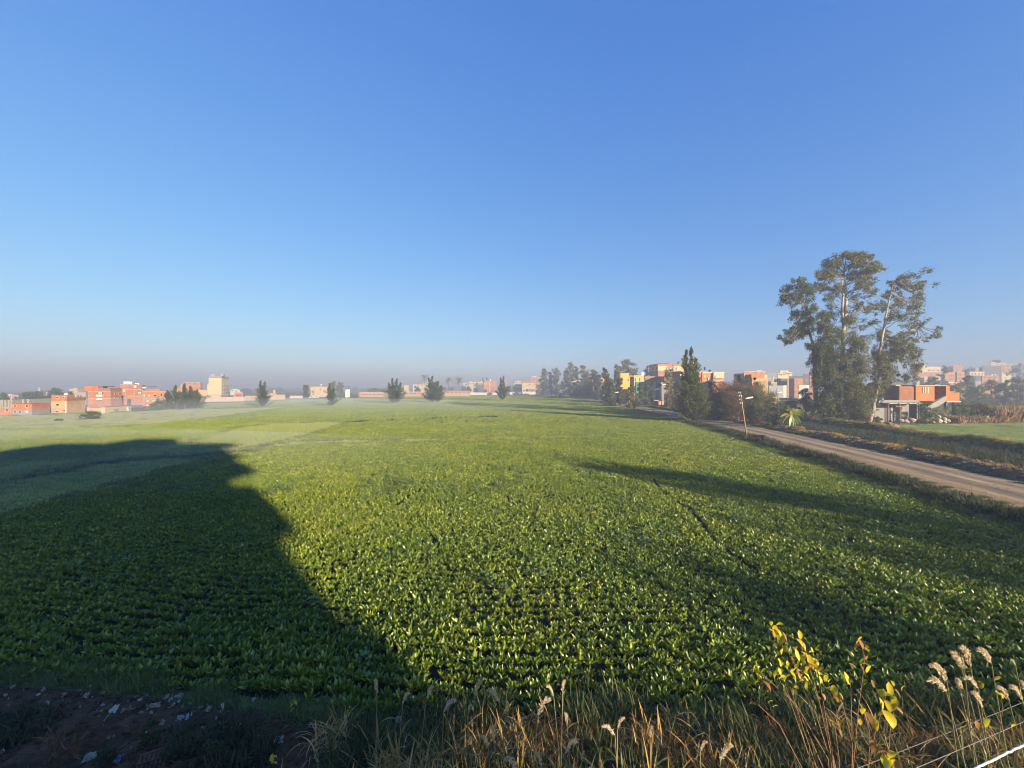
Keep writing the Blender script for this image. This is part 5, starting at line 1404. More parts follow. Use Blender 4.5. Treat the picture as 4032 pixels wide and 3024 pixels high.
T2 = [(1350, 268, 60, 28), (1290, 290, 60, 35), (1230, 315, 50, 35), (1395, 350, 45, 34), (1180, 330, 45, 34), (1310, 370, 70, 36), (1240, 390, 60, 38), (1415, 425, 34, 28), (1350, 450, 60, 32), (1180, 420, 50, 45), (1260, 470, 55, 35), (1330, 510, 60, 30), (1200, 510, 60, 42), (1140, 490, 35, 40), (1270, 560, 60, 36), (1330, 575, 35, 25), (1180, 590, 60, 42), (1235, 625, 55, 34), (1130, 640, 50, 40), (1040, 650, 50, 25), (1330, 675, 60, 28), (1400, 670, 48, 34), (1440, 640, 25, 22), (1470, 735, 38, 35), (1290, 745, 60, 30), (1390, 780, 62, 26), (1440, 790, 40, 25), (1150, 740, 62, 52), (1100, 790, 50, 50), (1200, 800, 70, 52), (1160, 860, 60, 50), (1090, 890, 55, 50), (1240, 870, 50, 40), (1150, 940, 45, 45), (1040, 930, 55, 50), (1010, 990, 55, 50), (1080, 1000, 50, 50), (1280, 870, 42, 45), (1285, 940, 48, 55), (1275, 1020, 45, 55), (1265, 1090, 34, 40), (1190, 930, 36, 35), (1100, 1060, 50, 55), (1040, 1080, 50, 55), (970, 1060, 45, 50), (1060, 1170, 40, 55), (985, 1150, 35, 50), (1050, 1250, 34, 40), (960, 1240, 40, 50), (940, 1330, 45, 50), (1005, 1310, 30, 30)]
gum('tallest gum tree, domed top and pale straight trunk by the farmhouse', (765, 1490), [([(765, 1492, 0), (757, 1200, 0), (757, 950, 0), (766, 760, 0), (788, 580, 0), (800, 420, .2), (782, 250, .3), (800, 130, .3)], .62, .07), ([(770, 700, 0), (745, 560, -.5), (748, 420, -.6), (735, 320, -.6), (712, 270, -.6)], .26, .05)], T1, 301)
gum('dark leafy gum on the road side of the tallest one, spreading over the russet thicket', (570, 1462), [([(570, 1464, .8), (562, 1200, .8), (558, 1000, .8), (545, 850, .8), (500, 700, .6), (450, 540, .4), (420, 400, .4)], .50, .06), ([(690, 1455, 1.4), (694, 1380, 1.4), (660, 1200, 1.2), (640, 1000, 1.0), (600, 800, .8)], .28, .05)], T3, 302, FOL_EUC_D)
gum('leaning gum tree with open wind swept crown and white lower trunk', (945, 1492), [([(942, 1494, -1.0), (975, 1370, -1.0), (1000, 1210, -1.2), (1020, 1110, -1.2), (1040, 900, -.8), (1078, 720, -.6), (1108, 580, -.4), (1150, 430, -.2), (1182, 330, 0)], .46, .07), ([(905, 1485, .5), (915, 1420, .5), (945, 1330, .2), (975, 1260, -.4)], .24, .16), ([(1090, 800, -.6), (1200, 820, -.4), (1290, 745, 0), (1400, 690, .3)], .2, .05)], T2, 303, dens=32)

# ------------------------------------------------------------------ trees and bushes along the road and round the town
GG = 'gum trees in the row along the far road'
for i, (x, yb, yt, w, D, lab) in enumerate([
        (960, 745, 335, 165, 420, 'first gum of the far row with a flat topped tip'), (1060, 760, 395, 80, 400, 'thin dark conifer between the first two far gums'),
        (1145, 800, 330, 190, 395, 'brownish dense gum, second in the far row'), (1300, 790, 378, 150, 380, 'lower gum in the dip of the far row'),
        (1385, 810, 242, 180, 360, 'highest gum of the far row with a round tuft on top'), (1480, 810, 300, 140, 350, 'gum next to the highest tuft topped one'),
        (1585, 815, 288, 190, 340, 'broad gum standing behind the first street lamp'), (1770, 850, 345, 210, 285, 'round headed gum under the bare tree'),
        (1690, 840, 395, 190, 310, 'dim gum filling the row below the bare tree'), (1870, 880, 430, 170, 255, 'low gum before the glimpsed yellow house'),
        (1980, 930, 320, 190, 232, 'open crowned gum with dark tufts by the glimpsed yellow house'), (2180, 950, 268, 190, 225, 'tall gum at the end of the far row before the bright yellow house')]):
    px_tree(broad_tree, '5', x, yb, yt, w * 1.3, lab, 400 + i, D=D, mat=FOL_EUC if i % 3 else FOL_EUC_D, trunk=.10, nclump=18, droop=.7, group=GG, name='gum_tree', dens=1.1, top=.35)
px_tree(bare_tree, '5', 1705, 835, 280, 110, 'leafless tree poking above the far gum row', 430, D=318)
px_tree(broad_tree, '5', 2070, 985, 560, 220, 'dense dark tree hanging over the far bend of the road', 431, mat=FOL_GREEN, trunk=.03, nclump=16, dens=1.2)
px_tree(broad_tree, '5', 1620, 830, 640, 520, 'low dark undergrowth below the far gum row', 432, D=330, mat=FOL_EUC_D, trunk=.02, nclump=22, dens=1.2, cat='bush', name='bush')
px_tree(broad_tree, '5', 920, 755, 590, 240, 'dark bushes at the start of the far gum row', 433, D=440, mat=FOL_EUC_D, trunk=.02, nclump=12, cat='bush', name='bush')
px_tree(broad_tree, '6', 400, 900, 290, 440, 'big rounded gum behind the bright yellow house', 440, D=262, mat=FOL_EUC, trunk=.15, nclump=24, dens=1.1, name='gum_tree')
px_tree(broad_tree, '6', 730, 900, 378, 200, 'gum between the rounded one and the tall pale house', 441, D=280, mat=FOL_EUC, trunk=.15, nclump=14, name='gum_tree')
px_tree(broad_tree, '6', 1600, 900, 318, 130, 'gum peeping up behind the big roadside casuarina', 442, D=300, mat=FOL_EUC, trunk=.3, nclump=10, name='gum_tree')
px_tree(broad_tree, '6', 1060, 1010, 432, 220, 'round headed tree in front of the tall pale house', 443, D=168, mat=FOL_OLIVE, trunk=.42, nclump=14)
px_tree(broad_tree, '6', 75, 1065, 545, 290, 'tree behind the second street lamp on the far road', 444, D=172, mat=FOL_GREEN, trunk=.03, nclump=16, top=.4)
px_tree(broad_tree, '6', 250, 1030, 560, 190, 'shaded tree before the end of the bright yellow house', 445, D=178, mat=FOL_EUC_D, trunk=.05, nclump=14, top=.3)
px_tree(broad_tree, '6', 445, 1115, 690, 250, 'brown green leafy tree at the bend, pointed top', 446, mat=FOL_OLIVE, trunk=.02, nclump=18, top=.5, dens=1.1)
px_tree(broad_tree, '6', 590, 1075, 650, 180, 'green pointed tree beside the blue door', 447, D=162, mat=FOL_GREEN, trunk=.02, nclump=14, top=.5)
px_tree(broad_tree, '6', 720, 1040, 640, 230, 'tree behind the third street lamp, before the brick porch', 448, D=166, mat=FOL_GREEN, trunk=.08, nclump=14, top=.4)
px_tree(broad_tree, '6', 1150, 1140, 780, 300, 'yellowish willowy bush between the truck and the big casuarina', 449, mat=FOL_OLIVE, trunk=.02, nclump=16, dens=1.1, cat='bush', name='bush')
px_tree(broad_tree, '6', 1300, 1180, 930, 200, 'dark blue green bush under the big casuarina', 450, D=118, mat=FOL_EUC_D, trunk=.02, nclump=10, cat='bush', name='bush')
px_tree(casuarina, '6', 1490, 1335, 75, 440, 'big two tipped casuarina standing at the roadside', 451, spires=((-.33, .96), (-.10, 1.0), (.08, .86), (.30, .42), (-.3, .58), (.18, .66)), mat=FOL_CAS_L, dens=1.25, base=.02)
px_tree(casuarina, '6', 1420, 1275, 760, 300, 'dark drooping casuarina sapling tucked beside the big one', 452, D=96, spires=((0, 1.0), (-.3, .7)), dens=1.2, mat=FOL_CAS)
# thicket past the big casuarina
px_tree(broad_tree, '6', 1790, 1250, 640, 300, 'green tree over the thicket beside the red house with blue tank', 460, D=108, mat=FOL_GREEN, trunk=.1, nclump=18, dens=1.1)
px_tree(broad_tree, '6', 1830, 1290, 960, 380, 'dark shrub at the foot of the thicket by the road', 461, D=97, mat=FOL_EUC_D, trunk=.01, nclump=14, cat='bush', name='bush')
px_tree(bare_tree, '6', 2080, 1290, 650, 380, 'russet twiggy shrub in the thicket before the tan house', 462, D=97, leaf=FOL_BROWN, name='russet_shrub', cat='bush', lv=4)
px_tree(bare_tree, '7', 120, 1090, 420, 400, 'tall russet shrub behind the leaning lamp pole', 463, D=98, leaf=FOL_BROWN, name='russet_shrub', cat='bush', lv=4)
px_tree(bare_tree, '7', 380, 1100, 480, 420, 'russet shrub with pale twigs covering the tan house', 464, D=95, leaf=FOL_BROWN, name='russet_shrub', cat='bush', lv=4)
px_tree(bare_tree, '7', 570, 1130, 560, 300, 'brownish open shrub at the end of the tan house', 465, D=92, leaf=FOL_OLIVE, name='russet_shrub', cat='bush', lv=4)
px_tree(bare_tree, '7', 200, 1080, 600, 420, 'dull brown shrub low in the thicket behind the leaning pole', 475, D=92, leaf=FOL_BROWN, name='russet_shrub', cat='bush', lv=4)
px_tree(broad_tree, '7', 190, 900, 325, 130, 'slim green tree top above the tall russet shrub', 466, D=112, mat=FOL_OLIVE, trunk=.4, nclump=10)
px_tree(broad_tree, '7', 475, 900, 362, 170, 'green tree before the orange brick upper storey', 467, D=110, mat=FOL_OLIVE, trunk=.4, nclump=10)
px_tree(broad_tree, '7', 450, 1150, 800, 420, 'low dark bush behind the leaning lamp pole', 468, D=86, mat=FOL_EUC_D, trunk=.01, nclump=14, cat='bush', name='bush')
px_tree(broad_tree, '7', 740, 1200, 740, 330, 'dark green bush beside the banana plant', 469, D=82, mat=FOL_EUC_D, trunk=.01, nclump=16, cat='bush', name='bush')
px_tree(broad_tree, '7', 830, 1240, 960, 260, 'brown stemmed bush at the road side of the banana plant', 470, D=78, mat=FOL_EUC_D, trunk=.01, nclump=12, cat='bush', name='bush')
px_tree(broad_tree, '7', 1000, 1150, 790, 260, 'fan leaved bush behind the banana plant', 471, D=80, mat=FOL_GREEN, trunk=.02, nclump=10, cat='bush', name='bush')
px_tree(broad_tree, '7', 1330, 930, 540, 300, 'dark spreading tree under the leafy gum', 472, D=97, mat=FOL_EUC_D, trunk=.3, nclump=14)
px_tree(broad_tree, '7', 1500, 1080, 800, 360, 'deep shaded bush behind the gum trunks', 473, D=98, mat=FOL_EUC_D, trunk=.02, nclump=14, cat='bush', name='bush')
px_tree(broad_tree, '7', 1330, 1120, 960, 330, 'shaded low bush between banana plant and gum trunks', 474, D=88, mat=FOL_EUC_D, trunk=.02, nclump=10, cat='bush', name='bush')
px_tree(bare_tree, '6', 1960, 1280, 690, 330, 'dark russet shrub between the big casuarina and the red house', 476, D=100, leaf=FOL_BROWN, name='russet_shrub', cat='bush', lv=4)
px_tree(bare_tree, '7', 300, 1110, 440, 460, 'broad russet shrub filling the middle of the thicket', 477, D=93, leaf=FOL_OLIVE, name='russet_shrub', cat='bush', lv=4)
px_tree(broad_tree, '7', 90, 1120, 700, 420, 'dull olive bush low in the thicket', 478, D=94, mat=FOL_OLIVE, trunk=.01, nclump=14, cat='bush', name='bush')
px_tree(broad_tree, '7', 620, 1130, 690, 300, 'olive bush between the thicket and the dark green bush', 479, D=90, mat=FOL_OLIVE, trunk=.01, nclump=12, cat='bush', name='bush')
px_tree(broad_tree, '6', 1900, 1270, 800, 420, 'olive shrub in front of the green tree in the thicket', 486, D=101, mat=FOL_OLIVE, trunk=.01, nclump=14, cat='bush', name='bush')
# round the farmhouse
px_tree(broad_tree, '8', 960, 800, 580, 240, 'dark creeper bush climbing the farmhouse stair', 480, D=89.5, mat=FOL_GREEN, trunk=.02, nclump=16, cat='bush', name='bush')
px_tree(broad_tree, '8', 1150, 800, 650, 260, 'thin grey green bush over the rubble blocks', 481, D=91, mat=FOL_OLIVE, trunk=.02, nclump=10, cat='bush', name='bush', dens=.5)
px_tree(broad_tree, '8', 1430, 790, 600, 320, 'dark bush under the farmhouse balcony', 482, D=92, mat=FOL_GREEN, trunk=.02, nclump=16, cat='bush', name='bush')
px_tree(broad_tree, '8', 1650, 800, 590, 380, 'wide olive bush between the balcony and the dry stalks', 483, D=93, mat=FOL_OLIVE, trunk=.02, nclump=16, cat='bush', name='bush')
px_tree(broad_tree, '8', 370, 850, 770, 120, 'small dry weed clump at the canopy post', 484, D=88, mat=FOL_OLIVE, trunk=.01, nclump=8, cat='bush', name='bush')
for i, (x, yb, yt, w, D, lab) in enumerate([
        (500, 560, 250, 210, 150, 'hazy tree between the leaning gum and the farmhouse roof'), (600, 520, 190, 190, 170, 'taller hazy tree just behind the hanging gum column'),
        (720, 420, 250, 180, 200, 'hazy bush left over the farmhouse roof'), (830, 380, 90, 60, 300, 'thin pointed hazy tree by the small cream house'),
        (1010, 420, 300, 240, 190, 'hazy bushes below the pink row house'), (1180, 400, 110, 110, 280, 'dark pointed hazy tree between pink row house and brick block'),
        (1090, 400, 270, 140, 210, 'small hazy tree in front of the pink row house'), (1400, 520, 330, 260, 160, 'hazy trees behind the farmhouse balcony'),
        (1500, 540, 240, 150, 175, 'upright hazy tree by the dark blue grey house'), (1640, 560, 370, 300, 165, 'pale hazy bush past the dark blue grey house'),
        (1800, 560, 300, 260, 180, 'hazy tree in front of the low brick house'), (1960, 560, 310, 280, 175, 'hazy spreading tree by the small cream hut'),
        (2130, 560, 250, 260, 170, 'large hazy tree at the picture edge below the ridge'), (2160, 330, 90, 220, 330, 'dark tree mass on the hazy ridge'),
        (2330, 560, 260, 300, 170, 'hazy tree at the end of the tree belt'), (1480, 330, 170, 80, 330, 'slim hazy tree between brick block and long cream house'), (1530, 200, 150, 260, 520, 'far tree belt on the ridge between pink and grey blocks')]):
    px_tree(broad_tree, '8', x, yb, yt, w, lab, 500 + i, D=D, mat=FOL_GREEN if i % 2 else FOL_EUC, trunk=.04, nclump=14, group='hazy trees around the far town')
# left side
px_tree(broad_tree, '1', 560, 800, 600, 420, 'wide dark tree crown behind the roof columns of the long brick house', 540, D=215, mat=FOL_EUC_D, trunk=.05, nclump=22)
px_tree(broad_tree, '1', 930, 780, 542, 230, 'rounded dark tree behind the two tone house', 541, D=230, mat=FOL_EUC_D, trunk=.1, nclump=16)
px_tree(broad_tree, '1', 1195, 760, 610, 90, 'dark tree tip beside the unfinished grey storey', 542, D=200, mat=FOL_EUC_D, trunk=.1, nclump=8)
px_tree(broad_tree, '1', 70, 800, 622, 110, 'dark pointed tree behind the roof columns at the frame edge', 543, D=210, mat=FOL_EUC_D, trunk=.1, nclump=10)
px_tree(broad_tree, '1', 1000, 1092, 1062, 110, 'small dark weed patch on the mown strip', 544, mat=FOL_EUC_D, trunk=.01, nclump=6, cat='bush', name='bush')
px_tree(broad_tree, '1', 1530, 1038, 930, 330, 'dark scrub before the ruined mud shed', 545, D=102, mat=FOL_EUC_D, trunk=.01, nclump=12, cat='bush', name='bush', dens=.6)
px_tree(broad_tree, '2', 610, 890, 760, 260, 'low green bush at the foot of the two storey orange house', 546, D=142, mat=FOL_GREEN, trunk=.01, nclump=12, cat='bush', name='bush')
px_tree(broad_tree, '2', 290, 915, 870, 360, 'low weedy hedge below the stepped red brick building', 547, D=137, mat=FOL_OLIVE, trunk=.01, nclump=14, cat='bush', name='bush')
for i, (r, x, yb, yt, w, D, lab) in enumerate([
        ('2', 2080, 660, 560, 190, 620, 'hazy tree beside the low white house past the cream tower'), ('2', 1860, 640, 580, 60, 600, 'hazy tree tip over the garage'),
        ('3', 50, 640, 555, 160, 640, 'faint tree behind the start of the tan wall'), ('3', 450, 640, 545, 130, 800, 'faint blue tree just past the twin tipped casuarina'), ('3', 590, 640, 542, 150, 800, 'faint blue tree beyond the end of the tan wall'),
        ('3', 1745, 640, 515, 90, 900, 'faint blue tree near the white mast'), ('3', 1860, 640, 540, 100, 950, 'very faint tree toward the barn'), ('3', 2010, 640, 550, 140, 900, 'very faint low trees at the barn end'),
        ('3', 740, 640, 560, 200, 1100, 'very faint tree line before the white shed'), ('3', 900, 640, 556, 120, 1050, 'very faint tree left of the dark one')]):
    px_tree(broad_tree, r, x, yb, yt, w, lab.replace(' left of', ' next to'), 560 + i, D=D, mat=FOL_EUC_D, trunk=.06, nclump=10, group='faint trees in the haze')
px_tree(broad_tree, '3', 1040, 700, 495, 110, 'dark upright tree beside the beige three storey house', 575, D=318, mat=FOL_EUC_D, trunk=.02, nclump=14)
px_tree(broad_tree, '3', 1490, 680, 432, 110, 'hazy gum just behind the slim leaning casuarina', 576, D=360, mat=FOL_EUC, trunk=.25, nclump=12, name='gum_tree')
px_tree(broad_tree, '3', 1620, 640, 448, 150, 'hazy round gum past the slim leaning casuarina', 577, D=420, mat=FOL_EUC, trunk=.25, nclump=14, name='gum_tree')
px_tree(broad_tree, '3', 2160, 625, 548, 200, 'olive scrub tree behind the barn roof', 578, D=390, mat=FOL_OLIVE, trunk=.1, nclump=12)
px_tree(broad_tree, '4', 230, 620, 545, 280, 'olive scrub trees behind the barn roof and the broad casuarina', 579, D=395, mat=FOL_OLIVE, trunk=.05, nclump=14)
px_tree(broad_tree, '4', 870, 600, 535, 110, 'dark low tree below the cream house', 580, D=480, mat=FOL_EUC_D, trunk=.05, nclump=8)
px_tree(broad_tree, '4', 1720, 600, 520, 120, 'dark low tree between the palms and the dark grey barn', 581, D=500, mat=FOL_EUC_D, trunk=.05, nclump=8)
px_tree(casuarina, '4', 1962, 520, 380, 60, 'pointed dark tree tip behind the dark grey barn', 582, D=680, group='pointed trees behind the dark grey barn')
px_tree(casuarina, '4', 2028, 520, 378, 50, 'pointed dark tree tip behind the red house with tank', 583, D=680, group='pointed trees behind the dark grey barn')
for i, (x, yb, yt, w, D, lab, tr) in enumerate([(993, 605, 345, 140, 440, 'single tall date palm with a thin bare trunk', True), (1385, 590, 400, 150, 450, 'date palm with rounded head among the palms', True), (1560, 580, 395, 170, 450, 'largest headed date palm near the yellow houses', True),
                                                (1440, 600, 500, 150, 440, 'low date palm between the two tall headed ones', False), (1310, 600, 500, 150, 430, 'short palm beside the widest casuarina', False), (1620, 600, 530, 140, 440, 'short palm below the largest headed one', False)]):
    X = (rx('4', x) - CX) / F * D; hh = H - (ry('4', yt) - HY) / F * D; r = w / 2 / REG['4'][2] / F * D
    palm((X, D, 0), max(.6, hh - (r * .35 if tr else r * .9)), r * 1.15, lab, 600 + i, 30, 'date palms behind the barn', tr)

# banana plant
def banana():
    D = 75.0; rng = np.random.default_rng(9)
    p = at(rx('7', 1110), ry('7', 1260), D)
    root = empty('banana_plant', (p.x, D, 0), 0, 'bright yellow green banana plant beside the road', 'plant')
    s = D / F / REG['7'][2]
    tm = MB(); tm.tube([(0, 0, 0), (-.05, 0, 1.2), (-.1, 0, 3.3)], [.22, .18, .10], 8); tm.tube([(.6, .3, 0), (.7, .3, 2.0)], [.16, .1], 7); tm.build('stem', plain('banana_stem', (.20, .19, .07), var=.25), root, True)
    L = []
    for k, (tx, ty) in enumerate([(890, 910), (900, 970), (910, 1030), (950, 1140), (965, 1180), (1010, 1190), (1095, 1170), (1180, 1120), (1270, 1020), (1300, 945), (1240, 910), (1130, 880), (1000, 870), (1010, 940), (1060, 920), (1215, 1160), (1150, 1190), (1280, 980), (940, 900)]):
        q = np.array([(tx - 1110) * s, rng.uniform(-1.2, .8), (1260 - ty) * s])
        o = np.array([-.1, 0, 3.1]); m = (o + q) / 2 + np.array([0, 0, .75])
        w = .25; rows = 9
        for j in range(rows - 1):
            pass
        pts = [(1 - t) ** 2 * o + 2 * t * (1 - t) * m + t * t * q for t in np.linspace(0, 1, rows)]
        d = unit(q - o); sd = unit(np.cross(d, np.array([0.15, 1, .35])))
        v = []
        for j, pt in enumerate(pts):
            t = j / (rows - 1); ww = w * math.sin(min(1, .1 + t * .95) * math.pi) ** .5 + .02
            for sg in (-1, 0, 1):
                v.append(pt + sd * sg * ww + np.array([0, 0, -.12 * abs(sg) + .03 * rng.normal()]))
        L.append(np.array(v))
    link('leaves', quads_mesh('leaves', np.stack(L), 27, strip_faces(9), FOL_BANANA, True), root)
banana()

# ------------------------------------------------------------------ lamp poles, wires, truck, car
def lamp_pole(label, base, top, D, lamp=None, arm=None, ins=4, thick=.11, mat=None, group='lamp and wire poles along the road'):
    bx_, ty_ = base, top
    p0 = Vector(((base[0] - CX) / F * D, D, 0)); p1 = at(top[0], top[1], D)
    root = empty('lamp_pole', p0, 0, label, 'lamp pole', group)
    v = p1 - p0
    m = MB(); m.tube([(0, 0, 0), tuple(v * .5), tuple(v)], [thick, thick * .8, thick * .6], 8); m.build('pole', mat or plain('pole_wood', (.42, .27, .14), var=.2), root, True)
    if ins:
        br = MB(); 
        for i in range(ins):
            z = v * (.985 - .075 * i)
            br.box(z.x - .32, z.x + .05, z.y - .05, z.y + .02, z.z - .03, z.z + .03)
        br.build('bracket', METALGREY, root)
        for i in range(ins):
            z = v * (.985 - .075 * i)
            for dx in (-.30, .02):
                q = MB(); q.lathe([(.05, -.09), (.085, -.06), (.06, 0), (.085, .04), (.04, .09)], 8); q.build('insulator', WHITE, root, True, (z.x + dx, z.y - .07, z.z + .02))
    if lamp:
        l = at(lamp[0], lamp[1], D) - p0; l.y = -.5
        a = MB(); s = v * (arm or .82); a.tube([tuple(s), tuple((s + l) / 2 + Vector((0, 0, .08))), tuple(l)], [.035, .03, .03], 6); a.build('arm', METALGREY, root)
        h = MB(); sc = lamp[2]
        h.tube([(-.55 * sc, 0, -.14 * sc), (-.45 * sc, 0, -.11 * sc), (.3 * sc, 0, .07 * sc), (.6 * sc, 0, .16 * sc)], [.06 * sc, .15 * sc, .17 * sc, .08 * sc], 8)
        o = h.build('lamp_head', WHITE, root, True, l); o.scale = (1, .9, .75)
    return root
lamp_pole('leaning wooden lamp pole with white insulators by the dark soil heap', (rx('7', 350), ry('7', 1400)), (rx('7', 230), ry('7', 605)), 62.4, (rx('7', 345), ry('7', 708), 1.05), .83)
lamp_pole('lamp pole before the shaded brick porch, road side', (rx('6', 815), 0), (rx('6', 803), ry('6', 768)), depth(ry('6', 1200)), (rx('6', 862), ry('6', 778), 1.7), .97, 3)
lamp_pole('thin lamp pole before the end of the bright yellow house', (rx('6', 148), 0), (rx('6', 132), ry('6', 738)), depth(ry('6', 1060)), (rx('6', 178), ry('6', 833), 2.2), .75, 2)
lamp_pole('far lamp pole under the broad gum', (rx('5', 1592), 0), (rx('5', 1592), ry('5', 632)), 330, (rx('5', 1612), ry('5', 660), 2.6), .8, 0, .3, CONC)
lamp_pole('far pole with a boxy bracket between the gum row and the field', (rx('5', 1782), 0), (rx('5', 1774), ry('5', 645)), 215, None, None, 2, .16)
lamp_pole('thin pole in the yard of the grey houses', (rx('7', 845), 0), (rx('7', 842), ry('7', 548)), 115, (rx('7', 862), ry('7', 622), 1.5), .6, 0, .09, METALGREY)
lamp_pole('dark steel pole with a bent arm before the grey sided house', (rx('6', 955), 0), (rx('6', 952), ry('6', 702)), 150, (rx('6', 985), ry('6', 700), 1.4), .99, 0, .14, BLACKP)

def vehicle_truck():
    D = 168.0
    p = at(rx('6', 950), ry('6', 1070), D)
    root = empty('truck', (p.x, D, 0), D2R(4), 'small cargo truck parked at the road bend, tailgate in sunlight', 'truck')
    z0 = .75; w = 1.1 * 2.1
    b = MB(); b.box(-w / 2 - .1, w / 2 + .1, 0, 5.0, z0, z0 + .12); b.build('chassis', BLACKP, root)
    b = MB(); b.box(-w / 2, -w / 2 + .06, 0, 4.8, z0 + .12, 2.5); b.box(w / 2 - .06, w / 2, 0, 4.8, z0 + .12, 2.5); b.build('cargo_side', BRICK_ORANGE, root)
    b = MB(); b.box(-w / 2, w / 2, -.06, 0, z0 + .1, 2.45); o = b.build('tailgate', plain('truck_paint', (.50, .20, .10), rough=.5, var=.1), root)
    b = MB(); b.box(-.45, .45, -.075, -.06, 1.2, 1.5); b.build('number_panel', WHITEPL, o)
    b = MB(); b.box(-w / 2, w / 2, 4.9, 6.6, z0, 2.7); b.build('cab', plain('cab_paint', (.4, .36, .3), rough=.5, var=.1), root)
    for x in (-w / 2 + .1, w / 2 - .35):
        for y in (.9, 5.6):
            q = MB(); q.lathe([(.2, -.13), (.45, -.12), (.47, 0), (.45, .12), (.2, .13)], 14)
            o = q.build('wheel', BLACKP, root, True, (x + .12, y, .47)); o.rotation_euler = (0, D2R(90), 0)
    for x in (-w / 2 + .15, w / 2 - .3):
        q = MB(); q.box(x, x + .18, -.09, -.05, .9, 1.05); q.build('tail_light', plain('lamp_red', (.45, .03, .02), rough=.3), root)
vehicle_truck()
def vehicle_car():
    D = 164.0
    p = at(rx('6', 665), ry('6', 1085), D)
    root = empty('parked_car', (p.x, D, 0), D2R(78), 'dark car parked in shade under the trees near the truck', 'car')
    prof = [(-2.1, .35), (-2.15, .8), (-1.9, .95), (-1.3, 1.0), (-.75, 1.45), (.7, 1.48), (1.25, 1.02), (1.95, .92), (2.15, .75), (2.15, .35)]
    b = MB(); b.prism([(y, z) for y, z in prof], 0, -.82, .82); b.build('body', plain('dark_paint', (.05, .055, .07), rough=.25, spec=.5, var=.05), root)
    for sx in (-.83, .80):
        w = MB(); w.prism([(-1.15, 1.02), (-.7, 1.38), (.62, 1.40), (1.05, 1.03)], 0, sx, sx + .03); w.build('window', PANE, root)
        for y in (-1.3, 1.3):
            q = MB(); q.lathe([(.15, -.1), (.31, -.09), (.33, 0), (.31, .09), (.15, .1)], 14); o = q.build('wheel', BLACKP, root, True, (sx + (.06 if sx > 0 else -.02), y, .33)); o.rotation_euler = (0, D2R(90), 0)
vehicle_car()
# ------------------------------------------------------------------ weeds on the banks, verges and ditch
def strip_points(o0, o1, y0, y1, n, zf):
    y = RNG.uniform(y0, y1, n); off = RNG.uniform(o0, o1, n)
    i = np.clip(np.searchsorted(RC[:, 1], y), 0, len(RC) - 1)
    P = RC[i] + RNV[i] * off[:, None]
    z = np.array([float(zf(np.array(a), np.array(b), c)) for (a, b), c in zip(P, off)])
    return np.c_[P, z - .02]
WD = [blade_patch_mesh(400 + k, 0.9, 90, 0.75, 0.05, M_WEED, 1.2, 4) for k in range(4)]
VG = [blade_patch_mesh(410 + k, 0.8, 110, 0.28, 0.03, M_GRASS, 1.2, 4) for k in range(4)]
DR = [blade_patch_mesh(420 + k, 0.8, 80, 0.45, 0.025, M_DRY, 1.4, 4) for k in range(4)]
def sc(name, P, meshes, label, cat, a=.7, b=1.3):
    return scatter(name, P, RNG.random(len(P)) * 6.28, RNG.uniform(a, b, len(P)), meshes, label, cat, .1)
flat0 = lambda x, y, o: 0.0 * x
sc('ditch_weeds', strip_points(7.6, 17.4, 12, 84, 7500, flat0), WD, 'weeds filling the ditch along the road, its shade put into their grey green', 'weeds', .7, 1.5)
sc('verge_grass', strip_points(-8.6, -5.6, 10, 150, 2600, verge_z), VG, 'rough grass on the verge between beets and road', 'grass')
sc('verge_weeds', strip_points(-7.6, -5.2, 12, 90, 420, verge_z), WD, 'taller weeds on the verge between beets and road', 'weeds', .5, 1.1)
sc('bank_straw', strip_points(5.2, 8.0, 10, 90, 380, spoil_z), DR, 'dry straw and stalks on the spoil bank by the road', 'dry grass', .4, 1.0)
sc('far_bank_straw', strip_points(16.6, 21.4, 12, 84, 560, bank2_z), DR, 'dry straw on the bank beyond the ditch', 'dry grass', .4, 1.0)
sc('far_bank_grass', strip_points(17.5, 22.5, 12, 84, 1300, bank2_z), VG, 'thin grass on the bank beyond the ditch', 'grass', .6, 1.2)
P = np.stack([RNG.uniform(-26, 33, 1700), np.zeros(1700)], 1); P[:, 1] = bank_edge(P[:, 0]) + RNG.uniform(-.28, .22, len(P)) + .5 * (vnoise(P[:, 0], P[:, 0] * 0, 51, 2.5) - .3)
k = (vnoise(P[:, 0], P[:, 1], 55, .8) > .3) & (RNG.random(len(P)) < np.where(P[:, 0] < -3, 1.0, .12)); P = P[k]
sc('edge_grass', np.c_[P, [zb(a, b) - .02 for a, b in P]], GR, 'blue green grass edging the field along the dark bank', 'grass', .3, .95)

def clod_mesh(seed):
    import bmesh
    rng = np.random.default_rng(seed)
    bm = bmesh.new(); bmesh.ops.create_icosphere(bm, subdivisions=2, radius=.16)
    for v in bm.verts: v.co *= rng.uniform(.7, 1.25)
    for v in bm.verts: v.co.z *= .7
    me = bpy.data.meshes.new('clod'); bm.to_mesh(me); bm.free(); me.materials.append(M_SPOIL)
    return me
CLD = [clod_mesh(k) for k in range(5)]
sc('earth_clods', np.concatenate([strip_points(4.4, 8.2, 10, 90, 2600, spoil_z), strip_points(16.8, 21.2, 12, 84, 1200, bank2_z), strip_points(-6.5, -4.4, 10, 80, 500, verge_z)]), CLD, 'earth clods lying on the spoil banks', 'clods', .35, 1.7)

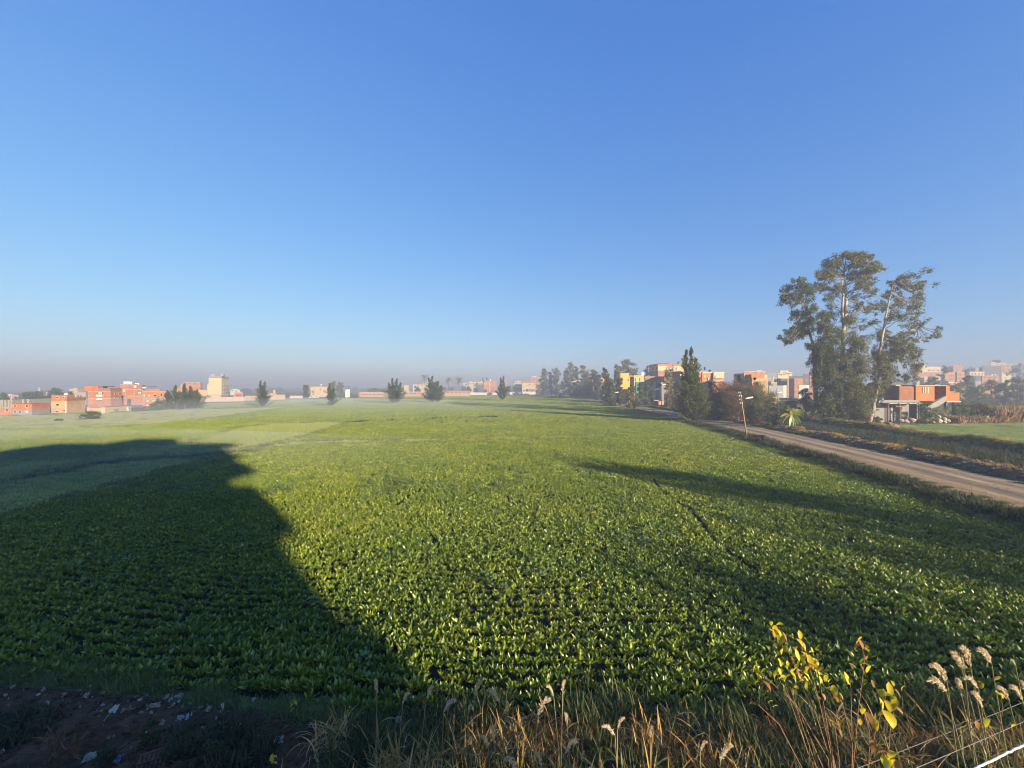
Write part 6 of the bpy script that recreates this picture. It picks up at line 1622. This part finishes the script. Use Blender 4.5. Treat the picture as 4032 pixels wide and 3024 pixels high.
CLB = []
for m_ in CLD:
    m2 = m_.copy(); m2.materials[0] = M_BANK; CLB.append(m2)
P = np.stack([RNG.uniform(-22, 3, 5200), RNG.uniform(5.2, 10.8, 5200)], 1); P = P[P[:, 1] < bank_edge(P[:, 0]) - .25]
scatter('bank_clods', np.c_[P, [zb(a, b) - .01 for a, b in P]], RNG.random(len(P)) * 6.28, RNG.random(len(P)) ** 2.5 * .75 + .10, CLB, 'dark earth clods on the rough littered bank', 'clods', .3)
sc('road_edge_tufts', np.concatenate([strip_points(-4.9, -3.4, 10, 120, 900, lambda x, y, o: road_z(x, y, o) if abs(o) < 4.4 else verge_z(x, y, o)), strip_points(3.5, 4.9, 10, 110, 500, lambda x, y, o: road_z(x, y, o) if abs(o) < 4.2 else spoil_z(x, y, o))]), VG, 'small grass tufts breaking the road edges', 'grass', .3, .8)
ST = []
for m_ in CLD[:3]:
    m2 = m_.copy(); m2.materials[0] = plain('road_stone', (.34, .26, .17), var=.3); ST.append(m2)
sc('road_stones', strip_points(-4.4, 4.4, 10, 90, 1500, road_z), ST, 'small stones and clods lying on the dirt road', 'stones', .12, .5)
# tall dry grass and reeds on the sunny part of the bank
DG_ = [blade_patch_mesh(430 + k, 0.8, 24, 0.72, 0.030, M_DRY, 2.3, 7, 28) for k in range(6)]
P = np.stack([RNG.uniform(-4.2, 12, 2600), RNG.uniform(5.6, 9.3, 2600)], 1)
dens = vnoise(P[:, 0], P[:, 1], 52, 1.1)
P = P[(dens > .46) & (P[:, 1] < bank_edge(P[:, 0]) - .2)]
sc('dry_bank_grass', np.c_[P, [zb(a, b) - .03 for a, b in P]], DG_, 'tangled dry golden grass on the sunny bank', 'dry grass', .45, 1.15)
P = np.stack([RNG.uniform(-3.5, 12, 1100), RNG.uniform(5.4, 9.9, 1100)], 1); P = P[vnoise(P[:, 0], P[:, 1], 53, .9) > .35]
GB = [blade_patch_mesh(440 + k, 0.7, 60, 0.55, 0.022, leaf_mat('weed_green', (.04, .06, .02), (.08, .095, .03), (.14, .13, .05), .3, .6, .2), 1.1, 4) for k in range(4)]
sc('green_bank_weeds', np.c_[P, [zb(a, b) - .03 for a, b in P]], GB, 'green weeds growing through the dry grass', 'weeds', .5, 1.3)
P = np.stack([RNG.uniform(-5.0, 12.5, 2400), RNG.uniform(5.2, 8.9, 2400)], 1); P = P[(vnoise(P[:, 0], P[:, 1], 56, 1.3) > .34)]
sc('dry_undergrowth', np.c_[P, [zb(a, b) - .03 for a, b in P]], [blade_patch_mesh(460 + k, 0.6, 110, 0.42, 0.012, leaf_mat('russet_stalk', (.20, .085, .03), (.36, .17, .06), (.50, .30, .12), .3, .7, .15), 1.6, 4, 15) for k in range(5)], 'rust brown matted undergrowth on the sunny bank', 'dry grass', .5, 1.35)
P = np.stack([RNG.uniform(-14, -2.6, 700), RNG.uniform(5.4, 9.6, 700)], 1); P = P[vnoise(P[:, 0], P[:, 1], 54, 1.4) > .70]
sc('shaded_bank_weeds', np.c_[P, [zb(a, b) - .03 for a, b in P]], [blade_patch_mesh(450 + k, 0.6, 50, 0.35, 0.03, leaf_mat('weed_dull', (.035, .045, .02), (.06, .065, .03), (.10, .08, .05), .3, .6, .2), 1.2, 4) for k in range(4)], 'dull weeds on the dark littered bank', 'weeds', .4, 1.2)
# dead stalks and chaff lying on the dark bank
P = np.stack([RNG.uniform(-20, -2, 1400), RNG.uniform(5.4, 10.2, 1400)], 1)
n = len(P); Zp = np.array([zb(a, b) + .03 for a, b in P])
V = kites(np.c_[P, Zp], RNG.normal(size=(n, 3)) * np.array([1, 1, .25]), RNG.uniform(.06, .35, n), RNG.uniform(.01, .04, n), RNG, .05)
tag(link('dead_stalks', quads_mesh('dead_stalks', V, 4, [(0, 1, 2, 3)], leaf_mat('dead_stalk', (.06, .045, .03), (.12, .09, .06), (.26, .21, .15), .1, .8, .1))), 'dead stalks and chaff lying on the dark bank', 'debris', kind='stuff')

M_PLUME = leaf_mat('reed_plume', (0.55, 0.42, 0.29), (0.72, 0.58, 0.43), (0.82, 0.72, 0.58), .3, .8, .1)
M_STEM = plain('reed_stem', (0.30, 0.25, 0.10), var=.2)
def reed(label, tip, neck, D, foot=None, seed=0, group='plumed reeds on the bank', full=1.0):
    """tip and neck: where the photo shows the plume's end and its foot"""
    rng = np.random.default_rng(seed)
    a = np.array(at(tip[0], tip[1], D)); b = np.array(at(neck[0], neck[1], D))
    fx, fy = (b[0] + (foot if foot is not None else rng.uniform(-.15, .35)), D - rng.uniform(.0, .5))
    f = np.array([fx, fy, zb(fx, fy)])
    root = empty('reed', f, 0, label, 'reed', group)
    b = b - f; a = a - f
    st = MB(); m = b * .55 + np.array([rng.normal(0, .03), 0, .05]); st.tube([(0, 0, 0), m * .5, m, b, b * .5 + a * .5], [.011, .010, .008, .006, .004], 5); st.build('stem', M_STEM, root)
    n = int(260 * full); t = rng.random(n) ** .85
    c = b[None] * (1 - t[:, None]) + a[None] * t[:, None]
    L = np.linalg.norm(a - b)
    c[:, 2] += .30 * L * np.sin(t * math.pi)
    d = unit(a - b)
    off = unit(rng.normal(size=(n, 3))) * (.135 * L * np.sin(np.clip(t * .85 + .12, 0, 1) * math.pi) ** .7 * rng.random(n) ** .5)[:, None]
    V = kites(c + off, d + off / L * 2 + rng.normal(size=(n, 3)) * .3, L * .17, L * .04, rng, .05)
    link('plume', quads_mesh('plume', V, 4, [(0, 1, 2, 3)], M_PLUME), root)
    lv = []
    for k in range(int(rng.integers(3, 6))):
        s = rng.uniform(.15, .75); az = rng.random() * 6.28
        v = leaf_strip(rng.uniform(.3, .6), .024, az, D2R(65), D2R(-10), 0, 6, .2, .5, rng) + b * s
        lv.append(v)
    link('leaves', quads_mesh('leaves', np.stack(lv), 18, strip_faces(6), leaf_mat('reed_leaf', (.10, .12, .03), (.22, .19, .06), (.40, .30, .13), .3, .6, .2), True), root)
    return root
GRP = 'plumed reeds on the bank'
R_IN_G = [((1556, 500), (1668, 600)), ((1542, 603), (1662, 672)), ((1703, 408), (1790, 520)), ((1770, 370), (1832, 492)), ((1888, 388), (1982, 474)), ((1738, 595), (1772, 704)), ((1792, 585), (1886, 640)), ((2028, 650), (2102, 722)), ((1850, 690), (1918, 786)), ((2118, 645), (2196, 722)), ((2120, 448), (2150, 485)), ((1710, 430), (1770, 505)), ((2190, 600), (2212, 660))]
LBL = ['first of the curved plumes facing the beets, high in the reed clump', 'lowest curved plume leaning out of the reed clump', 'plume high in the reed clump, bowed over another', 'highest plume of the reed clump', 'stout plume standing apart at the back of the reed clump', 'upright narrow plume amid the reed clump', 'thick horizontal plume amid the reed clump', 'plume over yellow leaves at the clump edge', 'drooping plume low amid the reed clump', 'plume near the wires at the frame edge', 'small faint plume behind the reed clump', 'plume pressed against the bowed one', 'plume cut by the frame edge']
for i, ((t, nk), lb) in enumerate(zip(R_IN_G, LBL)):
    reed('reed with ' + lb, (rx('G', t[0]), ry('G', t[1])), (rx('G', nk[0]), ry('G', nk[1])), 6.2 + .12 * (i % 4), .25 + .03 * i, 700 + i, 'plumed reeds by the wires')
for i, (x, y) in enumerate([(245, 120), (560, 155), (680, 232), (762, 250), (822, 130), (860, 175), (965, 240), (1180, 150), (1195, 225), (1280, 300), (1600, 325), (1488, 370), (885, 375), (825, 425), (1340, 455), (1380, 505), (1120, 520), (955, 548), (1750, 372), (2050, 455), (2185, 478), (1275, 120), (430, 190)]):
    sl = random.Random(i).choice((-1, 1))
    reed('dry reed with a small pale plume in the golden bank grass', (rx('M', x), ry('M', y - 5)), (rx('M', x + sl * (10 + 26 * (i % 3))), ry('M', y + 66 - 9 * (i % 4))), 7.2 - .9 * (y - 100) / 450, sl * .1, 740 + i, 'small plumed reeds on the bank', .8)

# tall bare-stemmed shoots with yellow leaves
M_YL = leaf_mat('yellow_leaf', (0.50, 0.36, 0.02), (0.62, 0.50, 0.03), (0.55, 0.56, 0.06), .42, .5, .3)
M_BL = leaf_mat('withered_leaf', (0.22, 0.10, 0.03), (0.38, 0.19, 0.06), (0.48, 0.30, 0.10), .35, .6, .2)
M_SHOOT = plain('shoot_bark', (0.30, 0.17, 0.075), var=.25)
def shoots(label, D, stems, leaves, seed, name='yellow_leaved_shrub'):
    rng = np.random.default_rng(seed)
    f2 = at(rx('G', stems[0][0][0]), ry('G', stems[0][0][1]), D)
    root = empty(name, (f2.x, D, zb(f2.x, D)), 0, label, 'shrub')
    o = np.array(root.location)
    sm = MB()
    def pt(x, y, dy=0.0): return np.array(at(rx('G', x), ry('G', y), D + dy)) - o
    for st in stems:
        dy = rng.uniform(-.25, .25)
        P = [pt(x, y, dy * (i / max(1, len(st) - 1))) for i, (x, y) in enumerate(st)]
        g0 = P[0].copy(); g0[2] = -.05; g0[0] *= .6
        Q = [g0, g0 * .5 + P[0] * .5 + rng.normal(size=3) * .02] + P
        sm.tube(Q, list(np.linspace(.0068, .0026, len(Q))), 6)
    sm.build('stems', M_SHOOT, root)
    for kind, mat in (('y', M_YL), ('b', M_BL)):
        A = []
        for (x, y, s, k) in leaves:
            if (k == 'b') != (kind == 'b'): continue
            p = pt(x, y, rng.uniform(-.25, .25)); L = s * D / F / REG['G'][2]
            L *= 1.12; v = leaf_strip(L, L * rng.uniform(.38, .60), rng.choice((-1, 1)) * math.pi / 2 + rng.normal(0, .8), D2R(rng.uniform(-75, 20)), D2R(rng.uniform(-95, -40)), .08, 6, .25, rng.normal(0, .5), rng, .006)
            A.append(v - v.mean(0) + p)
        if A: link('leaves' if kind == 'y' else 'withered_leaves', quads_mesh('leaves', np.stack(A), 18, strip_faces(6), mat, True), root)
    return root
rl = random.Random(5)
def around(pts, n, spread, sizes, kinds):
    out = []
    for (x, y) in pts:
        for _ in range(n):
            out.append((x + rl.gauss(0, spread), y + rl.gauss(0, spread), rl.uniform(*sizes), rl.choice(kinds)))
    return out
LA = [(480, 198, 62, 'y'), (425, 185, 40, 'y'), (455, 240, 75, 'y'), (475, 250, 60, 'y'), (445, 265, 50, 'b'), (495, 300, 80, 'y'), (525, 290, 60, 'b'), (450, 330, 55, 'b'), (520, 360, 60, 'y'), (500, 385, 50, 'y'), (628, 270, 52, 'y'), (640, 335, 80, 'y'), (592, 360, 58, 'b'), (660, 380, 50, 'b'), (760, 380, 48, 'y'), (718, 388, 50, 'y'), (325, 490, 58, 'y'), (320, 525, 65, 'y'), (265, 490, 40, 'y'), (305, 505, 45, 'y'), (500, 570, 68, 'y'), (540, 565, 62, 'y'), (395, 625, 70, 'b'), (415, 650, 60, 'b'), (570, 280, 30, 'y'), (430, 240, 40, 'y'), (235, 700, 40, 'y'), (290, 755, 45, 'b'), (420, 740, 40, 'y'), (453, 772, 38, 'y'), (325, 605, 35, 'y')]
LA += around([(640, 440), (720, 470), (700, 450), (740, 440)], 3, 24, (40, 70), 'yybb') + around([(560, 470), (600, 560), (620, 590), (680, 630), (770, 560), (730, 540), (660, 500), (500, 480), (610, 520), (800, 600)], 5, 30, (26, 60), 'yyyb') + around([(455, 440), (470, 545), (420, 560)], 2, 18, (30, 50), 'yyb')
shoots('fan of tall bare shoots tipped with yellow and withered leaves', 5.1,
       [[(868, 1205), (760, 720), (690, 480), (640, 300)], [(850, 1180), (700, 700), (560, 420), (478, 210)], [(830, 1150), (600, 760), (420, 600), (300, 490)], [(790, 1205), (640, 850), (545, 690), (500, 540)], [(872, 1210), (800, 800), (765, 560), (745, 400)], [(720, 1205), (560, 740), (470, 560)], [(862, 1150), (775, 640), (740, 450)], [(640, 1205), (480, 900), (330, 760)], [(880, 1205), (780, 780), (690, 560), (620, 280)], [(740, 1190), (650, 930), (560, 640)]], LA, 801)
LB = [(1045, 305, 58, 'y'), (1085, 345, 75, 'b'), (1030, 350, 60, 'b'), (1105, 375, 65, 'y'), (1060, 330, 60, 'b'), (1090, 425, 80, 'b'), (1085, 480, 70, 'y'), (1110, 510, 70, 'y'), (1075, 520, 75, 'b'), (960, 575, 72, 'y'), (975, 600, 60, 'y'), (915, 540, 40, 'y'), (1000, 485, 40, 'y'), (870, 665, 72, 'y'), (922, 708, 55, 'y'), (885, 720, 45, 'b'), (868, 888, 62, 'y'), (1055, 885, 40, 'y'), (800, 710, 40, 'b'), (1145, 615, 45, 'b')]
shoots('upright pair of shoots with leaf tufts behind the reed plumes and fan', 5.3, [[(1000, 1200), (990, 760), (985, 600), (955, 560)], [(1005, 1200), (1040, 800), (1075, 540), (1085, 420), (1045, 300)], [(1000, 1040), (930, 760), (860, 650)], [(905, 1150), (880, 950), (870, 880)]], LB, 802)
LC = [(1265, 655, 78, 'y'), (1215, 680, 90, 'y'), (1245, 690, 60, 'y'), (1290, 735, 88, 'y'), (1300, 760, 80, 'y'), (1255, 770, 70, 'y'), (1285, 780, 60, 'b'), (1230, 830, 90, 'b'), (1260, 860, 100, 'y'), (1275, 850, 80, 'b'), (1205, 760, 70, 'y'), (1325, 800, 60, 'b'), (1355, 645, 52, 'y'), (1320, 680, 50, 'b'), (1285, 610, 40, 'y'), (1075, 805, 60, 'y'), (1140, 870, 70, 'y'), (1155, 895, 80, 'y'), (1120, 850, 60, 'b'), (1140, 1050, 70, 'b'), (1160, 1080, 60, 'b'), (1205, 1100, 80, 'b'), (1200, 1075, 50, 'b'), (1250, 1150, 90, 'y'), (1275, 1120, 80, 'y'), (1235, 1180, 90, 'y'), (1290, 1175, 80, 'y'), (1320, 1195, 70, 'b'), (1265, 1195, 85, 'y')]
shoots('leafy yellow shoot with drooping tuft between fan and wires', 4.7, [[(1110, 1200), (1160, 960), (1210, 780), (1250, 650)], [(1250, 1205), (1262, 980), (1280, 830)], [(1115, 1180), (1120, 950), (1080, 810)], [(1255, 1205), (1200, 1090), (1130, 1030)]], LC, 803)
shoots('low yellow leaved sprig under the wires beside the reeds', 5.4, [[(2000, 1200), (1960, 960), (1940, 900)], [(2010, 1200), (2060, 800), (2050, 690)]],
       [(1950, 890, 60, 'y'), (1985, 920, 75, 'y'), (1940, 905, 45, 'y'), (1880, 905, 45, 'b'), (2040, 690, 60, 'y'), (2060, 700, 50, 'y'), (2025, 575, 40, 'y'), (1900, 600, 45, 'y'), (1915, 630, 40, 'y'), (2140, 910, 40, 'y')], 804, 'yellow_leaved_shrub')

# wires crossing below the balcony
def cable(label, p, q, r, mat, sag=.04, wob=0.0, name='cable'):
    rng = np.random.default_rng(int(r * 1e5))
    P = [p + (q - p) * t + Vector((0, 0, -sag * 4 * t * (1 - t) + rng.normal() * wob)) for t in np.linspace(0, 1, 60)]
    m = MB(); m.tube([tuple(x) for x in P], r, 8)
    return tag(m.build(name, mat, None, True), label, 'cable')
def ext(a, b, Da, Db, k0, k1):
    A, B = at(*a, Da), at(*b, Db)
    return A + (B - A) * k0, A + (B - A) * k1
GREYW = plain('grey_wire', (.20, .18, .15), var=.15)
cable('thin upper grey wire slanting below the reeds', *ext((rx('G', 1020), ry('G', 1205)), (rx('G', 2200), ry('G', 740)), 5.6, 7.2, -.6, 1.4), .0042, GREYW, .03)
cable('lower grey wire slanting toward the pale cable', *ext((rx('G', 1440), ry('G', 1205)), (rx('G', 2200), ry('G', 880)), 5.2, 6.4, -.6, 1.5), .0046, GREYW, .02)
cable('thick pale twisted cable at the bottom corner', *ext((rx('G', 1870), ry('G', 1205)), (rx('G', 2212), ry('G', 1040)), 4.7, 5.0, -1.2, 2.2), .0125, plain('pale_cable', (.72, .66, .55), rough=.5, var=.1), .01, .004)

# litter on the dark bank
def on_bank(x, y, r='T'):
    """the place on the bank where the eye's ray through this point of the photo lands"""
    px, py = rx(r, x), ry(r, y)
    d = depth(py)
    for _ in range(12):
        z = zb((px - CX) / F * d, d); d = .5 * d + .5 * depth(py, z)
    return ((px - CX) / F * d, d, zb((px - CX) / F * d, d))
def scrap(x, y, w, h, mat, label, group=None, name='litter_scrap', cat='litter', seed=0, r='T'):
    rng = np.random.default_rng(seed)
    p = on_bank(x, y, r)
    s = p[1] / F / REG[r][2] * .85
    W, Hh = w * s / 2, h * s / 2
    g = 5
    U, V = np.meshgrid(np.linspace(-1, 1, g), np.linspace(-1, 1, g))
    X = U * W * (1 - .25 * V * rng.random()) + rng.normal(size=U.shape) * W * .14; Y = V * Hh * 1.1 + rng.normal(size=U.shape) * Hh * .14
    Z = rng.normal(size=U.shape) * .02 + .03 + (V + 1) * Hh * .5
    up = np.stack([X, Y, Z], -1).reshape(-1, 3); dn = up - np.array([0, 0, .006])
    fs = [(j * g + i, j * g + i + 1, (j + 1) * g + i + 1, (j + 1) * g + i) for j in range(g - 1) for i in range(g - 1)]
    m = MB(); m.add(up, fs); m.add(dn, [f[::-1] for f in fs])
    o = m.build(name, mat, None, False, p); o.rotation_euler = (0, 0, rng.normal(0, .4))
    return tag(o, label, cat, group)
LW = plain('litter_white', (.62, .59, .53), var=.2); LB_ = plain('litter_blue', (.46, .58, .62), var=.15); LG = plain('litter_grey', (.42, .41, .37), var=.2); LT = plain('litter_tan', (.42, .34, .24), var=.2)
scrap(665, 370, 46, 42, LW, 'largest crumpled white packet on the dark bank', None, 'litter_packet', seed=1)
scrap(1080, 413, 56, 24, LB_, 'pale blue plastic wrapper lying on the dark bank', None, 'litter_wrapper', seed=2)
scrap(1040, 425, 34, 26, LG, 'dull rag beside the pale blue wrapper', None, 'litter_rag', seed=22)
scrap(1290, 370, 20, 52, LW, 'long white strip standing on the dark bank', None, 'litter_strip', seed=3)
scrap(1330, 322, 40, 16, LW, 'white fold above the long white strip', None, 'litter_strip', seed=4)
scrap(1475, 310, 24, 18, LW, 'white chip under the green grass edge', None, 'litter_chip', seed=5)
scrap(1885, 550, 36, 34, LB_, 'pale blue bag at the edge of the dry grass', None, 'plastic_bag', seed=6)
scrap(685, 663, 46, 40, plain('litter_deepblue', (.16, .24, .42), var=.2), 'deep blue bag near the bottom of the dark bank', None, 'plastic_bag', seed=7)
scrap(520, 655, 62, 40, LG, 'grey crumpled sheet beside the deep blue bag', None, 'litter_sheet', seed=8)
scrap(1620, 545, 60, 34, LG, 'grey folded sheet below the dry weeds', None, 'litter_sheet', seed=9)
scrap(370, 335, 34, 28, LW, 'pale blue white bag caught in the dry grass at the dark bank end', None, 'plastic_bag', seed=33, r='M')
scrap(968, 400, 34, 40, LB_, 'crumpled clear bag in the golden grass', None, 'plastic_bag', seed=34, r='M')
for i, (x, y, w, h, c) in enumerate([(225, 280, 20, 16, 'w'), (205, 375, 26, 26, 'w'), (525, 230, 18, 12, 'w'), (460, 262, 24, 12, 't'), (600, 270, 26, 14, 't'), (1215, 315, 24, 14, 'w'), (1130, 315, 26, 12, 'w'), (1250, 430, 18, 24, 't'), (1605, 413, 10, 10, 'w'), (1470, 468, 12, 10, 'w'), (1325, 508, 10, 10, 'w'), (1370, 450, 20, 12, 'w'), (1390, 457, 16, 14, 't'), (1040, 290, 50, 18, 't'), (900, 345, 56, 24, 't'), (1000, 350, 36, 28, 't'), (720, 380, 40, 22, 't'), (790, 290, 30, 10, 'w'), (830, 296, 34, 10, 't'), (120, 440, 34, 16, 't'), (1180, 582, 10, 8, 'w'), (1230, 570, 10, 10, 'w'), (1282, 615, 14, 12, 't'), (250, 255, 34, 18, 't'), (880, 387, 18, 8, 'w'), (15, 622, 26, 16, 'w'), (660, 522, 14, 10, 't'), (1720, 505, 12, 8, 'w'), (1810, 460, 36, 22, 't'), (1210, 365, 40, 26, 't'), (150, 215, 30, 10, 't'), (30, 282, 40, 12, 't'), (1150, 300, 50, 18, 't'), (820, 386, 40, 10, 't'), (1300, 590, 12, 8, 'w'), (760, 590, 14, 10, 't')]):
    scrap(x, y, w, h, LW if c == 'w' else LT, 'small pale scrap of litter on the dark bank' if c == 'w' else 'small dull tan scrap of litter on the dark bank', 'small pale scraps on the bank' if c == 'w' else 'small tan scraps on the bank', seed=40 + i)
rs = random.Random(77)
for i in range(70):
    x = rs.uniform(0, 1330); y = rs.uniform(225 + .05 * x, 560)
    if rs.random() < .5: y = rs.uniform(215 + .07 * x, 360)
    w_ = rs.choice((8, 10, 12, 16, 22, 30)); c = rs.choice('wtttg')
    scrap(x, y, w_ * rs.uniform(.8, 1.3), w_ * rs.uniform(.4, .9), {'w': LW, 't': LT, 'g': LG}[c], {'w': 'small pale scrap of litter on the dark bank', 't': 'small dull tan scrap of litter on the dark bank', 'g': 'small grey scrap of litter on the dark bank'}[c],
          {'w': 'small pale scraps on the bank', 't': 'small tan scraps on the bank', 'g': 'small grey scraps on the bank'}[c], seed=140 + i)
def bottle():
    p = on_bank(1300, 450); root = empty('bottle', p, D2R(-40), 'greenish plastic bottle lying on the dark bank', 'bottle')
    m = MB(); m.lathe([(.02, 0), (.045, .01), (.047, .2), (.04, .26), (.018, .31), (.016, .34)], 12); o = m.build('body', plain('bottle_green', (.16, .22, .17), rough=.25, var=.1), root, True, (0, 0, .05)); o.rotation_euler = (D2R(80), 0, 0)
    c = MB(); c.lathe([(.019, .34), (.019, .37)], 10); o2 = c.build('cap', WHITE, root, True, (0, 0, .05)); o2.rotation_euler = (D2R(80), 0, 0)
bottle()
def crate():
    p = on_bank(915, 670); root = empty('broken_crate', (p[0], p[1], p[2] + .06), D2R(24), 'reddish slatted crate panel lying on the dark bank', 'crate')
    root.rotation_euler = (D2R(14), 0, D2R(24))
    m = MB()
    for i in range(9):
        m.box(-.34 + i * .075, -.34 + i * .075 + .05, -.22, .22, 0, .02)
    for y in (-.2, 0, .18): m.box(-.35, .33, y, y + .03, .021, .035)
    m.build('slats', plain('crate_plastic', (.20, .085, .06), var=.3), root)
crate()
for i, (a, b, lab) in enumerate([((1140, 520), (1225, 445), 'thin pale stick propped on the dark bank'), ((600, 435), (655, 380), 'pale stick below the largest white packet'), ((705, 385), (790, 362), 'curved dry stem beside the largest white packet')]):
    p, q = Vector(on_bank(*a)), Vector(on_bank(*b))
    m = MB(); m.tube([tuple(p + Vector((0, 0, .02))), tuple((p + q) / 2 + Vector((0, 0, .06))), tuple(q + Vector((0, 0, .05)))], [.012, .012, .008], 6)
    tag(m.build('stick', plain('dry_stick', (.34, .27, .18), var=.2)), lab, 'stick')
for i, (x, yb, yt, w, lab) in enumerate([(330, 640, 430, 150, 'thin bare sapling on the dark bank near the frame corner'), (440, 640, 480, 120, 'second bare sapling, leaning, on the dark bank')]):
    p = on_bank(x, yb)
    bare_tree(p, (yb - yt) / 1.4747 / F * p[1] * 1.2, w / 1.4747 / F * p[1] * .6, lab, 860 + i, None, 'bare_sapling', 'sapling', lv=2)
rgw = random.Random(3)
for i, (x, y, s, lab) in enumerate([(870, 560, .55, 'green weed bush above the reddish crate'), (1050, 620, .6, 'green weed bush beside the reddish crate'), (1420, 530, .7, 'tall dull weed bush in the middle of the dark bank'), (1530, 630, .6, 'green bush near the bottom of the dark bank'), (620, 690, .5, 'low green weed by the deep blue bag'), (1250, 690, .55, 'weed bush at the bottom edge beside the crate')]):
    p = on_bank(x, y)
    broad_tree((p[0], p[1], p[2] - .03), s * .9, s * 1.1, lab, 870 + i, leaf_mat('bank_weed_leaf', (.03, .05, .022), (.055, .08, .035), (.09, .11, .05), .3, .6, .2), 'weed_bush', None, .03, TWIG, .03, 1, .5, 10, .3, 'weed')
for i, (x, y, lab) in enumerate([(1700, 365, 'two yellow leaves on a thin stem over the dark bank'), (2035, 130, 'yellow leaved sprig at the field edge by the grass'), (2020, 395, 'yellow leaves hanging at the end of the dark bank'), (1580, 690, 'yellow leaved sprig at the bottom of the dark bank')]):
    p = Vector(on_bank(x, y + 40)); root = empty('yellow_sprig', p, 0, lab, 'sprig')
    m = MB(); m.tube([(0, 0, -.05), (.03, 0, .2), (.01, 0, .42)], [.006, .005, .003], 5); m.build('stem', M_SHOOT, root)
    rng = np.random.default_rng(900 + i)
    link('leaves', quads_mesh('leaves', np.stack([leaf_strip(.12, .065, rng.random() * 6, D2R(-10), D2R(-80), .08, 5, .2, .3, rng) + np.array([.02, 0, rng.uniform(.2, .42)]) for _ in range(6)]), 15, strip_faces(5), M_YL, True), root)

# ------------------------------------------------------------------ added block shaped for its shadow, and trees behind the camera shading the field
def shadow_tower():
    """unseen block added behind the camera, its outline shaped to shadow the fields"""
    root = empty('shadow_block', (38, -52, 0), 0, 'tall unseen block added behind the bank, shaped for its shadow', 'building')
    def B(part, x0, x1, z0, z1, mat=BEIGE, y0=-60, y1=-45):
        m = MB(); m.box(x0 - 38, x1 - 38, y0 + 52, y1 + 52, z0, z1); return m.build(part, mat, root)
    B('wall', 24.8, 47.0, 17.2, 27.0, WHITEPL)
    B('lower_storey', 24.8, 44.5, 0, 17.2, WHITEPL)
    B('upper_storey', 26.6, 49.6, 27.0, 30.9, WHITEPL)
    B('roof_slab', 27.5, 52.0, 30.9, 31.5, CONC)
    B('stair_hut', 38.6, 44.3, 31.5, 33.1)
    B('balcony', 47.0, 48.0, 17.6, 18.5, BEIGE, -58, -45.2)  # balcony steps follow the wanted shadow outline
    B('balcony', 47.0, 48.9, 21.0, 24.2, BEIGE, -58, -45.2)
    B('balcony', 47.0, 50.4, 25.6, 27.0, BEIGE, -58, -45.2)
    B('balcony', 49.6, 51.3, 28.3, 28.8, BEIGE, -58, -45.2)
shadow_tower()
broad_tree((72, -30, 0), 23.5, 11.0, 'tall tree behind the bank, out of the view', 951, FOL_EUC, trunk=.30, nclump=22, px_m=.3, name='gum_tree', dens=.85)
broad_tree((51, -30, 0), 15.0, 12.0, 'low tree behind the bank, out of the view', 952, FOL_GREEN, trunk=.45, nclump=20, px_m=.25, dens=.85)
broad_tree((62, -30, 0), 16.5, 14.0, 'low spreading tree behind the bank, out of the view', 953, FOL_GREEN, trunk=.45, nclump=18, px_m=.25, dens=.85)

# ------------------------------------------------------------------ morning haze
mh = bpy.data.materials.new('haze'); mh.use_nodes = True
hn = mh.node_tree; hn.nodes.clear()
ho = hn.nodes.new('ShaderNodeOutputMaterial'); hv = hn.nodes.new('ShaderNodeVolumePrincipled')
hv.inputs['Color'].default_value = (0.36, 0.41, 0.51, 1)
hv.inputs['Density'].default_value = 0.0017
hv.inputs['Anisotropy'].default_value = 0.0
hn.links.new(hv.outputs[0], ho.inputs['Volume'])
m = MB(); m.box(-3000, 3000, -260, 3000, -1.0, 46.0)
tag(m.build('haze', mh), 'pale morning haze over the fields', 'haze', kind='stuff')

# low mist lying over the far strip fields: a flat lens of thin fog
mm = bpy.data.materials.new('ground_mist'); mm.use_nodes = True
hn = mm.node_tree; hn.nodes.clear()
ho = hn.nodes.new('ShaderNodeOutputMaterial'); hv = hn.nodes.new('ShaderNodeVolumePrincipled')
hv.inputs['Color'].default_value = (0.80, 0.88, 0.98, 1)
hv.inputs['Density'].default_value = 0.0045
hn.links.new(hv.outputs[0], ho.inputs['Volume'])
mm2 = mm.copy(); mm2.name = 'near_mist'; mm2.node_tree.nodes['Principled Volume'].inputs['Density'].default_value = 0.007
def mist(label, c, r, mm=mm, seg=48, rings=14):
    """closed low dome, thickest in the middle and thinning to nothing at its rim"""
    m = MB()
    prof = [(q, (1 - q * q) ** 2 + .002) for q in np.linspace(1, .02, rings)]
    m.lathe([(.02, -.02), (1.0, -.02)] + prof, seg)
    o = m.build('mist', mm, None, True, c); o.scale = r
    return tag(o, label, 'mist', kind='stuff')
mist('thin mist lying on the pale mown strip before the red houses', (-125, 165, .08), (190, 115, 4.2))
mist('faint veil of mist over the shaded clover strip', (-58, 46, .08), (62, 30, 3.2), mm2)
